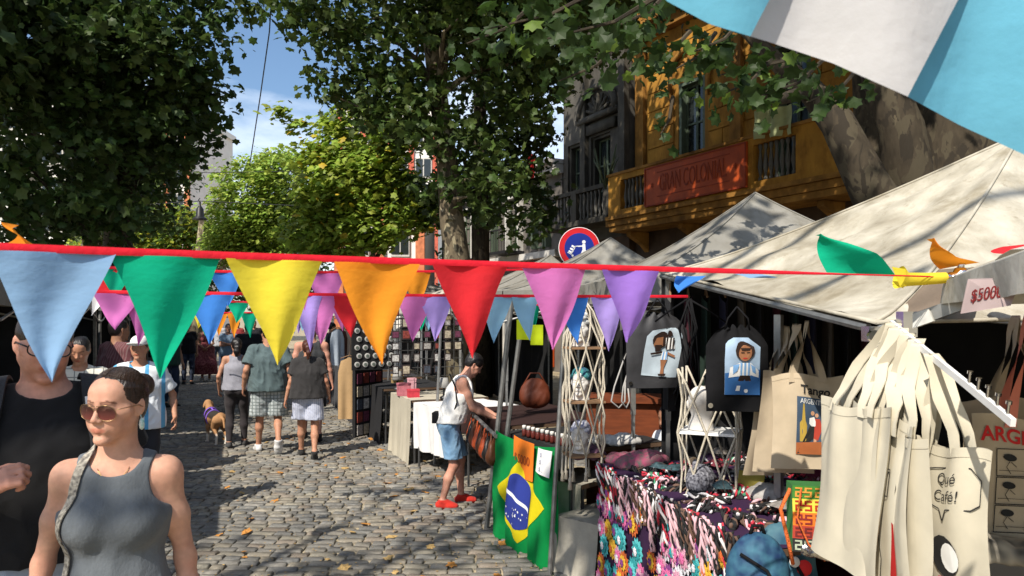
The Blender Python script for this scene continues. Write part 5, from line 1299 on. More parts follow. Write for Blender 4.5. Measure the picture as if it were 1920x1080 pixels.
def pr_red(root, fn):
    blob(root, fn, disc(.5,.35,.25,.10), ink); blob(root, fn, [(.3,.7),(.5,.5),(.75,.55),(.8,.85),(.35,.9)], redink)
def pr_argentina(root, fn):
    wrap_text(root, fn, 'ARGENTINA', .53, .14, .062, redink, .36, .44, bold=True, sx=1.0)
    for k in range(3):
        v0 = .24+k*.20; outline(root, fn, [(.18,v0),(.86,v0),(.86,v0+.19),(.18,v0+.19)], ink, w=.003)
        outline(root, fn, [(.20,v0+.15),(.84,v0+.15)], ink, w=.0015, close=False)
        # plain little scenes: round bush, house, people made of simple strokes
        blob(root, fn, disc(.30,v0+.05,.06,.026), ink); outline(root, fn, [(.30,v0+.075),(.27,v0+.12),(.31,v0+.165)], ink, w=.002, close=False); outline(root, fn, [(.31,v0+.08),(.36,v0+.11)], ink, w=.002, close=False)
        outline(root, fn, [(.45,v0+.165),(.45,v0+.10),(.56,v0+.10),(.56,v0+.165)], ink, w=.0015, close=False); outline(root, fn, [(.6,v0+.04),(.8,v0+.04),(.8,v0+.07),(.6,v0+.07)], ink, w=.0015)
        blob(root, fn, disc(.70,v0+.13,.07,.03), ink)
poster = M_('poster night blue', (.045,.075,.12), var=.3, scale=8); 
def pr_tango(root, fn):
    wrap_text(root, fn, 'Tango', .60, .16, .050, ink, .36, .40, bold=True, sx=1.25)
    pprint_(root, fn, .33, .86, .235, .84, poster, nu=6, nv=8); g = lambda u, v: fn(.33+.53*u, .235+.605*v)
    wrap_text(root, g, 'ARGENTINA', .5, .075, .030, M_('print white',(.8,.8,.78)), .19, .24, sx=.95)
    gold = M_('print gold', (.50,.34,.06)); skinp = M_('print skin', (.55,.30,.18)); rp = M_('print red', (.42,.05,.03)); bp = M_('print orange brown', (.33,.10,.03))
    blob(root, g, [(.0,.80),(1,.76),(1,1),(0,1)], bp, off=.001); blob(root, g, [(.10,.78),(.08,.45),(.14,.40),(.16,.12),(.20,.12),(.24,.40),(.30,.5),(.28,.78)], gold, off=.001)
    blob(root, g, [(.70,.72),(.72,.58),(.98,.56),(1.0,.74)], gold, off=.001)
    blob(root, g, disc(.45,.27,.055,.04), skinp, off=.0022); blob(root, g, disc(.57,.30,.05,.038), skinp, off=.0022)
    blob(root, g, [(.36,.36),(.50,.33),(.58,.48),(.46,.52),(.36,.46)], M_('print white',(.8,.8,.78)), off=.0018)
    blob(root, g, [(.52,.36),(.66,.36),(.74,.52),(.62,.75),(.50,.72)], rp, off=.0016); blob(root, g, [(.38,.50),(.52,.50),(.50,.72),(.30,.80),(.10,.98),(.03,.99),(.22,.72)], ink, off=.0020)
    blob(root, g, [(.50,.72),(.58,.74),(.56,.96),(.50,.97),(.50,.84)], skinp, off=.0018)
# near cluster of totes on the sloping arm ----------------------------------------
ad = (A1-A0)
cl_def = [ (.05, -82, 19, 'plain cream tote bag, outermost left of the cluster on the arm', None, .36,.56, 1, .30),
           (.12, -92, 13, 'second cream tote bag from the left in the cluster on the arm', None, .36,.56, 2, .27),
           (.19, -84, 9, 'cream tote bag with black round head print in the middle of the cluster', pr_side, .36,.54, 3, .28),
           (.26, -97, 6, 'cream tote bag with red and black print seen almost edge on', pr_red, .36,.56, 4, .28),
           (.32, -95, 2, 'cream tote bag just behind the speech bubble one', None, .34,.54, 5, .28),
           (.44, -82, -4, 'cream tote bag with speech bubble reading Qué Café', pr_cafe, .34,.50, 6, .28)]
for (t, ang, roll_, lb, pr, w_, h_, sd2, sl_), ln_ in zip(cl_def, (-.13,-.115,-.085,-.065,-.05,.03)):
    q = A0.lerp(A1, t)+Vector((0,0,.016)); tote(lb, q, R(ang), w_, h_, sl_, cot, sd2, thick=.035, front=pr, group='cream tote bags on the white arm', roll=R(roll_*.25), lean=ln_)
tote('raw beige tote bag with red ARGENTINA lettering and comic panels', at(1930,575,2.42), R(-8), .36, .46, .36, cot2, 12, front=pr_argentina, strap_m=M_('faded coral strap',(.62,.20,.14),rough=.9,var=.15,scale=8), group='hanging tote bags')
tote('plain beige tote bag behind the comic panel one', at(1905,590,2.62), R(-4), .38, .44, .30, cot2, 13, group='hanging tote bags')
tote('beige tote bag with a blue tango poster print in the stall', at(1513,600,3.62), R(-6), .34, .46, .27, cot2, 14, front=pr_tango, group='hanging tote bags')
tote('plain beige tote bag hanging behind the tango print one', at(1494,606,3.75), R(16), .36, .50, .26, cot2, 15, group='hanging tote bags', roll=R(5))
tote('beige tote bag tucked behind the grey post', at(1475,610,3.9), R(30), .34, .52, .28, cot2, 16, group='hanging tote bags', roll=R(8))
# drawstring bags ---------------------------------------------------------------
blackny = M_('black nylon', (.009,.009,.010), rough=.9, var=.2, scale=10, bump=.2, bscale=30, spec=.1)
greyny = M_('black nylon with painted sunlight', (.035,.035,.038), rough=.6, var=.2, scale=10, bump=.2, bscale=30)  # paler copy of the black nylon, sunlight put into its colour
def dstring(label, hang, ang, w, h, m, seed, bg, style):
    root = empty('drawstring_bag', hang, rz=ang, label=label, cat='bag', group='black drawstring bags'); rs = random.Random(seed); ph = rs.uniform(0,6)
    def face(s):
        def fn(u, v):
            nar = .42+.58*min(1, (v/.22))**.6; x = (u-.5)*w*nar
            y = s*.035*math.sin(math.pi*u)**.5*min(1, v*4)*(1-.5*v)+.010*math.sin(u*26+ph)*max(0,1-v*3.5)+.006*math.sin(u*7+v*6+ph)
            return Vector((x, y, -.10-h*v+.012*math.sin(u*22)*(v < .04)))
        return fn
    f1, f2 = face(-1), face(1); mb = MB(); mb.grid(f1, 22, 22); mb.grid(f2, 22, 22); mb.build('bag_body', m, root, smooth=True)
    fn = lambda u, v: f1(u, v)+Vector((0,-.004,0))
    if style == 0:
        pts = [(.30,.30),(.42,.20),(.80,.19),(.90,.28),(.88,.45),(.78,.86),(.22,.84),(.26,.5)]
    else: pts = [(.30,.18),(.42,.13),(.68,.13),(.86,.24),(.84,.80),(.28,.80),(.28,.4)]
    # fill the print area as a fan of small quads so that it follows the cloth
    mb = MB(); n = 22; us = [p[0] for p in pts]; vs = [p[1] for p in pts]; v0, v1 = min(vs), max(vs)
    def span(v):
        xs_ = []
        for (a, b), (c, d) in zip(pts, pts[1:]+pts[:1]):
            if (b-v)*(d-v) < 0 or b == v: xs_.append(a+(c-a)*(v-b)/((d-b) or 1e-9))
        return (min(xs_), max(xs_)) if len(xs_) > 1 else (.5,.5)
    def g(u, v): a, b = span(v0+(v1-v0)*min(.995,max(.005,v))); return fn(a+(b-a)*u, v0+(v1-v0)*v)
    mb.grid(g, 14, 18); mb.build('print', bg, root, smooth=True)
    sk = M_('print brown skin', (.30,.13,.06)); hr = M_('print hair', (.025,.012,.008)); st = M_('print sky stripe', (.20,.40,.70)); wt_ = M_('print white',(.8,.8,.78))
    def sh(p, m_, o_): blob(root, g, p, m_, off=o_*3+.003)
    if style == 1:     # a generic footballer with a big head of curls
        sh([(0,.62),(1,.56),(1,1),(0,1)], M_('print pitch blue',(.03,.12,.32)), .0008)
        sh([(.10,.70),(.14,.52),(.40,.44),(.72,.44),(.96,.58),(.96,.70),(.75,.66),(.30,.68)], wt_, .0012)
        sh(disc(.55,.23,.28,.17), hr, .0016); sh(disc(.55,.27,.19,.14), sk, .0024); sh([(.40,.18),(.70,.18),(.66,.22),(.44,.22)], hr, .003)
        sh([(.42,.25),(.52,.25),(.52,.265),(.42,.265)], hr, .003); sh([(.58,.25),(.68,.25),(.68,.265),(.58,.265)], hr, .003); sh([(.48,.35),(.62,.35),(.60,.365),(.50,.365)], redink, .003)
        sh([(.38,.44),(.72,.44),(.70,.66),(.42,.66)], wt_, .0020)
        for x in (.42,.53,.64): sh([(x,.44),(x+.06,.44),(x+.055,.66),(x+.01,.66)], st, .0026)
        sh([(.42,.66),(.70,.66),(.74,.75),(.58,.76),(.56,.72),(.52,.76),(.36,.75)], hr, .0026); sh([(.40,.75),(.50,.75),(.44,.88),(.36,.88)], sk, .002); sh([(.62,.75),(.72,.75),(.72,.86),(.64,.86)], sk, .002)
        sh([(.34,.84),(.44,.84),(.42,.93),(.30,.93)], wt_, .0026); sh(disc(.60,.93,.055,.035), wt_, .0026); sh([(.22,.48),(.40,.46),(.34,.58),(.22,.64)], st, .0022); sh([(.72,.46),(.86,.52),(.88,.64),(.78,.60)], st, .0022)
    else:
        sh(disc(.38,.24,.22,.17), hr, .0016); sh([(.26,.20),(.44,.18),(.46,.36),(.30,.42),(.20,.34)], sk, .0022); sh([(.24,.34),(.44,.34),(.42,.46),(.28,.48)], hr, .0026)
        sh(disc(.62,.12,.08,.07), hr, .0022); sh([(.52,.20),(.74,.20),(.80,.42),(.56,.44)], wt_, .0020)
        for x in (.54,.64,.72): sh([(x,.20),(x+.045,.20),(x+.05,.43),(x+.01,.43)], hr, .0026)
        sh([(.48,.48),(.62,.48),(.64,.64),(.46,.64)], wt_, .002); sh([(.50,.48),(.54,.48),(.53,.64),(.49,.64)], st, .0026); sh([(.58,.48),(.62,.48),(.62,.64),(.58,.64)], st, .0026)
        sh([(.16,.50),(.48,.47),(.48,.51),(.18,.54)], hr, .0022); sh([(.62,.48),(.84,.56),(.83,.60),(.62,.53)], sk, .0022)
        sh([(.46,.64),(.64,.64),(.58,.80),(.60,.93),(.50,.93),(.50,.80)], sk, .002); sh([(.44,.92),(.66,.92),(.64,.965),(.46,.965)], hr, .003)
    for q in (-1,1):
        mb = MB(); mb.lathe([(.006,0),(.013,0),(.013,.004),(.006,.004)], f1(.5+q*.44,.93)+Vector((0,-.006,0)), n=12, M=Matrix.Rotation(R(90),3,'X')); mb.build('eyelet', chrome, root)
    mb = MB()
    for q in (-1,1):
        mb.tube([Vector((0,0,.0)), Vector((q*.05,-.02,-.06)), Vector((q*w*.2,0,-.12))], .0045, n=6)
        mb.tube([Vector((q*w*.2,.02,-.12)), Vector((q*w*.46+.03,.05,-.3)), Vector((q*w*.50,.05,-.10-h*.6)), f1(.5+q*.44,.93)+Vector((0,.02,0))], .0045, n=6)
    mb.build('cord', blackny, root, smooth=True); return root
dstring('black drawstring bag with black and white footballer print, sunlight painted in as grey', at(1232,560,4.9), R(14), .44, .49, greyny, 1, M_('print pale blue grey',(.42,.50,.56),var=.15,scale=9), 0)
dstring('black drawstring bag with curly haired striped footballer print', at(1382,575,3.75), R(-4), .31, .43, blackny, 2, M_('print grey blue',(.28,.38,.50),var=.2,scale=9), 1)
for k, (pxy, lb) in enumerate((((1290,560,4.5),'thick bunch of black cords tied under the canopy edge'),)):
    o = empty('cord_bundle', at(*pxy), label=lb, cat='cords'); mb = MB(); rs = random.Random(k)
    for i in range(9):
        x = rs.uniform(-.10,.10); mb.tube([(rs.uniform(-.02,.02),0,0),(x*.6,rs.uniform(-.03,.03),-.18),(x*.3+rs.uniform(-.05,.05),rs.uniform(-.03,.03),-.40),(x,rs.uniform(-.04,.04),-rs.uniform(.5,.66))], .005, n=5)
    mb.tube([(0,0,0),(-.12,0,-.08),(-.2,0,-.14)], .006, n=5); mb.tube([(0,0,0),(.14,0,-.08),(.25,0,-.16)], .006, n=5); mb.build('cord', blackny, o, smooth=True)
ropeg = M_('pale rope', (.50,.45,.36), rough=.95, var=.15, scale=40, bump=.6, bscale=220)
o = empty('rope_loop', at(1180,640,5.0), label='grey white rope loop hanging below the lit drawstring bag', cat='rope'); mb = MB(); O = o.location
for off in (0, 14): mb.tube([at(1194+off*.3,560,5)-O, at(1178+off,650,5)-O, at(1152+off*1.2,725,5)-O, at(1146+off*1.4,752,4.98)-O, at(1160+off,765,5)-O, at(1172+off*.6,752,5)-O, at(1172+off*.3,715,5)-O], .006, n=6)
mb.build('rope', M_('grey rope',(.35,.34,.33),rough=.9), o, smooth=True)
# macrame hangers with foam heads -------------------------------------------------------
def head_mesh(h=.0055, scarf=0, seed=0):
    s = SD(); head_prims(s, True); s.cone((0,.014,-.045),(0,.016,-.135),.048,.052,k=.03); s.cone((0,.01,-.135),(0,.01,-.15),.062,.066,ku=1.2,k=.03); s.plane((0,0,-.155),(0,0,-1))
    return nets(s, h)
HV, HQ = head_mesh()
foam = M_('white foam', (.62,.59,.55), rough=.9, var=.05, scale=14, bump=.1)
foam_me = np_mesh('foam_head', HV+np.array((0,0,.155),np.float32), HQ); foam_me.materials.append(foam)
def scarf_mesh(style):
    s = SD(); s.ell((0,.018,.040),(.085,.104,.088),k=.02)
    if style == 2: s.ell((0,.10,.02),(.06,.05,.06),k=.03)
    s.fn(lambda Q: (.018+.55*np.clip(-Q[:,1]-.02,0,1)-.25*np.clip(Q[:,1],0,.1)) - Q[:,2]); s.cone((-.07,-.045,.045),(.07,-.045,.055),.015,.015,k=.02)
    if style != 1: s.ell((.02,-.085,.085),(.035,.015,.018),k=.01); s.ell((.055,-.07,.11),(.02,.012,.03),k=.01)
    V, Q = nets(s, .006); return wrinkle(V, Q, .004, 30, style), Q
def checker(key, c1, c2, sc=40):
    m = M_(key, c1, col2=c2, scale=sc, rough=.9, detail=1); return m
sc_m = [checker('black and white scarf',(.02,.02,.02),(.75,.75,.72),22), checker('blue green scarf',(.03,.05,.16),(.05,.25,.22),26), checker('lilac white scarf',(.20,.22,.38),(.70,.70,.74),30), checker('dark dotted scarf',(.02,.02,.03),(.25,.25,.28),60), checker('wine scarf',(.10,.01,.02),(.25,.05,.08),30)]
scs = {}
def mann(label, loc, rz, style, mi, sc=1.0):
    o = empty('mannequin_head', loc, rz=rz, label=label, cat='mannequin head', group='foam heads in the rope hangers'); o.scale = (sc,)*3
    h = bpy.data.objects.new('foam_head', foam_me); COL.objects.link(h); h.parent = o
    if style is not None:
        if style not in scs: scs[style] = scarf_mesh(style)
        V, Q = scs[style]; add_mesh('headscarf', np_mesh('headscarf', V+np.array((0,0,.155),np.float32), Q), sc_m[mi], o)
    return o
wood = M_('thin wood shelf', (.22,.13,.07), rough=.7, var=.3, scale=10)
def hanger(label, top, lv, hw, hd, n, seed, wm, tail=.22, rot=0.0, cap=True):
    """top: hanging point; lv: heights of the shelves below it"""
    root = empty('macrame_hanger', top, rz=rot, label=label, cat='hanger', group='rope hangers with shelves')
    for z in lv:
        mb = MB(); mb.box((0,0,-z),(hw*2,hd*2,.014)); mb.build('shelf', wm, root)
    def rim(t):
        t %= 1; P4 = [(-hw,-hd),(hw,-hd),(hw,hd),(-hw,hd)]; x = t*4; i = int(x) % 4; f = x-int(x); a, b = P4[i], P4[(i+1) % 4]; return (a[0]+(b[0]-a[0])*f, a[1]+(b[1]-a[1])*f)
    zs = [0]+list(lv); rs = random.Random(seed)
    for k in range(n):
        for s in (-1,1):
            pts = []; r_ = .0062
            for j in range(len(zs)-1):
                z0, z1 = zs[j], zs[j+1]; steps = 4
                for q in range(steps+ (1 if j == len(zs)-2 else 0)):
                    f = q/steps; z = z0+(z1-z0)*f
                    if j == 0 and cap: g_ = min(1, f*1.15)**.7
                    else: g_ = 1-.07*math.sin(math.pi*f)
                    t = (k+.5)/n + s*(.5/n)*abs(((j*steps+q) % 4)/2-1) - s*.25/n*0
                    x, y_ = rim(t); pts.append(Vector((x*g_*1.01+rs.uniform(-.002,.002), y_*g_*1.01, -z)))
            mb = MB(); mb.tube(pts, r_, n=6); mb.build('rope', ropeg, root, smooth=True)
    for k in range(n):
        x, y_ = rim((k+.5)/n+.5/n); zb = -zs[-1]; mb = MB(); L_ = tail*rs.uniform(.7,1)
        mb.tube([(x,y_,zb),(x+rs.uniform(-.01,.01),y_,zb-L_*.6),(x,y_,zb-L_*.7),(x,y_,zb-L_*.75),(x,y_,zb-L_)], [.006,.007,.014,.010,.017], n=7); mb.build('tassel', ropeg, root, smooth=True)
    return root
ht = at(1094,560,5.05); zl = [CAMZ+(HY-py)/F*5.05 for py in (652,752,852)]
hanger('nearer left rope hanger with three wrapped foam heads beside the green flag', ht, [ht.z-z for z in zl], .125, .10, 9, 1, wood, rot=R(12))
for i, (z, lb) in enumerate(zip(zl, ('foam head in black and white scarf, top of the left hanger','foam head in blue green scarf, middle of the left hanger','foam head in lilac and white scarf, bottom of the left hanger'))):
    mann(lb, (ht.x-.02, 5.05, z+.008), R(-18), [0,1,2][i], [0,1,2][i], .80)
ht = at(1332,690,4.15); zl = [CAMZ+(HY-py)/F*4.15 for py in (808,960)]
hanger('right rope hanger with white frame shelves in front of the stall', ht, [ht.z-z for z in zl], .155, .13, 8, 2, white_m, rot=R(-24), tail=.13, cap=False)
for z, lb, st_, mi in ((zl[0],'blank foam head on the upper shelf of the right hanger',None,0),(zl[1],'foam head with dark dotted scarf on the lowest shelf',2,3)):
    mann(lb, (ht.x-.05, 4.15, z+.008), R(150), st_, mi, .92)
# crochet table ------------------------------------------------------------------------
purple_cl = clothm('deep purple cloth',(.028,.008,.038), trans=0)
tR, tC = table('corner table covered by purple cloth with crochet flowers', (1.06,3.1), (.60,4.92), 1.5, .84, purple_cl, gather=.015, )
Aa, Bb = Vector((1.06,3.1,0)), Vector((.60,4.92,0)); dC = Bb-Aa; wC = Vector((dC.y,-dC.x,0)).normalized()
yarn = {k: M_('yarn '+k, c, rough=.95, var=.2, scale=60, bump=.8, bscale=160) for k, c in dict(teal=(.03,.30,.32), aqua=(.10,.50,.52), pink=(.65,.14,.32), rose=(.60,.30,.40), yellow=(.72,.42,.04), white=(.68,.66,.70), plum=(.22,.05,.22), orange=(.60,.13,.03)).items()}
def rosette(r_, cols, seed):
    mb = MB(); rs = random.Random(seed)
    for ring, (rr, hh, pet) in enumerate(((1.0,.0,12),(.68,.008,10),(.36,.016,7))):
        n = pet*4; V = [Vector((0,0,hh+.006))]
        for i in range(n):
            a = 2*math.pi*i/n; q = rr*r_*(1+.14*math.cos(a*pet)); V.append(Vector((q*math.cos(a), q*math.sin(a), hh+.004*math.sin(a*pet*2))))
        mb.add(V, [(0,i,i % n+1) for i in range(1,n+1)], ring)
    me = bpy.data.meshes.new('crochet_flower'); me.from_pydata([tuple(v) for v in mb.v], [], mb.f); me.polygons.foreach_set('material_index', mb.m)
    for c in cols: me.materials.append(yarn[c])
    return me
ros = [rosette(.072, c, i) for i, c in enumerate((('aqua','teal','white'),('pink','rose','plum'),('teal','aqua','plum'),('yellow','yellow','orange'),('white','rose','pink'),('rose','pink','white'),('plum','pink','teal'),('orange','yellow','plum')))]
rs = random.Random(9); nrm = -wC
xa = dC.normalized(); zz = Vector((0,0,1)); rotm = Matrix((xa, zz, nrm)).transposed()
if rotm.determinant() < 0: rotm = Matrix((-xa, zz, nrm)).transposed()
for i in range(17):
    for j in range(6):
        if rs.random() < .08: continue
        u = (i+.5+(.5 if j % 2 else 0))*.108; z = .72-j*.125+rs.uniform(-.02,.02)
        if u > dC.length: continue
        o = bpy.data.objects.new('crochet_flower', ros[rs.randrange(8)]); COL.objects.link(o); o.parent = tC
        g = .015*math.sin((u/dC.length)*dC.length*19)*(1-z/.84)
        o.matrix_local = Matrix.Translation(xa*u - wC*(.036+g)+Vector((0,0,z))) @ rotm.to_4x4() @ Matrix.Diagonal((rs.uniform(.8,1.1),)*3+(1,))
# braided headbands hung over the table edge
def band_mesh(seed, c):
    mb = MB(); rs = random.Random(seed); L_ = rs.uniform(.26,.36)
    for s in range(3):
        pts = []
        for k in range(22):
            t = k/21; a = t*22+s*2.09; y_ = -.035*math.sin(t*math.pi)*1.0; z = -L_*math.sin(t*math.pi) if False else -(abs(t-.5)*2*0+ (1-abs(2*t-1))*L_)
            pts.append(Vector((.045*(t-.5)*2*.6+.010*math.cos(a), .012*math.sin(a)+y_, z)))
        mb.tube(pts, .0085, n=5, mi=s % len(c), flat=.6)
    me = bpy.data.meshes.new('braid'); me.from_pydata([tuple(v) for v in mb.v], [], mb.f); me.polygons.foreach_set('material_index', mb.m); me.polygons.foreach_set('use_smooth',[True]*len(mb.f))
    for q in c: me.materials.append(q)
    return me
bk_, wh_, rd_, pk_ = M_('black jersey',(.015,.015,.016)), M_('white jersey',(.65,.62,.62)), M_('red jersey',(.45,.03,.05)), M_('pale pink jersey',(.6,.38,.42))
gr_ = M_('green jersey',(.05,.22,.12)); br_ = M_('brown jersey',(.12,.07,.05))
bands = [band_mesh(i, c) for i, c in enumerate(((bk_,wh_),(rd_,bk_),(pk_,bk_),(gr_,wh_,rd_),(bk_,bk_,wh_),(br_,pk_),(wh_,rd_,bk_),(bk_,br_)))]
bcount = {}
for i in range(40):
    u = .18+i*.041; j = rs.randrange(8) if i > 30 else rs.choice([0,2,4,5,7,6,1])
    if i > 31: j = rs.choice([3,1,6])
    q = Aa+xa*u-wC*(.05+rs.uniform(0,.03)); o = bpy.data.objects.new('braided_headband', bands[j]); COL.objects.link(o)
    o.location = (q.x, q.y, .865+rs.uniform(-.015,.02)); o.rotation_euler = (0,0,math.atan2(xa.y, xa.x)+rs.uniform(-.5,.5)); o.scale = (1,1,rs.uniform(.65,1))
    bcount[j] = bcount.get(j, 0)+1
    tag(o, ORD[bcount[j]-1]+' '+['black and white','red and black','pink and black','green, white and red','mostly black','brown and pink','white and red','dark brown'][j]+' braided headband from the near end of the table edge', 'headband', 'braided headbands on the table edge')
def cardsign(label, c, w, h, m, ang, lines, tm, tilt=0, size=.03, name='price_sign', shear=.1, th=.004):
    o = empty(name, c, rz=ang, label=label, cat='sign'); o.rotation_euler = (0, tilt, ang)
    mb = MB(); mb.box((0,0,0),(w,th,h)); mb.build('card', m, o)
    for k, ln in enumerate(lines): text_obj(ln, 'lettering', tm, size, o, Matrix.Translation((0,-th/2-.001,h*(.5-(k+.7)/(len(lines)+.4)))) @ UP, ext=.0006, shear=shear)
    return o
kraft = M_('grey brown cardboard',(.30,.25,.18),var=.1); paper = M_('white paper',(.72,.71,.70),rough=.8,var=.03)
aC = math.atan2(-xa.y, -xa.x)
q = at(1216,945,4.18); cardsign('cardboard sign reading VINCHAS on the edge of the crochet table', (q.x,q.y,q.z), .26, .17, kraft, aC, ['VINCHAS',''], ink, size=.062)
q = at(1222,972,4.12); cardsign('white paper price tag under the VINCHAS sign', (q.x,q.y,q.z), .125, .11, paper, aC, ['3','x $'], ink, size=.045)
# heaps of goods on the tables -----------------------------------------------------------
def crumple(label, c, r3, m, seed, name='folded_cloth', cat='cloth', grp=None, amp=.02):
    s = SD(); rs = random.Random(seed); rx, ry, rz_ = r3
    for k in range(6): s.ell((rs.uniform(-.5,.5)*rx, rs.uniform(-.5,.5)*ry, rs.uniform(0,.4)*rz_), (rx*rs.uniform(.4,.7), ry*rs.uniform(.4,.7), rz_*rs.uniform(.4,.8)), k=.03)
    s.plane((0,0,0),(0,0,-1)); V, Q = nets(s, .012); V = wrinkle(V, Q, amp*.55, 13, seed)
    o = add_mesh(name, np_mesh(name, V, Q), m, None, loc=c); return tag(o, label, cat, grp)
hp = [((1100,905),5.2,(.16,.14,.08),'print scarf dark',(.04,.03,.05),(.22,.10,.16),'rose and dark patterned scarf heap beside the left end of the crochet table'),
      ((1190,900),4.9,(.22,.2,.09),'print scarf pink',(.45,.08,.16),(.10,.12,.10),'pink patterned scarf heap on the crochet table'),
      #((1235,915),4.6,(.22,.2,.08),'dark knit',(.012,.014,.02),(.03,.04,.06),'dark knitted heap in the middle of the crochet table'),
      #((1320,940),4.2,(.22,.18,.07),'black white cloth',(.012,.012,.012),(.20,.19,.18),'black and white crumpled cloths near the grey post'),
      #((1400,960),3.9,(.2,.2,.09),'grey black cloth heap',(.010,.010,.010),(.14,.13,.13),'grey and black cloth heap right of the lower hanger'),
      ((1440,935),4.0,(.14,.14,.07),'pale folded cloth',(.30,.28,.26),(.40,.38,.36),'pale folded cloth beside the grey post'),
      ((1150,860),5.6,(.22,.16,.06),'white plastic wrap',(.55,.54,.52),(.32,.31,.30),'white crumpled wrapping on the inner table')]
for (pxy, d, r3, key, c1_, c2_, lb) in hp:
    q = at(pxy[0], pxy[1], d); crumple(lb, (q.x, d, max(.845, min(q.z, .90)) if d < 5.5 else .88), r3, M_(key, c1_, col2=c2_, scale=34, detail=2, rough=.9), len(lb), name='cloth_heap', grp='cloth heaps on the tables')
for k in range(95):     # loose headbands heaped flat over the whole table top
    u = .05+rs.random()*1.8; w_ = .08+rs.random()**1.3*.95; j = rs.choice([0,1,4,7,7,5,1,4,2,3]); q = Aa+xa*u+wC*w_
    o = bpy.data.objects.new('loose_headband', bands[j]); COL.objects.link(o)
    o.location = (q.x, q.y, .862+.03*rs.random()); o.rotation_euler = (R(90+rs.uniform(-9,9)), R(rs.uniform(-8,8)), rs.uniform(0,6.3)); o.scale = (1.1,1.1,rs.uniform(.5,.9))
    tag(o, ['black and white','red and black','pink and black','green, white and red','mostly black','brown and pink','white and red','dark brown'][j]+' braided headband lying in the heap on the crochet table', 'headband', 'headbands heaped on the crochet table')
pcs = [(.02,.02,.025),(.12,.02,.03),(.03,.06,.07),(.16,.12,.08),(.05,.02,.06),(.20,.18,.16)]; pnm = ['black','red','teal','tan','plum','grey']
for k in range(26):
    u = .08+rs.random()*1.75; w_ = .16+rs.random()*.95; q = Aa+xa*u+wC*w_; o = empty('pouch', (q.x, q.y, .846+.03*(k % 3)), rz=rs.uniform(0,3), label='small '+pnm[k % 6]+' cloth pouch lying among the heaps on the crochet table', cat='pouch', group='small pouches on the crochet table')
    mb = MB(); sx, sy, sz = rs.uniform(.05,.09), rs.uniform(.04,.07), rs.uniform(.015,.03); pz = rs.uniform(0,6)
    mb.grid(lambda a, b: Vector((sx*(a*2-1), sy*(b*2-1), sz*(1-abs(2*a-1)**3)*(1-abs(2*b-1)**3)*(1+.3*math.sin(a*9+pz)))), 8, 8); mb.grid(lambda a, b: Vector((sx*(a*2-1), sy*(b*2-1), 0)), 1, 1); mb.build('body', M_('pouch '+pnm[k % 6], pcs[k % 6], var=.5, scale=60), o, smooth=True)
    mb = MB(); mb.tube([(-sx,0,.004),(-sx*.3,0,sz+.003),(sx*.3,0,sz+.003),(sx,0,.004)], .003, n=5); mb.build('zip', steel_d, o)
# inner tables, orange shelf, maroon cloth
table('inner table of the tote bag stall with maroon cover', (2.0,3.3), (1.7,4.9), 1.0, .95, clothm('maroon cloth',(.10,.008,.02)), drop=.9)
o = empty('wooden_cabinet', (1.25,6.3,0), rz=R(-10), label='orange brown wooden cabinet inside the dark stall', cat='cabinet'); mb = MB(); om = M_('orange brown wood',(.13,.03,.008),var=.25,scale=6,stretch=(1,1,6))
mb.box((0,0,.55),(1.2,.4,1.1)); mb.build('body', om, o); mb = MB(); mb.box((0,-.02,1.13),(1.26,.46,.04)); mb.build('top', om, o)
for k in range(3):
    mb = MB(); mb.box((-.38+k*.38,-.21,.8),(.34,.02,.4)); mb.build('door', om, o)
# bag with bright geometric print -----------------------------------------------------------
q = at(1533,962,2.95); gbag = empty('patterned_bag', q, rz=R(-6), label='bright yellow orange and red geometric patterned bag', cat='bag')
rows = [((.05,.20,.03),(.60,.28,.05)),((.62,.50,.06),(.35,.02,.01)),((.65,.16,.02),(.20,.02,.02)),((.40,.05,.03),(.14,.02,.02)),((.02,.02,.02),(.35,.40,.30))]
def gb_f(u, v): return Vector(((u-.5)*.22, -.05-.012*math.sin(u*math.pi)+.004*math.sin(v*9), .12-.26*v))
mb = MB(); mb.grid(gb_f, 8, 10); mb.grid(lambda u, v: gb_f(u, v)+Vector((0,.09,0)), 8, 10)
for e in (0,1): mb.grid(lambda u, v, e=e: gb_f(e, v)+Vector((0,.09*u,0)), 2, 10)
mb.build('bag_body', M_('bag green lining',(.05,.18,.05)), gbag, smooth=True)
for r_ in range(5):
    bgm = M_('bag row %d' % r_, rows[r_][0], rough=.9, var=.1, scale=60); fgm = M_('bag motif %d' % r_, rows[r_][1], rough=.9, var=.1, scale=60)
    f0_ = lambda u, v, r_=r_: gb_f(u, (r_+v)/5)+Vector((0,-.002,0)); mb = MB(); mb.grid(f0_, 8, 3); mb.build('woven_row', bgm, gbag, smooth=True)
    mb = MB(); 
    for k in range(3):
        u0 = .04+k*.33
        def bx_(a, b, c, d): mb.poly([f0_(u0+a*.28, c)+Vector((0,-.003,0)), f0_(u0+b*.28, c)+Vector((0,-.003,0)), f0_(u0+b*.28, d)+Vector((0,-.003,0)), f0_(u0+a*.28, d)+Vector((0,-.003,0))])
        bx_(0,.42,.12,.24); bx_(.3,.42,.24,.50); bx_(0,.42,.42,.54); bx_(0,.12,.54,.86); bx_(0,.42,.74,.86)
        bx_(.56,1,.12,.24); bx_(.56,.68,.24,.50); bx_(.56,1,.42,.54); bx_(.88,1,.54,.86); bx_(.56,1,.74,.86); bx_(.42,.56,.42,.54)
    mb.build('woven_motif', fgm, gbag)
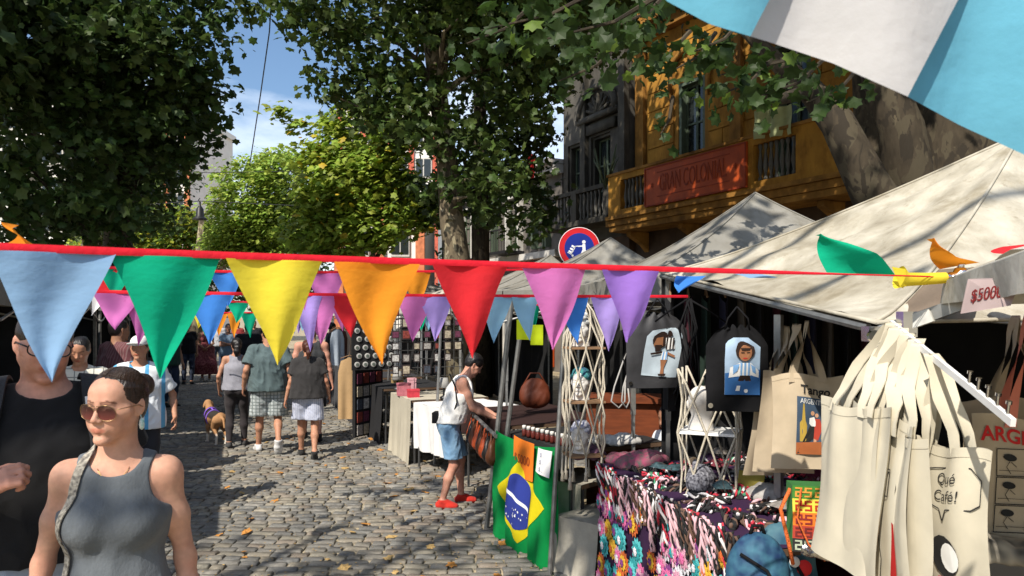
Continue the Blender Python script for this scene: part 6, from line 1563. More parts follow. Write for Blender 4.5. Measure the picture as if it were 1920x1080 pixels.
mb = MB(); mb.tube([(-.08,-.06,.11),(-.1,-.08,0),(-.06,-.09,-.1),(0,-.09,-.16),(.05,-.1,-.12)],.004,n=5); mb.tube([(-.11,-.02,.1),(-.15,-.03,.02),(-.12,-.04,-.12),(-.10,-.02,-.2)],.008,n=5); mb.build('cord', yarn['orange'], gbag, smooth=True)
# blue patterned backpacks
def backpack(label, c, m, sc, seed):
    s = SD(); s.ell((0,0,.0),(.13,.09,.17),k=.02); s.cone((-.06,0,-.12),(.06,0,-.12),.10,k=.05); s.cone((0,-.07,-.07),(0,-.07,-.04),.075,ku=1.2,k=.015)
    V, Q = nets(s, .009); V = wrinkle(V, Q, .003, 20, seed); o = empty('backpack', c, label=label, cat='backpack', group='painted blue backpacks'); o.scale = (sc,)*3
    add_mesh('pack_body', np_mesh('pack_body', V, Q), m, o); mb = MB(); mb.tube([(-.09,-.06,.10),(0,-.12,.05),(.05,-.15,-.05),(.08,-.14,-.15)],.007,n=6); mb.build('zip', blackny, o, smooth=True)
    mb = MB(); mb.tube([(-.03,0,.16),(-.02,0,.20),(.02,0,.20),(.03,0,.16)],.008,n=6); mb.build('grab_handle', blackny, o, smooth=True); return o
bpm = M_('painted blue cloth', (.006,.022,.09), col2=(.04,.13,.19), scale=16, detail=2, rough=.7); bpm2 = M_('painted teal cloth', (.006,.06,.12), col2=(.08,.17,.20), scale=12, detail=2, rough=.7)
qb = at(1420,1075,3.1); backpack('blue painted backpack at the bottom, left one', qb, bpm, 1.0, 1); qb = at(1468,1055,3.25); bp2 = backpack('teal painted backpack with a red spot behind the blue one', qb, bpm2, 1.05, 2)
mb = MB(); mb.lathe([(.001,.004),(.03,.003),(.032,0)], (.04,-.125,.02), n=14, M=Matrix.Rotation(R(80),3,'X')); mb.build('red_patch', redink, bp2, smooth=True)
mb = MB(); mb.lathe([(.001,.004),(.02,.003),(.022,0)], (.0,-.128,.045), n=14, M=Matrix.Rotation(R(80),3,'X')); mb.build('pale_patch', foam, bp2, smooth=True)
table('low box shelf under the painted backpacks', (1.5,2.9), (1.2,3.6), .9, .60, clothm('deep red cloth',(.12,.006,.01)), drop=.9)
q = at(1555,1040,2.9); crumple('shiny silver foil pouches beside the patterned bag', tuple(q), (.10,.08,.05), M_('silver foil',(.5,.5,.5),rough=.25,metal=1,bump=1.0,bscale=40), 5, name='foil_pouches', cat='pouches', amp=.03)
q = at(1408,900,4.1); cardsign('yellow cardboard note lying on the maroon cloth', tuple(q), .14, .09, M_('yellow card',(.30,.25,.05)), R(-8), [], ink, tilt=R(8), size=.03)
# items under the comic tote at the right edge
q = at(1885,1050,2.35); crumple('folded printed tote bags stacked under the ARGENTINA bag', tuple(q), (.16,.12,.07), M_('printed cotton',(.50,.45,.36),col2=(.05,.05,.05),scale=18,detail=1), 8, name='folded_bags', cat='bags', amp=.015)
table('table under the hanging tote bags at the right edge', (1.62,1.9), (1.52,2.75), 1.2, .92, clothm('beige stall cloth',(.42,.36,.27)), side=1)
# pale cloth covered boxes under the next table
sackm = M_('pale canvas sheet',(.34,.315,.26),var=.2,scale=6,bump=.4,bscale=30)
table('low box under a pale creased sheet right of the green flag', (.60,5.05), (.32,5.30), .5, .40, sackm, gather=.035, hem=.8, cloth_name='sheet')
table('higher box with pale sheet behind the low one under the table', (.52,5.45), (.20,5.75), .5, .58, sackm, gather=.04, hem=.5, cloth_name='sheet')
# Brazilian style green flag with paper notes ------------------------------------------------
q0, q1, q2, q3 = at(930,806,6.15), at(1048,838,5.22), at(1034,1072,5.24), at(926,1000,6.15)
bf = empty('flag', q0, label='green flag with yellow rhombus and blue starry globe tied between two poles', cat='flag')
def bfl(u, v):
    p = q0.lerp(q1, u).lerp(q3.lerp(q2, u), v)-q0; nn = Vector((-.9,-.45,0))
    return p+nn*(.03*math.sin(u*16+v*2)*(.3+v*.7)+.02*math.sin(u*33+v*5)*v+.05*math.sin(v*3.1)*math.sin(u*3.1))+Vector((0,0,-.05*math.sin(u*math.pi)*(1-v)-.05*math.sin(u*math.pi)*v))
def flp_(u0, u1, v0, v1, m, name, off=0., shape=None, nu=60, nv=36):
    mb = MB(); nn = Vector((-.9,-.45,0)).normalized()
    if shape is None: mb.grid(bfl, nu, nv)
    else: mb.grid(lambda a, b: bfl(*shape(a, b))+nn*off, nu, nv)
    return mb.build(name, m, bf, smooth=True)
gcl = clothm('flag green', (.0,.27,.06), trans=.3, bump=.4, bscale=25); ycl = clothm('flag yellow', (.80,.65,.01), trans=.3); bcl = clothm('flag blue', (.03,.05,.30), trans=.25)
flp_(0,1,0,1, gcl, 'green_field')
rh = lambda a, b: (.5+(a-.5)*.80*(1-abs(2*b-1)), .13+.74*b) 
flp_(0,0,0,0, ycl, 'yellow_rhombus', .004, rh, 30, 40)
ci = lambda a, b: (.50+.20*math.cos(a*2*math.pi)*b, .50+.245*math.sin(a*2*math.pi)*b)
flp_(0,0,0,0, bcl, 'blue_globe', .009, ci, 36, 8)
flp_(0,0,0,0, M_('flag white',(.75,.77,.78)), 'white_band', .014, lambda a, b: (.31+.385*a, .41+.035*b+.16*a*a), 20, 2)
mb = MB(); nn = Vector((-.9,-.45,0)).normalized()
for i in range(20):
    a, r_ = rs.uniform(.5,2.9), rs.uniform(.2,.9); u, v = .5+.19*math.cos(a)*r_, .52+.23*math.sin(a)*r_; c_ = bfl(u, v)+nn*.014
    s_ = rs.uniform(.008,.014); P_ = [bfl(u+s_*.6*math.cos(k*math.pi/5*1.0+math.pi/2)*(1 if k % 2 == 0 else .42), v-s_*math.sin(k*math.pi/5+math.pi/2)*(1 if k % 2 == 0 else .42))+nn*.014 for k in range(10)]
    mb.poly(P_)
mb.build('star', M_('flag white',(.75,.77,.78)), bf)
def note(label, pts, m, off, lines, size, tmv):
    O = pts[0]; o = empty('paper_note', O, label=label, cat='note'); mb = MB()
    g = lambda u, v: pts[0].lerp(pts[1], u).lerp(pts[3].lerp(pts[2], u), v)-O+Vector((-.9,-.45,0))*.012*math.sin(u*4)
    mb.grid(g, 6, 6); mb.grid(lambda u, v: g(u, v)+Vector((.002,.002,0)), 6, 6); mb.build('sheet', m, o, smooth=True)
    w = (pts[1]-pts[0]).length; h = (pts[3]-pts[0]).length
    for k, ln in enumerate(lines):
        t = text_obj(ln, 'lettering', tmv, size, o, Matrix.Identity(4), ext=0)
        for vt in t.data.vertices:
            u, v = .5+vt.co.x/w, (k+.8)/(len(lines)+.5)-vt.co.y/h; vt.co = g(u, v)+Vector((-.9,-.45,0))*.006
dk = lambda p: p+Vector((-.035,-.02,0))
note('orange handwritten sheet pinned on the green flag', [dk(at(972,815,5.85)), dk(at(1008,832,5.5)), dk(at(1005,903,5.5)), dk(at(970,888,5.85))], M_('orange paper',(.85,.22,.02),trans=.2), 0, ['','$ 5000',''], .10, M_('orange brown ink',(.30,.05,.01)))
note('small white printed sheet pinned right of the orange one', [dk(at(1018,838,5.42)), dk(at(1042,846,5.25)), dk(at(1036,896,5.25)), dk(at(1013,882,5.42))], paper, 0, ['$ ..','$ ..','$ ..'], .04, M_('blue grey ink',(.10,.12,.25)))
# little white jars on that table, and bag bundle hanging from the leaning posts
for k in range(11):
    o = empty('jar', (.16+.035*k-.28+.22, 6.05-.055*k, .848), label=ORD[k]+' white topped jar from the left in the row behind the green flag', cat='jar', group='jars on the table behind the green flag')
    mb = MB(); mb.lathe([(.018,0),(.019,.02),(.019,.05),(.014,.06)], n=10); mb.build('body', M_('red brown jar',(.10,.02,.015),rough=.3), o, smooth=True); mb = MB(); mb.lathe([(.016,.06),(.017,.085),(.014,.09)], n=10); mb.build('lid', foam, o, smooth=True)
def purse(label, loc, m, rz, seed, sc=1.0, grp='leather bags on the rail'):
    o = empty('handbag', loc, rz=rz, label=label, cat='handbag', group=grp); s = SD(); s.ell((0,0,-.13),(.10,.035,.10),k=.02); s.cone((-.05,0,-.17),(.05,0,-.17),.045,k=.04); V, Q = nets(s, .010); V = wrinkle(V, Q, .003, 24, seed)
    add_mesh('bag_body', np_mesh('bag_body', V, Q), m, o); mb = MB(); mb.tube([(-.08,0,-.08),(-.03,.01,.0),(.03,.01,.0),(.08,0,-.08)], .006, n=5); mb.build('strap', m, o, smooth=True); o.scale = (sc,)*3; return o
rail_a, rail_b = at(905,790,6.25), at(935,812,5.95); lo = M_('orange leather',(.42,.07,.02),rough=.5); lb_ = M_('black leather',(.015,.013,.012),rough=.4); bwn = M_('brown leather',(.10,.035,.015),rough=.45)
o = empty('rail', at(885,775,7.2), label='metal rail with leather bags beside the leaning man', cat='rail'); O = o.location; mb = MB(); mb.tube([Vector((0,0,0)), at(930,818,6.1)-O], .018, n=8); mb.build('tube', steel, o)
rl_ = [M_('orange leather',(.42,.07,.02)), lb_, bwn]
for k in range(9):
    q = at(885,775,7.2).lerp(at(928,816,6.15), k/9+.05); purse(['first','second','third','fourth','fifth','sixth','seventh','eighth','ninth'][k]+' leather bag along the rail counted from the leaning man, '+['orange','black','brown'][k % 3], q, rl_[k % 3], R(70+rs.uniform(-15,15)), k, 1.15)
q = at(1003,700,7.4); purse('large orange brown leather bag hanging deep in the dark stall', q, M_('orange brown leather',(.10,.022,.008),rough=.6), R(5), 77, 1.5, None)
# stock of the right row: garments, prints, round plates, boxes ---------------------------------
def garment(label, top, w, h, m, rz, seed, name='hanging_garment', grp='clothes on hangers'):
    o = empty(name, top, rz=rz, label=label, cat='garment', group=grp); rs_ = random.Random(seed); ph = rs_.uniform(0,6); mb = MB()
    for s in (-1,1): mb.grid(lambda u, v, s=s: Vector(((u-.5)*w*(.75+.25*min(1,v*5)), s*.03*math.sin(math.pi*u)+.02*math.sin(u*13+ph)*v, -.04-.06*abs(u-.5)*2*(1-v)-h*v)), 14, 10)
    mb.build('cloth', m, o, smooth=True); mb = MB(); mb.tube([(-w*.4,0,-.06),(0,0,-.01),(w*.4,0,-.06)], .008, n=5); mb.tube([(0,0,-.01),(0,0,.03),(.015,0,.05)], .004, n=5); mb.build('hanger', wood, o); return o
gcol = [(.55,.62,.70),(.10,.04,.03),(.62,.50,.40),(.02,.02,.02),(.45,.40,.30),(.30,.05,.06),(.06,.10,.12),(.5,.48,.45)]
for k in range(7):
    q = at(632+k*7,612,12.6+.2*k); garment(['pale blue striped','dark brown','peach','black','cream','wine red','teal'][k]+' garment hanging at the right stalls behind the walkers', q, .34, .62, clothm('garment %d' % k, gcol[k]), R(60), k)
q = at(655,665,12.0); garment('tan trousers hanging down to the ground in the sun', q, .36, 1.0, clothm('tan cotton',(.46,.30,.15)), R(20), 30, name='tan_trousers')
for k in range(12):
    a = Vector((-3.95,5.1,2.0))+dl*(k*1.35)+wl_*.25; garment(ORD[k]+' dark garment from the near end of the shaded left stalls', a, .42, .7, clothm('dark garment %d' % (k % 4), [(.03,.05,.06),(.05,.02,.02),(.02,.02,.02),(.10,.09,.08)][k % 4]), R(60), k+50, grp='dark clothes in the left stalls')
for k in range(14):
    a = Vector((1.1+.13*k, 5.15+.02*k, 2.02)); garment(ORD[k]+' dark garment from the left on the back rail of the tote bag stall', a, .3, .8, clothm('back garment %d' % (k % 5), [(.02,.02,.022),(.08,.02,.03),(.02,.04,.03),(.03,.03,.06),(.12,.10,.08)][k % 5]), R(80), k+80, grp='dark clothes at the back of the tote bag stall')
pm = M_('plate rim',(.38,.37,.35)); pk = M_('plate centre',(.10,.12,.10))
bd = empty('display_board', at(700,650,10.6), rz=R(30), label='black display board with rows of round white badges', cat='display board'); mb = MB(); mb.box((0,.02,0),(.62,.03,.66)); mb.build('panel', black_cl, bd)
for i in range(5):
    for j in range(5):
        mb = MB(); mb.lathe([(.040,0),(.040,.01),(.026,.014)], (-.24+i*.12+(.03 if j % 2 else 0), 0, -.25+j*.12), n=14, M=Matrix.Rotation(R(90),3,'X')); mb.lathe([(.024,.0145),(.022,.016)], (-.24+i*.12+(.03 if j % 2 else 0), 0, -.25+j*.12), n=10, mi=1, M=Matrix.Rotation(R(90),3,'X')); mb.build('badge', [pm, pk], bd)
gd_ = empty('wire_rack', at(800,640,9.6), rz=R(24), label='wire rack crowded with small dark framed prints', cat='rack'); mb = MB()
for i in range(9): mb.tube([(-.5+i*.125,0,-.45),(-.5+i*.125,0,.45)], .005, n=4); mb.tube([(-.5,0,-.45+i*.112),(.5,0,-.45+i*.112)], .005, n=4)
mb.build('grid', steel_d, gd_); ic = [M_('small print %d' % k, c, var=.5, scale=40) for k, c in enumerate(((.30,.28,.26),(.20,.04,.03),(.05,.06,.08),(.35,.30,.22),(.12,.03,.06),(.45,.44,.42)))]
for i in range(7):
    for j in range(6):
        if rs.random() < .2: continue
        mb = MB(); x, z = -.42+i*.14, -.36+j*.15; w = rs.uniform(.07,.12); h = rs.uniform(.08,.13); mb.box((x,-.02,z),(w,.015,h)); mb.box((x,-.029,z),(w*.75,.004,h*.75), mi=1); mb.build('framed_print', [M_('dark frame',(.03,.02,.02)), rs.choice(ic)], gd_)
for k, (px, py, d, sz, c, lb) in enumerate(((757,712,9.6,(.16,.12,.14),(.45,.14,.17),'pink box on the beige cloth table'),(775,735,9.4,(.14,.10,.08),(.50,.04,.06),'red box on the beige cloth table'),(772,700,9.9,(.10,.10,.18),(.60,.32,.36),'pale pink canister behind the boxes'),(745,690,10.4,(.16,.08,.10),(.35,.24,.10),'small wicker box with a clock face above'))):
    o = empty('box', (at(px,py,d).x, d, .805 if k < 3 else .9), rz=R(20), label=lb, cat='box'); mb = MB(); mb.box((0,0,sz[2]/2), sz); mb.build('body', M_(lb, c, var=.2, scale=20), o); mb = MB(); mb.box((0,0,sz[2]+.01),(sz[0]*1.06,sz[1]*1.06,.025)); mb.build('lid', M_(lb, c), o)
for k, (px, py, d) in enumerate(((832,690,9.2),(745,672,10.3))):
    o = empty('table_lamp', (at(px,py,d).x, d, .81), label=['small grey table lamp behind the white cloth','round faced little clock lamp on the beige table'][k], cat='lamp'); mb = MB(); mb.lathe([(.05,0),(.05,.02),(.012,.04),(.012,.16)], n=12); mb.build('base', steel_d, o, smooth=True); mb = MB(); mb.lathe([(.08,.14),(.05,.26)], n=16); mb.build('lamp_shade', M_('grey shade',(.35,.34,.32)), o, smooth=True)
# print rack with black panels
o = empty('print_rack', (at(690,740,11.2).x,11.2,0), rz=R(65), label='leaning black rack with rows of small photographs', cat='rack'); mb = MB(); mb.box((0,0,.55),(.7,.05,1.0)); mb.build('panel', black_cl, o)
for i in range(4):
    for j in range(5): mb = MB(); mb.box((-.25+i*.16,-.035,.15+j*.19),(.12,.01,.15)); mb.build('photo', ic[(i*3+j) % 6], o)
# fallen leaves -------------------------------------------------------------------------
dl_m = [M_('dry leaf orange',(.50,.22,.05),var=.3,scale=9,trans=.2), M_('dry leaf tan',(.45,.30,.12),var=.3,scale=9,trans=.2)]
dms = []
for k in range(5):
    V, Q = LEAF['star']; V = V.copy(); V[:,2] += .22*V[:,0]**2*(k % 3)+.18*V[:,1]**2*(k % 2)+.04*np.sin(V[:,0]*9+k); me = np_mesh('leaf', V*np.array((1,1,1)), Q, False); me.materials.append(dl_m[k % 2]); dms.append(me)
rs = random.Random(77)
for k in range(110):
    y_ = 4.9+rs.random()**1.6*9; xl_, xr_ = -.40*y_, .10*y_-.38*max(0,y_-5)*.9
    x_ = rs.uniform(xl_, xr_)
    o = bpy.data.objects.new('fallen_leaf', dms[k % 5]); COL.objects.link(o); s = rs.uniform(.04,.12); o.scale = (s,s,s); o.location = (x_, y_, .026); o.rotation_euler = (rs.uniform(-.3,.3), rs.uniform(-.3,.3), rs.uniform(0,6.3))
    tag(o, 'dry orange brown plane leaf lying on the cobbles', 'leaf', 'fallen leaves on the cobbles')
V, Q = LEAF['simple']; n = 2600; yy = 4.6+nr.rand(n)*14; xx = -.45*yy+nr.rand(n)*(.58*yy); P = np.stack([xx,yy,np.full(n,.024)],1); a = nr.rand(n)*6.28; s = nr.uniform(.008,.03,n)
X = (V[None,:,0]*np.cos(a)[:,None]-V[None,:,1]*np.sin(a)[:,None])*s[:,None]+P[:,0:1]; Y = (V[None,:,0]*np.sin(a)[:,None]+V[None,:,1]*np.cos(a)[:,None])*s[:,None]+P[:,1:2]; Z = V[None,:,2]*s[:,None]+P[:,2:3]
add_mesh('leaf_litter', np_mesh('leaf_litter', np.stack([X,Y,Z],-1).reshape(-1,3), (Q[None]+(np.arange(n)*4)[:,None,None]).reshape(-1,3), False), dl_m[1], kind='stuff')
# ---------------------------------------------------------------- the people in the street
def band_mat(key, base, line, axes, scale, thr=.8, off=(0,0,0), **k):
    m = mat(key, base, rough=.9, var=.04, bump=.15, bscale=200, sheen=.1, **k); nt = m.node_tree; N = nt.nodes; L = nt.links; b = N['Principled BSDF']
    src = b.inputs['Base Color'].links[0].from_socket; tc = N.new('ShaderNodeTexCoord'); out = src
    for ax in axes:
        w = N.new('ShaderNodeTexWave'); w.wave_type = 'BANDS'; w.bands_direction = ax; w.inputs['Scale'].default_value = scale; L.new(tc.outputs['Object'], w.inputs['Vector'])
        g = N.new('ShaderNodeMath'); g.operation = 'GREATER_THAN'; g.inputs[1].default_value = thr; L.new(w.outputs['Fac'], g.inputs[0])
        mx = N.new('ShaderNodeMix'); mx.data_type = 'RGBA'; mx.inputs[7].default_value = tuple(line)+(1,); L.new(g.outputs[0], mx.inputs[0]); L.new(out, mx.inputs[6]); out = mx.outputs[2]
    L.new(out, b.inputs['Base Color']); return m
hair_dk = hair_mat('dark brown hair', (.022,.012,.008)); hair_bk = hair_mat('black hair', (.010,.008,.008)); hair_rd = hair_mat('reddish brown hair', (.06,.018,.010))
SK = dict(fair=('fair skin', (.50,.27,.185)), pink=('pink skin', (.50,.25,.175)), tan=('tan skin', (.42,.21,.13)), brown=('brown skin', (.30,.15,.09)))
def sk(k): return dict(skinkey=SK[k][0], skin=SK[k][1])
def cz(o, s): return Vector(o)*s
# woman in the foreground ------------------------------------------------------------
W1 = at(220, 690, 2.22)
vest = cloth_mat('washed charcoal ribbed vest', (.075,.085,.095), var=.0, col2=(.135,.15,.165), scale=9, bump=.25, bscale=120, stretch=(1,1,.6))
vest.node_tree.nodes['Principled BSDF'].inputs['Roughness'].default_value = .85
def bun(s, c):
    t = SD(); t.cone((0,.085,.05),(0,.125,.045),.032,.036,k=.02); t.ell((0,.14,.04),(.038,.032,.038),k=.02); t.xf(c['hm']); s.p += t.p
def sleek(s, c):
    s.ell((0,.018,.036), (.0800,.0985,.0885), k=.02); s.ell((0,.045,-.02), (.066,.062,.060), k=.03)
    s.fn(lambda Q: (.003+1.03*np.maximum(-Q[:,1],0)) - .085*np.clip((Q[:,1]-.008)/.03, 0, 1) - Q[:,2], k=.006)
root1, hm1, s1_, c1x = person('woman in charcoal sleeveless top and aviator sunglasses walking closest to the camera', (W1.x, 2.22, 0), R(17), 1.672, h=.0040, fem=True, bust=.02, fat=.0,
    pose=dict(sl=(.136,.010,1.372), sr=(-.136,.010,1.372), wl=(.215,-.02,.85), wr=(-.245,.0,.86), eh_l=(.25,1,0), eh_r=(-.35,.9,0), hl=(.085,0,.90), al=(.09,-.18,.09), ar=(-.09,.20,.12)), head=(-25,5,2), **sk('fair'),
    wear=[('vest', vest, g_tank(e=.007, hem=.83, arm_in=.130, neck=.078, neckz=.012, armr=.083), .0022), ('shorts', cloth_mat('pale denim',(.30,.36,.42)), g_shorts(e=.012, top=.98, bot=.62), .002), ('shoes', cloth_mat('white trainers',(.6,.6,.6)), g_shoe(), 0)],
    hair=(hair_dk, sleek, bun), face=dict(brow=(.16,.09,.06), lip=(.90,.62,.60), lids=False))
def strands(root, hm, s_, m, n=760, bunp=(0,.125,.045)):
    c = Vector((0,.018,.036)); r3 = Vector((.0805,.0990,.0890)); mb = MB(); r_ = random.Random(4)
    def onsurf(p, l=0): d = Vector(p)-c; k = math.sqrt((d.x/r3.x)**2+(d.y/r3.y)**2+(d.z/r3.z)**2); return c+d/k*(1+l)
    for i in range(n):
        a = r_.uniform(-1,1); sg = 1 if a > 0 else -1; a = abs(a)
        # hairline from the parting on the forehead down to the temple and the ear
        if r_.random() < .72: st_ = Vector((sg*(.004+.074*a**.6), -.063*(1-a)**.8-.002, .004+.066*(1-a)))
        else: st_ = Vector((sg*.003, -.06+.12*r_.random(), .118))
        en = Vector(bunp)+Vector((r_.uniform(-.02,.02), -.02, r_.uniform(-.022,.022))); side = Vector((sg*(.084), .030, .035-.02*a))
        P_ = []; lift = r_.uniform(.002,.016)
        for k in range(11):
            t = k/10; q = st_*(1-t)**2+side*2*t*(1-t)+en*t*t; P_.append((hm @ onsurf(q, lift*math.sin(math.pi*min(1,t+.12))))*s_)
        mb.tube(P_, [.0004]+[.0009]*9+[.0004], n=3, cap=False)
    return mb.build('hair_strands', m, root, smooth=True, kind='stuff')
def headspace(root, hm, s_):
    e = hm.copy(); e.translation = e.translation*s_; return e
def glasses(root, hm, s_, style, y0=-.1005):
    M4 = hm.copy(); T = lambda p: (M4 @ Vector(p))*s_
    if style == 'aviator': rx, rz_, cx_, cz_ = .0290, .0250, .0335, -.006
    else: rx, rz_, cx_, cz_ = .0285, .0205, .0330, -.002
    def rim(s, k, n=30, sc=1.0):
        a = 2*math.pi*k/n; ca, sa = math.cos(a), math.sin(a); e = .78 if style != 'aviator' else .9
        x = math.copysign(abs(ca)**e, ca)*rx; z = math.copysign(abs(sa)**e, sa)*rz_
        if style == 'aviator': x += .0035*(-z/rz_)*1.0 if s > 0 else .0035*(-z/rz_)
        return (s*cx_+ (x if style != 'aviator' else s*(abs(0)) + x)*sc, y0+.012*((abs(s*cx_+x)-.01)/.05)**2*1.0, cz_+z*sc)
    fr = mb = MB()
    for s in (-1,1): mb.tube([T(rim(s, k)) for k in range(31)], (.0011 if style == 'aviator' else .0024)*s_, n=6, cap=False)
    mb.tube([T((-.008,y0+.001,.006)), T((0,y0-.003,.0075)), T((.008,y0+.001,.006))], .0012*s_ if style == 'aviator' else .0022*s_, n=6)
    if style == 'aviator': mb.tube([T((-.014,y0+.001,.015)), T((0,y0-.002,.0155)), T((.014,y0+.001,.015))], .0010*s_, n=6)
    gm_ = M_('bronze wire', (.30,.19,.10), rough=.3, metal=.9) if style == 'aviator' else M_('black acetate', (.012,.012,.012), rough=.3)
    root_g = mb.build('glasses_frame', gm_, root, smooth=True)
    for s in (-1,1):
        mb = MB(); mb.tube([T((s*(cx_+rx),y0+.018,.004)), T((s*.074,-.055,.006)), T((s*.083,.0,.004)), T((s*.084,.022,-.008))], (.0014 if style == 'aviator' else .0024)*s_, n=6); mb.build('temple', gm_, root_g, smooth=True)
        mb = MB(); V = [T((s*cx_, y0-.0015, cz_))]+[T(rim(s, k, 30, .97)) for k in range(30)]; mb.add(V, [(0,i,i % 30+1) for i in range(1,31)])
        l = mb.build('lens', LM if style == 'aviator' else CLM, root_g, smooth=True)
        zt = V[8].z; zb = V[23].z
        set_col(l.data, [(lambda f: ((.012+.15*(1-f)**1.5), (.005+.032*(1-f)**1.5), (.005+.028*(1-f)**1.5)))(min(1,max(0,(v.z-min(q.z for q in V))/(max(q.z for q in V)-min(q.z for q in V))))) for v in V])
LM = bpy.data.materials.new('tinted lens'); LM.use_nodes = True; _n = LM.node_tree; _b = _n.nodes['Principled BSDF']; _a = _n.nodes.new('ShaderNodeAttribute'); _a.attribute_name = 'Col'
_n.links.new(_a.outputs['Color'], _b.inputs['Base Color']); _b.inputs['Roughness'].default_value = .10; _b.inputs['Specular IOR Level'].default_value = .35; _b.inputs['Alpha'].default_value = .88
CLM = bpy.data.materials.new('clear lens'); CLM.use_nodes = True; _b = CLM.node_tree.nodes['Principled BSDF']; _b.inputs['Base Color'].default_value = (.8,.8,.8,1); _b.inputs['Roughness'].default_value = .03; _b.inputs['Alpha'].default_value = .10
strands(root1, hm1, s1_, hair_mat('dark brown strands', (.045,.024,.014), rough=.32)); glasses(root1, hm1, s1_, 'aviator')
T1 = lambda p: (hm1 @ Vector(p))*s1_
mb = MB(); mb.tube([T1((.081,.008,-.030)), T1((.084,.006,-.040))], .0012, n=5); mb.lathe([(.001,-.036),(.006,-.032),(.0085,-.020),(.006,-.006),(.002,0)], T1((.086,.006,-.040)), n=10); mb.build('earring', M_('green white earring', (.10,.42,.36), col2=(.7,.72,.7), scale=60, rough=.3), root1, smooth=True)
# thin necklace and the woven shoulder strap follow the body
def ray_on(root, s_, ctx, pts, lift, sdf):
    out = []
    for p in pts:
        p = Vector(p); 
        for _ in range(12):
            d = float(sdf.ev(np.array([p], np.float32))[0]); e = .002
            g = np.array([float(sdf.ev(np.array([p+Vector(v)*e], np.float32))[0])-d for v in ((1,0,0),(0,1,0),(0,0,1))]); g /= np.linalg.norm(g)+1e-9
            p = p-Vector(g.tolist())*(d-lift)
            if abs(d-lift) < .0005: break
        out.append((p*s_, Vector(g.tolist())))
    return out
bs = SD(); c1x['torso'](bs, .009, .055); c1x['arm'](bs, -1)
bs.cone(c1x['P']['nb']-Vector((0,0,.02)), Vector(hm1@Vector((0,.014,-.045))), .056, .048, k=.035)
pts = [(-.060,.03,1.47),(-.078,-.02,1.46),(-.090,-.06,1.42),(-.105,-.09,1.37),(-.125,-.10,1.31),(-.140,-.10,1.25),(-.150,-.09,1.18),(-.158,-.08,1.10),(-.170,-.07,1.02),(-.185,-.06,.94),(-.195,-.04,.88)]
pp = []
for a, b in zip(pts, pts[1:]):
    for k in range(4): f = k/4; pp.append(tuple(a[i]*(1-f)+b[i]*f for i in range(3)))
pr_ = ray_on(root1, s1_, c1x, pp, .004, bs); strapm = M_('beige and dark woven strap', (.50,.46,.38), col2=(.10,.09,.08), scale=95, detail=1, rough=.9)
mb = MB(); V = []; 
for i, (p, g) in enumerate(pr_):
    q = pr_[min(i+1,len(pr_)-1)][0]-pr_[max(i-1,0)][0]; sd_ = q.cross(g).normalized()*.0125; V += [p-sd_, p+sd_, p+sd_+g*.003, p-sd_+g*.003]
Fs = []
for i in range(len(pr_)-1):
    for k in range(4): Fs.append((i*4+k, i*4+(k+1)%4, i*4+4+(k+1)%4, i*4+4+k))
mb.add(V, Fs)
bagw = empty('shoulder_bag', (W1.x, 2.22, 0), rz=R(17), label='small beige bag on a woven patterned strap worn by the closest woman', cat='bag'); mb.build('strap', strapm, bagw)
mb = MB(); mb.box((-.25,.02,.80),(.06,.20,.16)); mb.build('bag_body', M_('beige bag cloth',(.42,.38,.30)), bagw)
nk = ray_on(root1, s1_, c1x, [(-.055+.11*t, -.10-.02*math.sin(t*math.pi), 1.43-.05*math.sin(t*math.pi)) for t in [i/16 for i in range(17)]], .0005, bs)
mb = MB(); mb.tube([p-g*.006 for p, g in nk], .0009, n=5); mb.build('necklace', M_('gold chain',(.6,.40,.15),rough=.3,metal=1), root1, smooth=True)
# man beside her ----------------------------------------------------------------------
W2 = at(84, 595, 2.62)
blk = cloth_mat('black cotton tee', (.011,.011,.012), bump=.2)
def short_hair(th=.010, low=.0):
    def f(s, c):
        s.ell((0,.018,.038), (.0745+th,.094+th,.084+th), k=.02); s.ell((0,.045,-.02), (.064,.060,.055), k=.03)
        s.ell((0,-.100,-.030), (.070,.078,.098), k=.008, sub=True)
        for q in (-1,1): s.ell((q*.088,.004,-.040), (.03,.034,.060), k=.008, sub=True)
        s.fn(lambda Q: (low - Q[:,2]) - .055*np.clip((Q[:,1]-.012)/.03, 0, 1))
    return f
root2, hm2, s2_, c2x = person('man in black t-shirt and black framed glasses half hidden by the pale blue pennant', (W2.x, 2.62, 0), R(30), 1.85, h=.0052, fat=.25,
    pose=dict(wr=(-.15,-.27,1.17), eh_r=(-.8,.1,-.9), hdr=(.75,-.25,.45), hnr=(.2,.6,-.6), cr=.85, wl=(.30,-.02,.90), al=(.1,.15,.1), ar=(-.1,-.15,.085)), head=(12,9,4), **sk('pink'),
    wear=[('t_shirt', blk, g_tee(e=.011, hem=.90, sleeve=.62, loose=.014, neck=.082), .0035), ('shorts', cloth_mat('blue grey shorts',(.26,.30,.37)), g_shorts(e=.02, top=1.0, bot=.50), .003), ('shoes', cloth_mat('white trainers',(.6,.6,.6)), g_shoe(), 0)],
    hair=(hair_dk, short_hair(.010,.01)), face=dict(brow=(.22,.14,.10), lip=(.80,.50,.46), beard=(.80,.74,.70)))
glasses(root2, hm2, s2_, 'square')
bs2 = SD(); c2x['torso'](bs2, .020, .04)
bp = empty('backpack', (W2.x, 2.62, 0), rz=R(30), label='black backpack worn by the man with glasses, small white tag on its strap', cat='backpack')
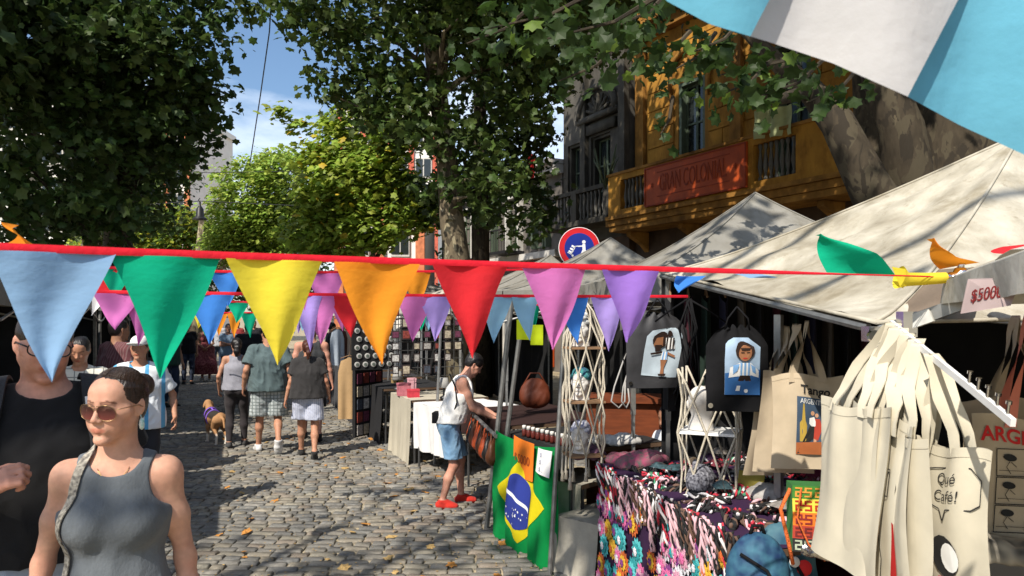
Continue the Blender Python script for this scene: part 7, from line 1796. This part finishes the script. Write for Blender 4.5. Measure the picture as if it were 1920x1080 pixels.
for sg in (-1,1):
    pts = [(sg*.115,.06,1.45),(sg*.125,.0,1.465),(sg*.132,-.07,1.42),(sg*.140,-.11,1.34),(sg*.150,-.12,1.24),(sg*.165,-.10,1.12),(sg*.18,-.04,1.03)]
    pp = []
    for a, b in zip(pts, pts[1:]):
        for k in range(4): f = k/4; pp.append(tuple(a[i]*(1-f)+b[i]*f for i in range(3)))
    pr_ = ray_on(root2, s2_, c2x, pp, .008, bs2); V = []
    for i, (p, g) in enumerate(pr_):
        q = pr_[min(i+1,len(pr_)-1)][0]-pr_[max(i-1,0)][0]; sd_ = q.cross(g).normalized()*.03; V += [p-sd_, p+sd_, p+sd_+g*.012, p-sd_+g*.012]
    mb = MB(); mb.add(V, [(i*4+k, i*4+(k+1)%4, i*4+4+(k+1)%4, i*4+4+k) for i in range(len(pr_)-1) for k in range(4)]); mb.build('strap', M_('black webbing',(.02,.02,.022),rough=.7,bump=.4,bscale=90), bp)
    if sg > 0:
        p, g = pr_[9]; q = (pr_[10][0]-pr_[8][0]).normalized(); sd_ = q.cross(g).normalized(); MM = Matrix((sd_, q, g)).transposed(); mb = MB(); mb.box(p+g*.015, (.05,.028,.004), M=MM); mb.build('tag', paper, bp)
mb = MB(); mb.box((0,.24,1.22),(.30,.16,.44)); o = mb.build('pack', M_('black webbing',(.02,.02,.022)), bp); bv = o.modifiers.new('b','BEVEL'); bv.width = .05; bv.segments = 4
# middle distance ----------------------------------------------------------------------
def P_at(px, d, **k): q = at(px, 595, d); return (q.x, d, 0)
plaid = band_mat('cream checked shirt', (.62,.60,.52), (.20,.20,.19), 'XZ', 4.6, .965); stripes_b = band_mat('white shirt with blue stripes', (.70,.73,.76), (.10,.36,.62), 'X', 2.4, .86)
wr3, _, _, c3 = person('woman in cream checked shirt with thin glasses looking down', P_at(150,6.1), R(26), 1.66, h=.0068, fem=True, bust=.3, head=(-8,22,4), pose=dict(wl=(.22,-.16,1.0), wr=(-.20,-.18,1.02)), **sk('tan'),
    wear=[('shirt', plaid, g_tee(e=.014, hem=.80, sleeve=1.75, loose=.02, neck=.062, flare=.006), .006), ('trousers', cloth_mat('dark trousers',(.03,.03,.035)), g_pants(), 0), ('shoes', cloth_mat('black shoes',(.02,.02,.02)), g_shoe(), 0)],
    hair=(hair_bk, h_cap(.010, -.01, face=(.060,.080,.082), fc=(0,-.100,-.034)), bun), face=dict(brow=(.15,.1,.08)))
def cap_p(s, c): 
    h_cap(.010,-.03)(s, c)
wr4, hm4, s4, c4_ = person('woman in white cap and white shirt with light blue stripes', P_at(262,6.7), R(22), 1.66, h=.0072, fem=True, bust=.4, fat=.2, head=(-14,2,0), pose=dict(wl=(.30,-.05,.93), wr=(-.30,-.06,.93)), **sk('tan'),
    wear=[('shirt', stripes_b, g_tee(e=.016, hem=.84, sleeve=.75, loose=.03, neck=.082, flare=.02), .006), ('trousers', cloth_mat('dark trousers',(.03,.03,.035)), g_pants(), 0), ('shoes', cloth_mat('black shoes',(.02,.02,.02)), g_shoe(), 0)],
    hair=(hair_bk, cap_p), face=dict(brow=(.15,.1,.08)))
def cap_hat(parent, hm, s_, m):
    s = SD(); s.ell((0,.010,.050),(.088,.106,.078),k=.01); s.fn(lambda Q: .030-Q[:,2]+.12*np.clip(-Q[:,1],-1,1)*0); V, Q = nets(s, .007)
    t = SD(); t.ell((0,-.120,.040),(.080,.075,.010),np.array(Euler((R(-14),0,0)).to_matrix()),k=.01); V2, Q2 = nets(t, .005)
    Mx = np.array(hm, np.float32); f = lambda V: (V@Mx[:3,:3].T+Mx[:3,3])*s_
    h_ = add_mesh('cap', np_mesh('cap', f(V), Q), m, parent); add_mesh('peak', np_mesh('peak', f(V2), Q2), m, h_)
cap_hat(wr4, hm4, s4, cloth_mat('white cap cotton',(.72,.72,.70)))
maroon = band_mat('maroon striped shirt', (.11,.035,.04), (.16,.09,.09), 'X', 9, .8)
person('tall man in maroon striped shirt in the shade behind the white cap', P_at(222,8.2), R(150), 1.80, h=.0095, fat=.5, head=(0,0,0), **sk('brown'),
    wear=[('shirt', maroon, g_tee(e=.014, hem=.82, sleeve=.8, loose=.02), .006), ('trousers', cloth_mat('dark trousers',(.03,.03,.035)), g_pants(), 0), ('shoes', cloth_mat('black shoes',(.02,.02,.02)), g_shoe(), 0)], hair=(hair_bk, short_hair()))
walk = dict(al=(.085,-.20,.085), ar=(-.085,.24,.13), tr=(0,-.8,-.6), tl=(0,-1,.05))
def pw(*a, **k): d = dict(walk); d.update(k); return d
ponyc, ponyt = h_pony(((0,.095,.0),.042),((.02,.145,-.04),.052),((.03,.15,-.11),.052),((.04,.14,-.18),.022), cap=h_cap(.014,-.04))
person('dark haired woman with low ponytail, grey sleeveless top and black leggings seen from behind', P_at(443,10.35), R(192), 1.53, h=.0085, fem=True, fat=.2, head=(22,4,0), pose=dict(wl=(.26,-.05,.90), wr=(-.20,-.22,1.02), al=(.09,.12,.10), ar=(-.10,-.12,.085)), **sk('tan'),
    wear=[('top', cloth_mat('grey lilac top',(.27,.27,.31)), g_tank(e=.012, hem=.90, loose=.02, arm_in=.09, armr=.07, neckz=.03), .004), ('leggings', cloth_mat('black leggings',(.035,.03,.032)), g_pants(e=.009), .002), ('shoes', cloth_mat('black white trainers',(.05,.05,.05)), g_shoe(), 0)], hair=(hair_bk, ponyc, ponyt))
person('large man in slate grey t-shirt and grey checked shorts walking away in the middle', P_at(503,9.9), R(200), 1.70, h=.0085, fat=.6, head=(5,8,0), pose=dict(wl=(.31,-.03,.90), wr=(-.31,.02,.88), ar=(-.12,.22,.20), tr=(0,-.5,-.85), al=(.12,-.18,.085)), **sk('tan'),
    wear=[('t_shirt', cloth_mat('slate tee',(.085,.12,.125)), g_tee(e=.014, hem=.84, sleeve=.72, loose=.03, flare=.03), .008), ('shorts', band_mat('grey checked shorts',(.42,.46,.46),(.16,.19,.19),'XZ',7,.86), g_shorts(e=.025, top=.93, bot=.50, flare=.03), .008), ('trainers', cloth_mat('white grey trainers',(.55,.55,.55)), g_shoe(.010), 0)], hair=(hair_bk, short_hair()))
pc2, pt2 = h_pony(((0,.095,.03),.040),((-.01,.140,.0),.040),((-.02,.150,-.09),.036),((-.01,.145,-.18),.018), cap=h_cap(.013,-.04))
person('woman in black t-shirt and pale blue striped shorts with reddish ponytail walking away', P_at(577,9.55), R(197), 1.53, h=.0085, fem=True, fat=.4, head=(-4,6,0), pose=pw(wl=(.30,.02,.86), wr=(-.30,-.05,.88)), **sk('tan'),
    wear=[('t_shirt', cloth_mat('faded black tee',(.035,.033,.033)), g_tee(e=.020, hem=.87, sleeve=.62, loose=.05, flare=.02), .006), ('shorts', band_mat('pale striped shorts',(.50,.52,.60),(.24,.27,.38),'X',13,.6), g_shorts(e=.022, top=.93, bot=.56, flare=.04), .007), ('shoes', cloth_mat('black shoes',(.02,.02,.02)), g_shoe(), 0)], hair=(hair_rd, pc2, pt2))
person('bald man in dark tank top walking beyond the black t-shirt woman', P_at(584,10.9), R(200), 1.72, h=.0088, fat=.25, head=(0,2,0), pose=pw(wr=(-.30,.0,.80), wl=(.32,.0,.80)), **sk('pink'),
    wear=[('tank_top', cloth_mat('charcoal tank',(.045,.047,.05)), g_tank(e=.012, hem=.86, loose=.02, arm_in=.09, armr=.085, neckz=.02), .005), ('shorts', cloth_mat('black shorts',(.02,.02,.022)), g_shorts(e=.02, bot=.50), .004), ('shoes', cloth_mat('black shoes',(.02,.02,.02)), g_shoe(), 0)], hair=(hair_mat('grey stubble',(.30,.24,.20)), h_cap(.0015,.02)))
person('woman in long dark red patterned dress standing with clasped hands in the shade', P_at(386,21), R(18), 1.66, h=.0125, fem=True, bust=.3, head=(-10,5,0), pose=dict(wl=(.04,-.20,.98), wr=(-.04,-.20,.98), eh_l=(.9,.4,-.2), eh_r=(-.9,.4,-.2)), **sk('tan'),
    wear=[('dress_top', M_('dark red floral dress',(.14,.012,.03),col2=(.30,.10,.10),scale=30,detail=1), g_tank(e=.012, hem=.95, arm_in=.10), .003), ('skirt', M_('dark red floral dress',(.14,.012,.03)), g_pants(e=.05, top=1.04, bot=.22, loose=.11), .01), ('shoes', cloth_mat('white trainers',(.6,.6,.6)), g_shoe(), 0)], hair=(hair_bk, h_cap(.014,-.06)))
def crowd(label, px, d, rz, H, top, bot, fem=False, skn='tan', pose=None, fat=.2, grp=None, hr=None, slv=.6, head=(0,0,0), skirt=False):
    w = [('shirt', top, g_tee(e=.014, hem=.84, sleeve=slv, loose=.02, flare=.01), .006), ('trousers', bot, g_pants(e=.012) if not skirt else g_shorts(e=.03, bot=.55), .004), ('shoes', cloth_mat('black shoes',(.02,.02,.02)), g_shoe(), 0)]
    return person(label, P_at(px, d), rz, H, h=.014, fem=fem, fat=fat, pose=pose, head=head, wear=w, hair=(hr or hair_bk, h_cap(.014,-.06) if fem else short_hair()), group=grp, **sk(skn))
bc = cloth_mat('black cloth top',(.015,.015,.018)); lb2 = cloth_mat('light blue top',(.20,.28,.38)); wt2 = cloth_mat('dull white top',(.40,.40,.42)); jn = cloth_mat('dark jeans',(.03,.04,.07)); gn = cloth_mat('dark green top',(.03,.07,.05)); rdn = cloth_mat('dull red top',(.22,.03,.03))
crowd('person in light blue top with crossed arms right of the red dress', 428, 19, R(20), 1.66, lb2, bc, True, pose=dict(wl=(-.05,-.20,1.18), wr=(.05,-.20,1.15), eh_l=(.9,0,-.6), eh_r=(-.9,0,-.6)))
crowd('dark dressed person just behind the ponytail woman', 466, 15.5, R(195), 1.72, bc, bc)
crowd('dark dressed person left of the red dress woman', 352, 20, R(30), 1.70, bc, jn, True)
crowd('person in dull white top walking far down the shaded street', 408, 25, R(200), 1.70, wt2, jn)
crowd('person in dark green top standing by the far left stalls', 318, 15, R(60), 1.72, gn, jn)
crowd('person in dull red top far down between the tents', 446, 27, R(10), 1.68, rdn, bc, True)
crowd('person in black browsing at the far right row', 622, 17.5, R(120), 1.70, bc, jn)
crowd('person in blue jeans standing far down the middle of the street', 476, 24, R(15), 1.72, bc, jn)
crowd('dark haired shopper bending over the second left stall', 92, 9.5, R(-60), 1.66, bc, jn, True)
# man leaning over the bag stall
person('young man in white sleeveless shirt, denim shorts and red trainers leaning over the bag stall', P_at(856,7.15), R(98), 1.50, h=.0062, fat=.0, head=(8,38,0), **sk('pink'),
    pose=dict(pelvis=(0,.07,.945), waist=(0,.03,1.065), chest=(0,-.03,1.235), nb=(0,-.09,1.385), hc=(0,-.19,1.54), sl=(.17,-.05,1.355), sr=(-.17,-.05,1.355), wl=(.13,-.40,.99), wr=(-.15,-.38,.98), eh_l=(.3,.9,-.3), eh_r=(-.3,.9,-.3),
              hl=(.085,.09,.89), hr=(-.085,.09,.89), al=(.12,-.06,.085), ar=(-.10,.16,.085), cl=.9, cr=.9, hdl=(0,-.9,-.3), hdr=(0,-.9,-.3), hnl=(0,-.3,-.95), hnr=(0,-.3,-.95)),
    wear=[('vest', cloth_mat('white cotton vest',(.74,.73,.70)), g_tank(e=.014, hem=.92, loose=.030, arm_in=.075, armr=.10, neckz=.02), .006), ('shorts', cloth_mat('washed denim',(.12,.25,.42),col2=(.26,.42,.58),scale=7), g_shorts(e=.014, bot=.54, flare=.012), .006), ('trainers', cloth_mat('red trainers',(.48,.03,.02)), g_shoe(.010), 0)],
    hair=(hair_bk, short_hair(.016,-.01)))
sling = empty('sling_bag', P_at(856,7.15), rz=R(84), label='black cross body strap over the white sleeveless shirt', cat='bag'); mb = MB(); mb.tube([(-.10*.9,.05,1.28),(-.17,-.02,1.16),(-.20,-.04,1.02),(-.16,.02,.86),(-.10,.16,.84)], .008, n=6); mb.build('strap', blackny, sling, smooth=True); mb = MB(); mb.box((-.05,.19,.86),(.16,.05,.10)); mb.build('pouch', blackny, sling)
# seller sitting low inside the dark stall
person('seller in white shirt sitting inside the dark stall', P_at(1272,5.9), R(-62), 1.60, h=.0095, fat=.3, head=(0,12,0), skinkey='brown skin', skin=SK['brown'][1],
    pose=dict(pelvis=(0,0,.46), waist=(0,-.02,.58), chest=(0,-.06,.75), nb=(0,-.07,.91), hc=(0,-.10,1.09), sl=(.18,-.05,.885), sr=(-.18,-.05,.885), wl=(.12,-.33,.66), wr=(-.12,-.33,.66), hl=(.09,-.02,.42), hr=(-.09,-.02,.42), al=(.12,-.42,.085), ar=(-.12,-.42,.085), kh_l=(0,-.6,1), kh_r=(0,-.6,1)),
    wear=[('shirt', cloth_mat('white shirt',(.60,.62,.64)), g_tee(e=.014, hem=.40, sleeve=.9, loose=.02), .006)], hair=(hair_bk, short_hair()))
st = empty('stool', P_at(1272,5.9), label='small dark stool under the sitting seller', cat='stool'); mb = MB(); mb.lathe([(.17,.30),(.17,.34),(.15,.35)], n=18); mb.build('seat', wood, st)
for a in range(4): mb = MB(); mb.tube([(.12*math.cos(a*1.57+.78),.12*math.sin(a*1.57+.78),.31),(.15*math.cos(a*1.57+.78),.15*math.sin(a*1.57+.78),0)], .014, n=6); mb.build('leg', wood, st)
# the dog -------------------------------------------------------------------------------
s = SD()
s.cone((0,-.16,.40),(0,.18,.41),.105,.085,k=.04); s.ell((0,-.17,.37),(.092,.12,.125),k=.04); s.ell((0,.19,.39),(.085,.10,.10),k=.04)
s.cone((0,-.24,.44),(0,-.34,.56),.075,.055,k=.04); s.ell((0,-.38,.60),(.058,.072,.056),k=.02); s.cone((0,-.42,.588),(0,-.50,.572),.036,.026,k=.02); s.ell((0,-.525,.578),(.014,.012,.011),k=.005)
for q in (-1,1):
    s.ell((q*.064,-.365,.575),(.014,.034,.052),np.array(Euler((0,R(q*-14),0)).to_matrix()),k=.01)
    s.cone((q*.065,-.19,.36),(q*.075,-.15,.25),.050,.034,k=.03); s.cone((q*.075,-.15,.25),(q*.075,-.19+q*.03,.11),.032,.022,k=.02); s.cone((q*.075,-.19+q*.03,.11),(q*.075,-.205+q*.03,.022),.021,.020,k=.01); s.ell((q*.075,-.225+q*.03,.018),(.026,.038,.018),k=.01)
    s.cone((q*.065,.20,.38),(q*.075,.12,.25),.075,.045,k=.03); s.cone((q*.075,.12,.25),(q*.075,.25,.15),.040,.022,k=.015); s.cone((q*.075,.25,.15),(q*.075,.235,.025),.021,.020,k=.01); s.ell((q*.075,.215,.018),(.025,.036,.018),k=.01)
s.cone((0,.25,.44),(0,.35,.40),.024,.020,k=.02); s.cone((0,.35,.40),(.01,.41,.29),.020,.013,k=.01)
V, Q = nets(s, .007); C = np.tile(np.array((.36,.19,.085), np.float32), (len(V),1)); nz = vnoise(V, (18,18,18), 2)*.03
def setc(m, c): m = np.clip(m, 0, 1)[:,None]; C[:] = C*(1-m)+np.array(c, np.float32)*m
setc((V[:,2]-.375+nz)/.02*((V[:,1] > -.26+nz) & (V[:,1] < .20+nz)), (.03,.025,.02)); setc((.17+nz-V[:,2])/.03, (.75,.70,.62)); setc((.31+nz-V[:,2])/.02*(np.abs(V[:,0]) < .04)*(V[:,1] < -.05), (.75,.70,.62)); setc((-.45-V[:,1])/.02*(V[:,2] < .60), (.70,.65,.58)); setc((-.512-V[:,1])/.004, (.02,.02,.02))
for q in (-1,1): setc(1.5-np.linalg.norm(V-np.array((q*.038,-.425,.615),np.float32),axis=1)/.008, (.01,.01,.01))
me = np_mesh('body', V, Q); set_col(me, C); q = at(405,595,10.7)
dog = empty('dog', (q.x, 10.7, 0), rz=R(-140), label='tan, black and white dog in a purple harness standing beside the woman in leggings', cat='dog')
dog.scale = (.92,)*3
add_mesh('body', me, mat('short dog fur', (1,1,1), rough=.8, var=.08, scale=60, bump=.3, bscale=200, attr='Col', stretch=(1,.3,1)), dog)
pur = M_('purple webbing',(.20,.10,.50),rough=.7); mb = MB()
for cy, rr, zc_ in ((-.12,.112,.385),(-.24,.098,.43)): mb.tube([(rr*1.02*math.cos(a), cy+.02*math.sin(a), zc_+rr*1.12*math.sin(a)) for a in [2*math.pi*k/20 for k in range(21)]], .011, n=6, cap=False)
mb.tube([(0,-.12,.505),(0,-.18,.52),(0,-.24,.535)],.013,n=6); mb.build('harness', pur, dog, smooth=True)
ld = empty('dog_lead', dog.location, label='thin dark lead from the harness up to the walking woman', cat='lead'); mb = MB(); hnd = at(457,716,10.2)-dog.location; mb.tube([(0,.05,.52), Vector((0,.05,.52)).lerp(hnd,.5)-Vector((0,0,.10)), hnd], .005, n=5); mb.build('cord', blackny, ld, smooth=True)
# crowns of the street trees overhead, outside the frame: they throw the dappled shade seen on tents and facades
def crown_only(label, base, tp, rad, ells, n, size, seed, per=22, dens=.34):
    return tree(label, base, tp, rad, ells, n, size, lf_mid, kind='simple', seed=seed, bk=dark_bark, dens=dens, limbs=12, per=per, shell=.5)
crown_only('plane tree behind the tents whose high crown shades the yellow balcony', (5.3,10.6,0), [(5.3,10.6,0),(5.3,10.6,3),(5.1,10.5,6),(4.9,10.4,9)], [.35,.32,.28,.18],
    [((1.8,13.2,12.4),(2.8,2.6,1.3)),((4.6,10.2,11.4),(2.9,2.8,1.4)),((7.4,7.8,11),(2.6,2.6,1.3)),((2.6,15.6,10.9),(2.2,2.2,1.3)),((.2,16.6,12.5),(2.6,2.6,1.5)),((9.5,5.5,10.5),(2.4,2.4,1.4)),((6.3,9.3,8.6),(2.2,1.8,.9)),((4.3,13.2,9.2),(2.0,1.8,1.1)),((-1.5,18.5,12.0),(2.4,2.4,1.6))], 12500, .34, 71)
crown_only('plane tree behind the photographer on the left side of the street', (-6.2,-3.0,0), [(-6.2,-3,0),(-6.1,-3,3),(-5.5,-2.6,6)], [.3,.27,.2],
    [((.15,1.4,8.4),(1.25,1.7,.6)),((-1.5,4.2,8.6),(1.1,1.3,.6)),((-4.4,.6,8.0),(.9,1.2,.3)),((1.9,.2,8.6),(1.4,1.0,.6)),((-6.5,-3,7.5),(2.4,2.4,1.4)),((-3.4,-1.4,8.4),(1.2,.9,.4)),((3.2,2.2,9.0),(1.3,1.5,.7))], 3300, .22, 73)
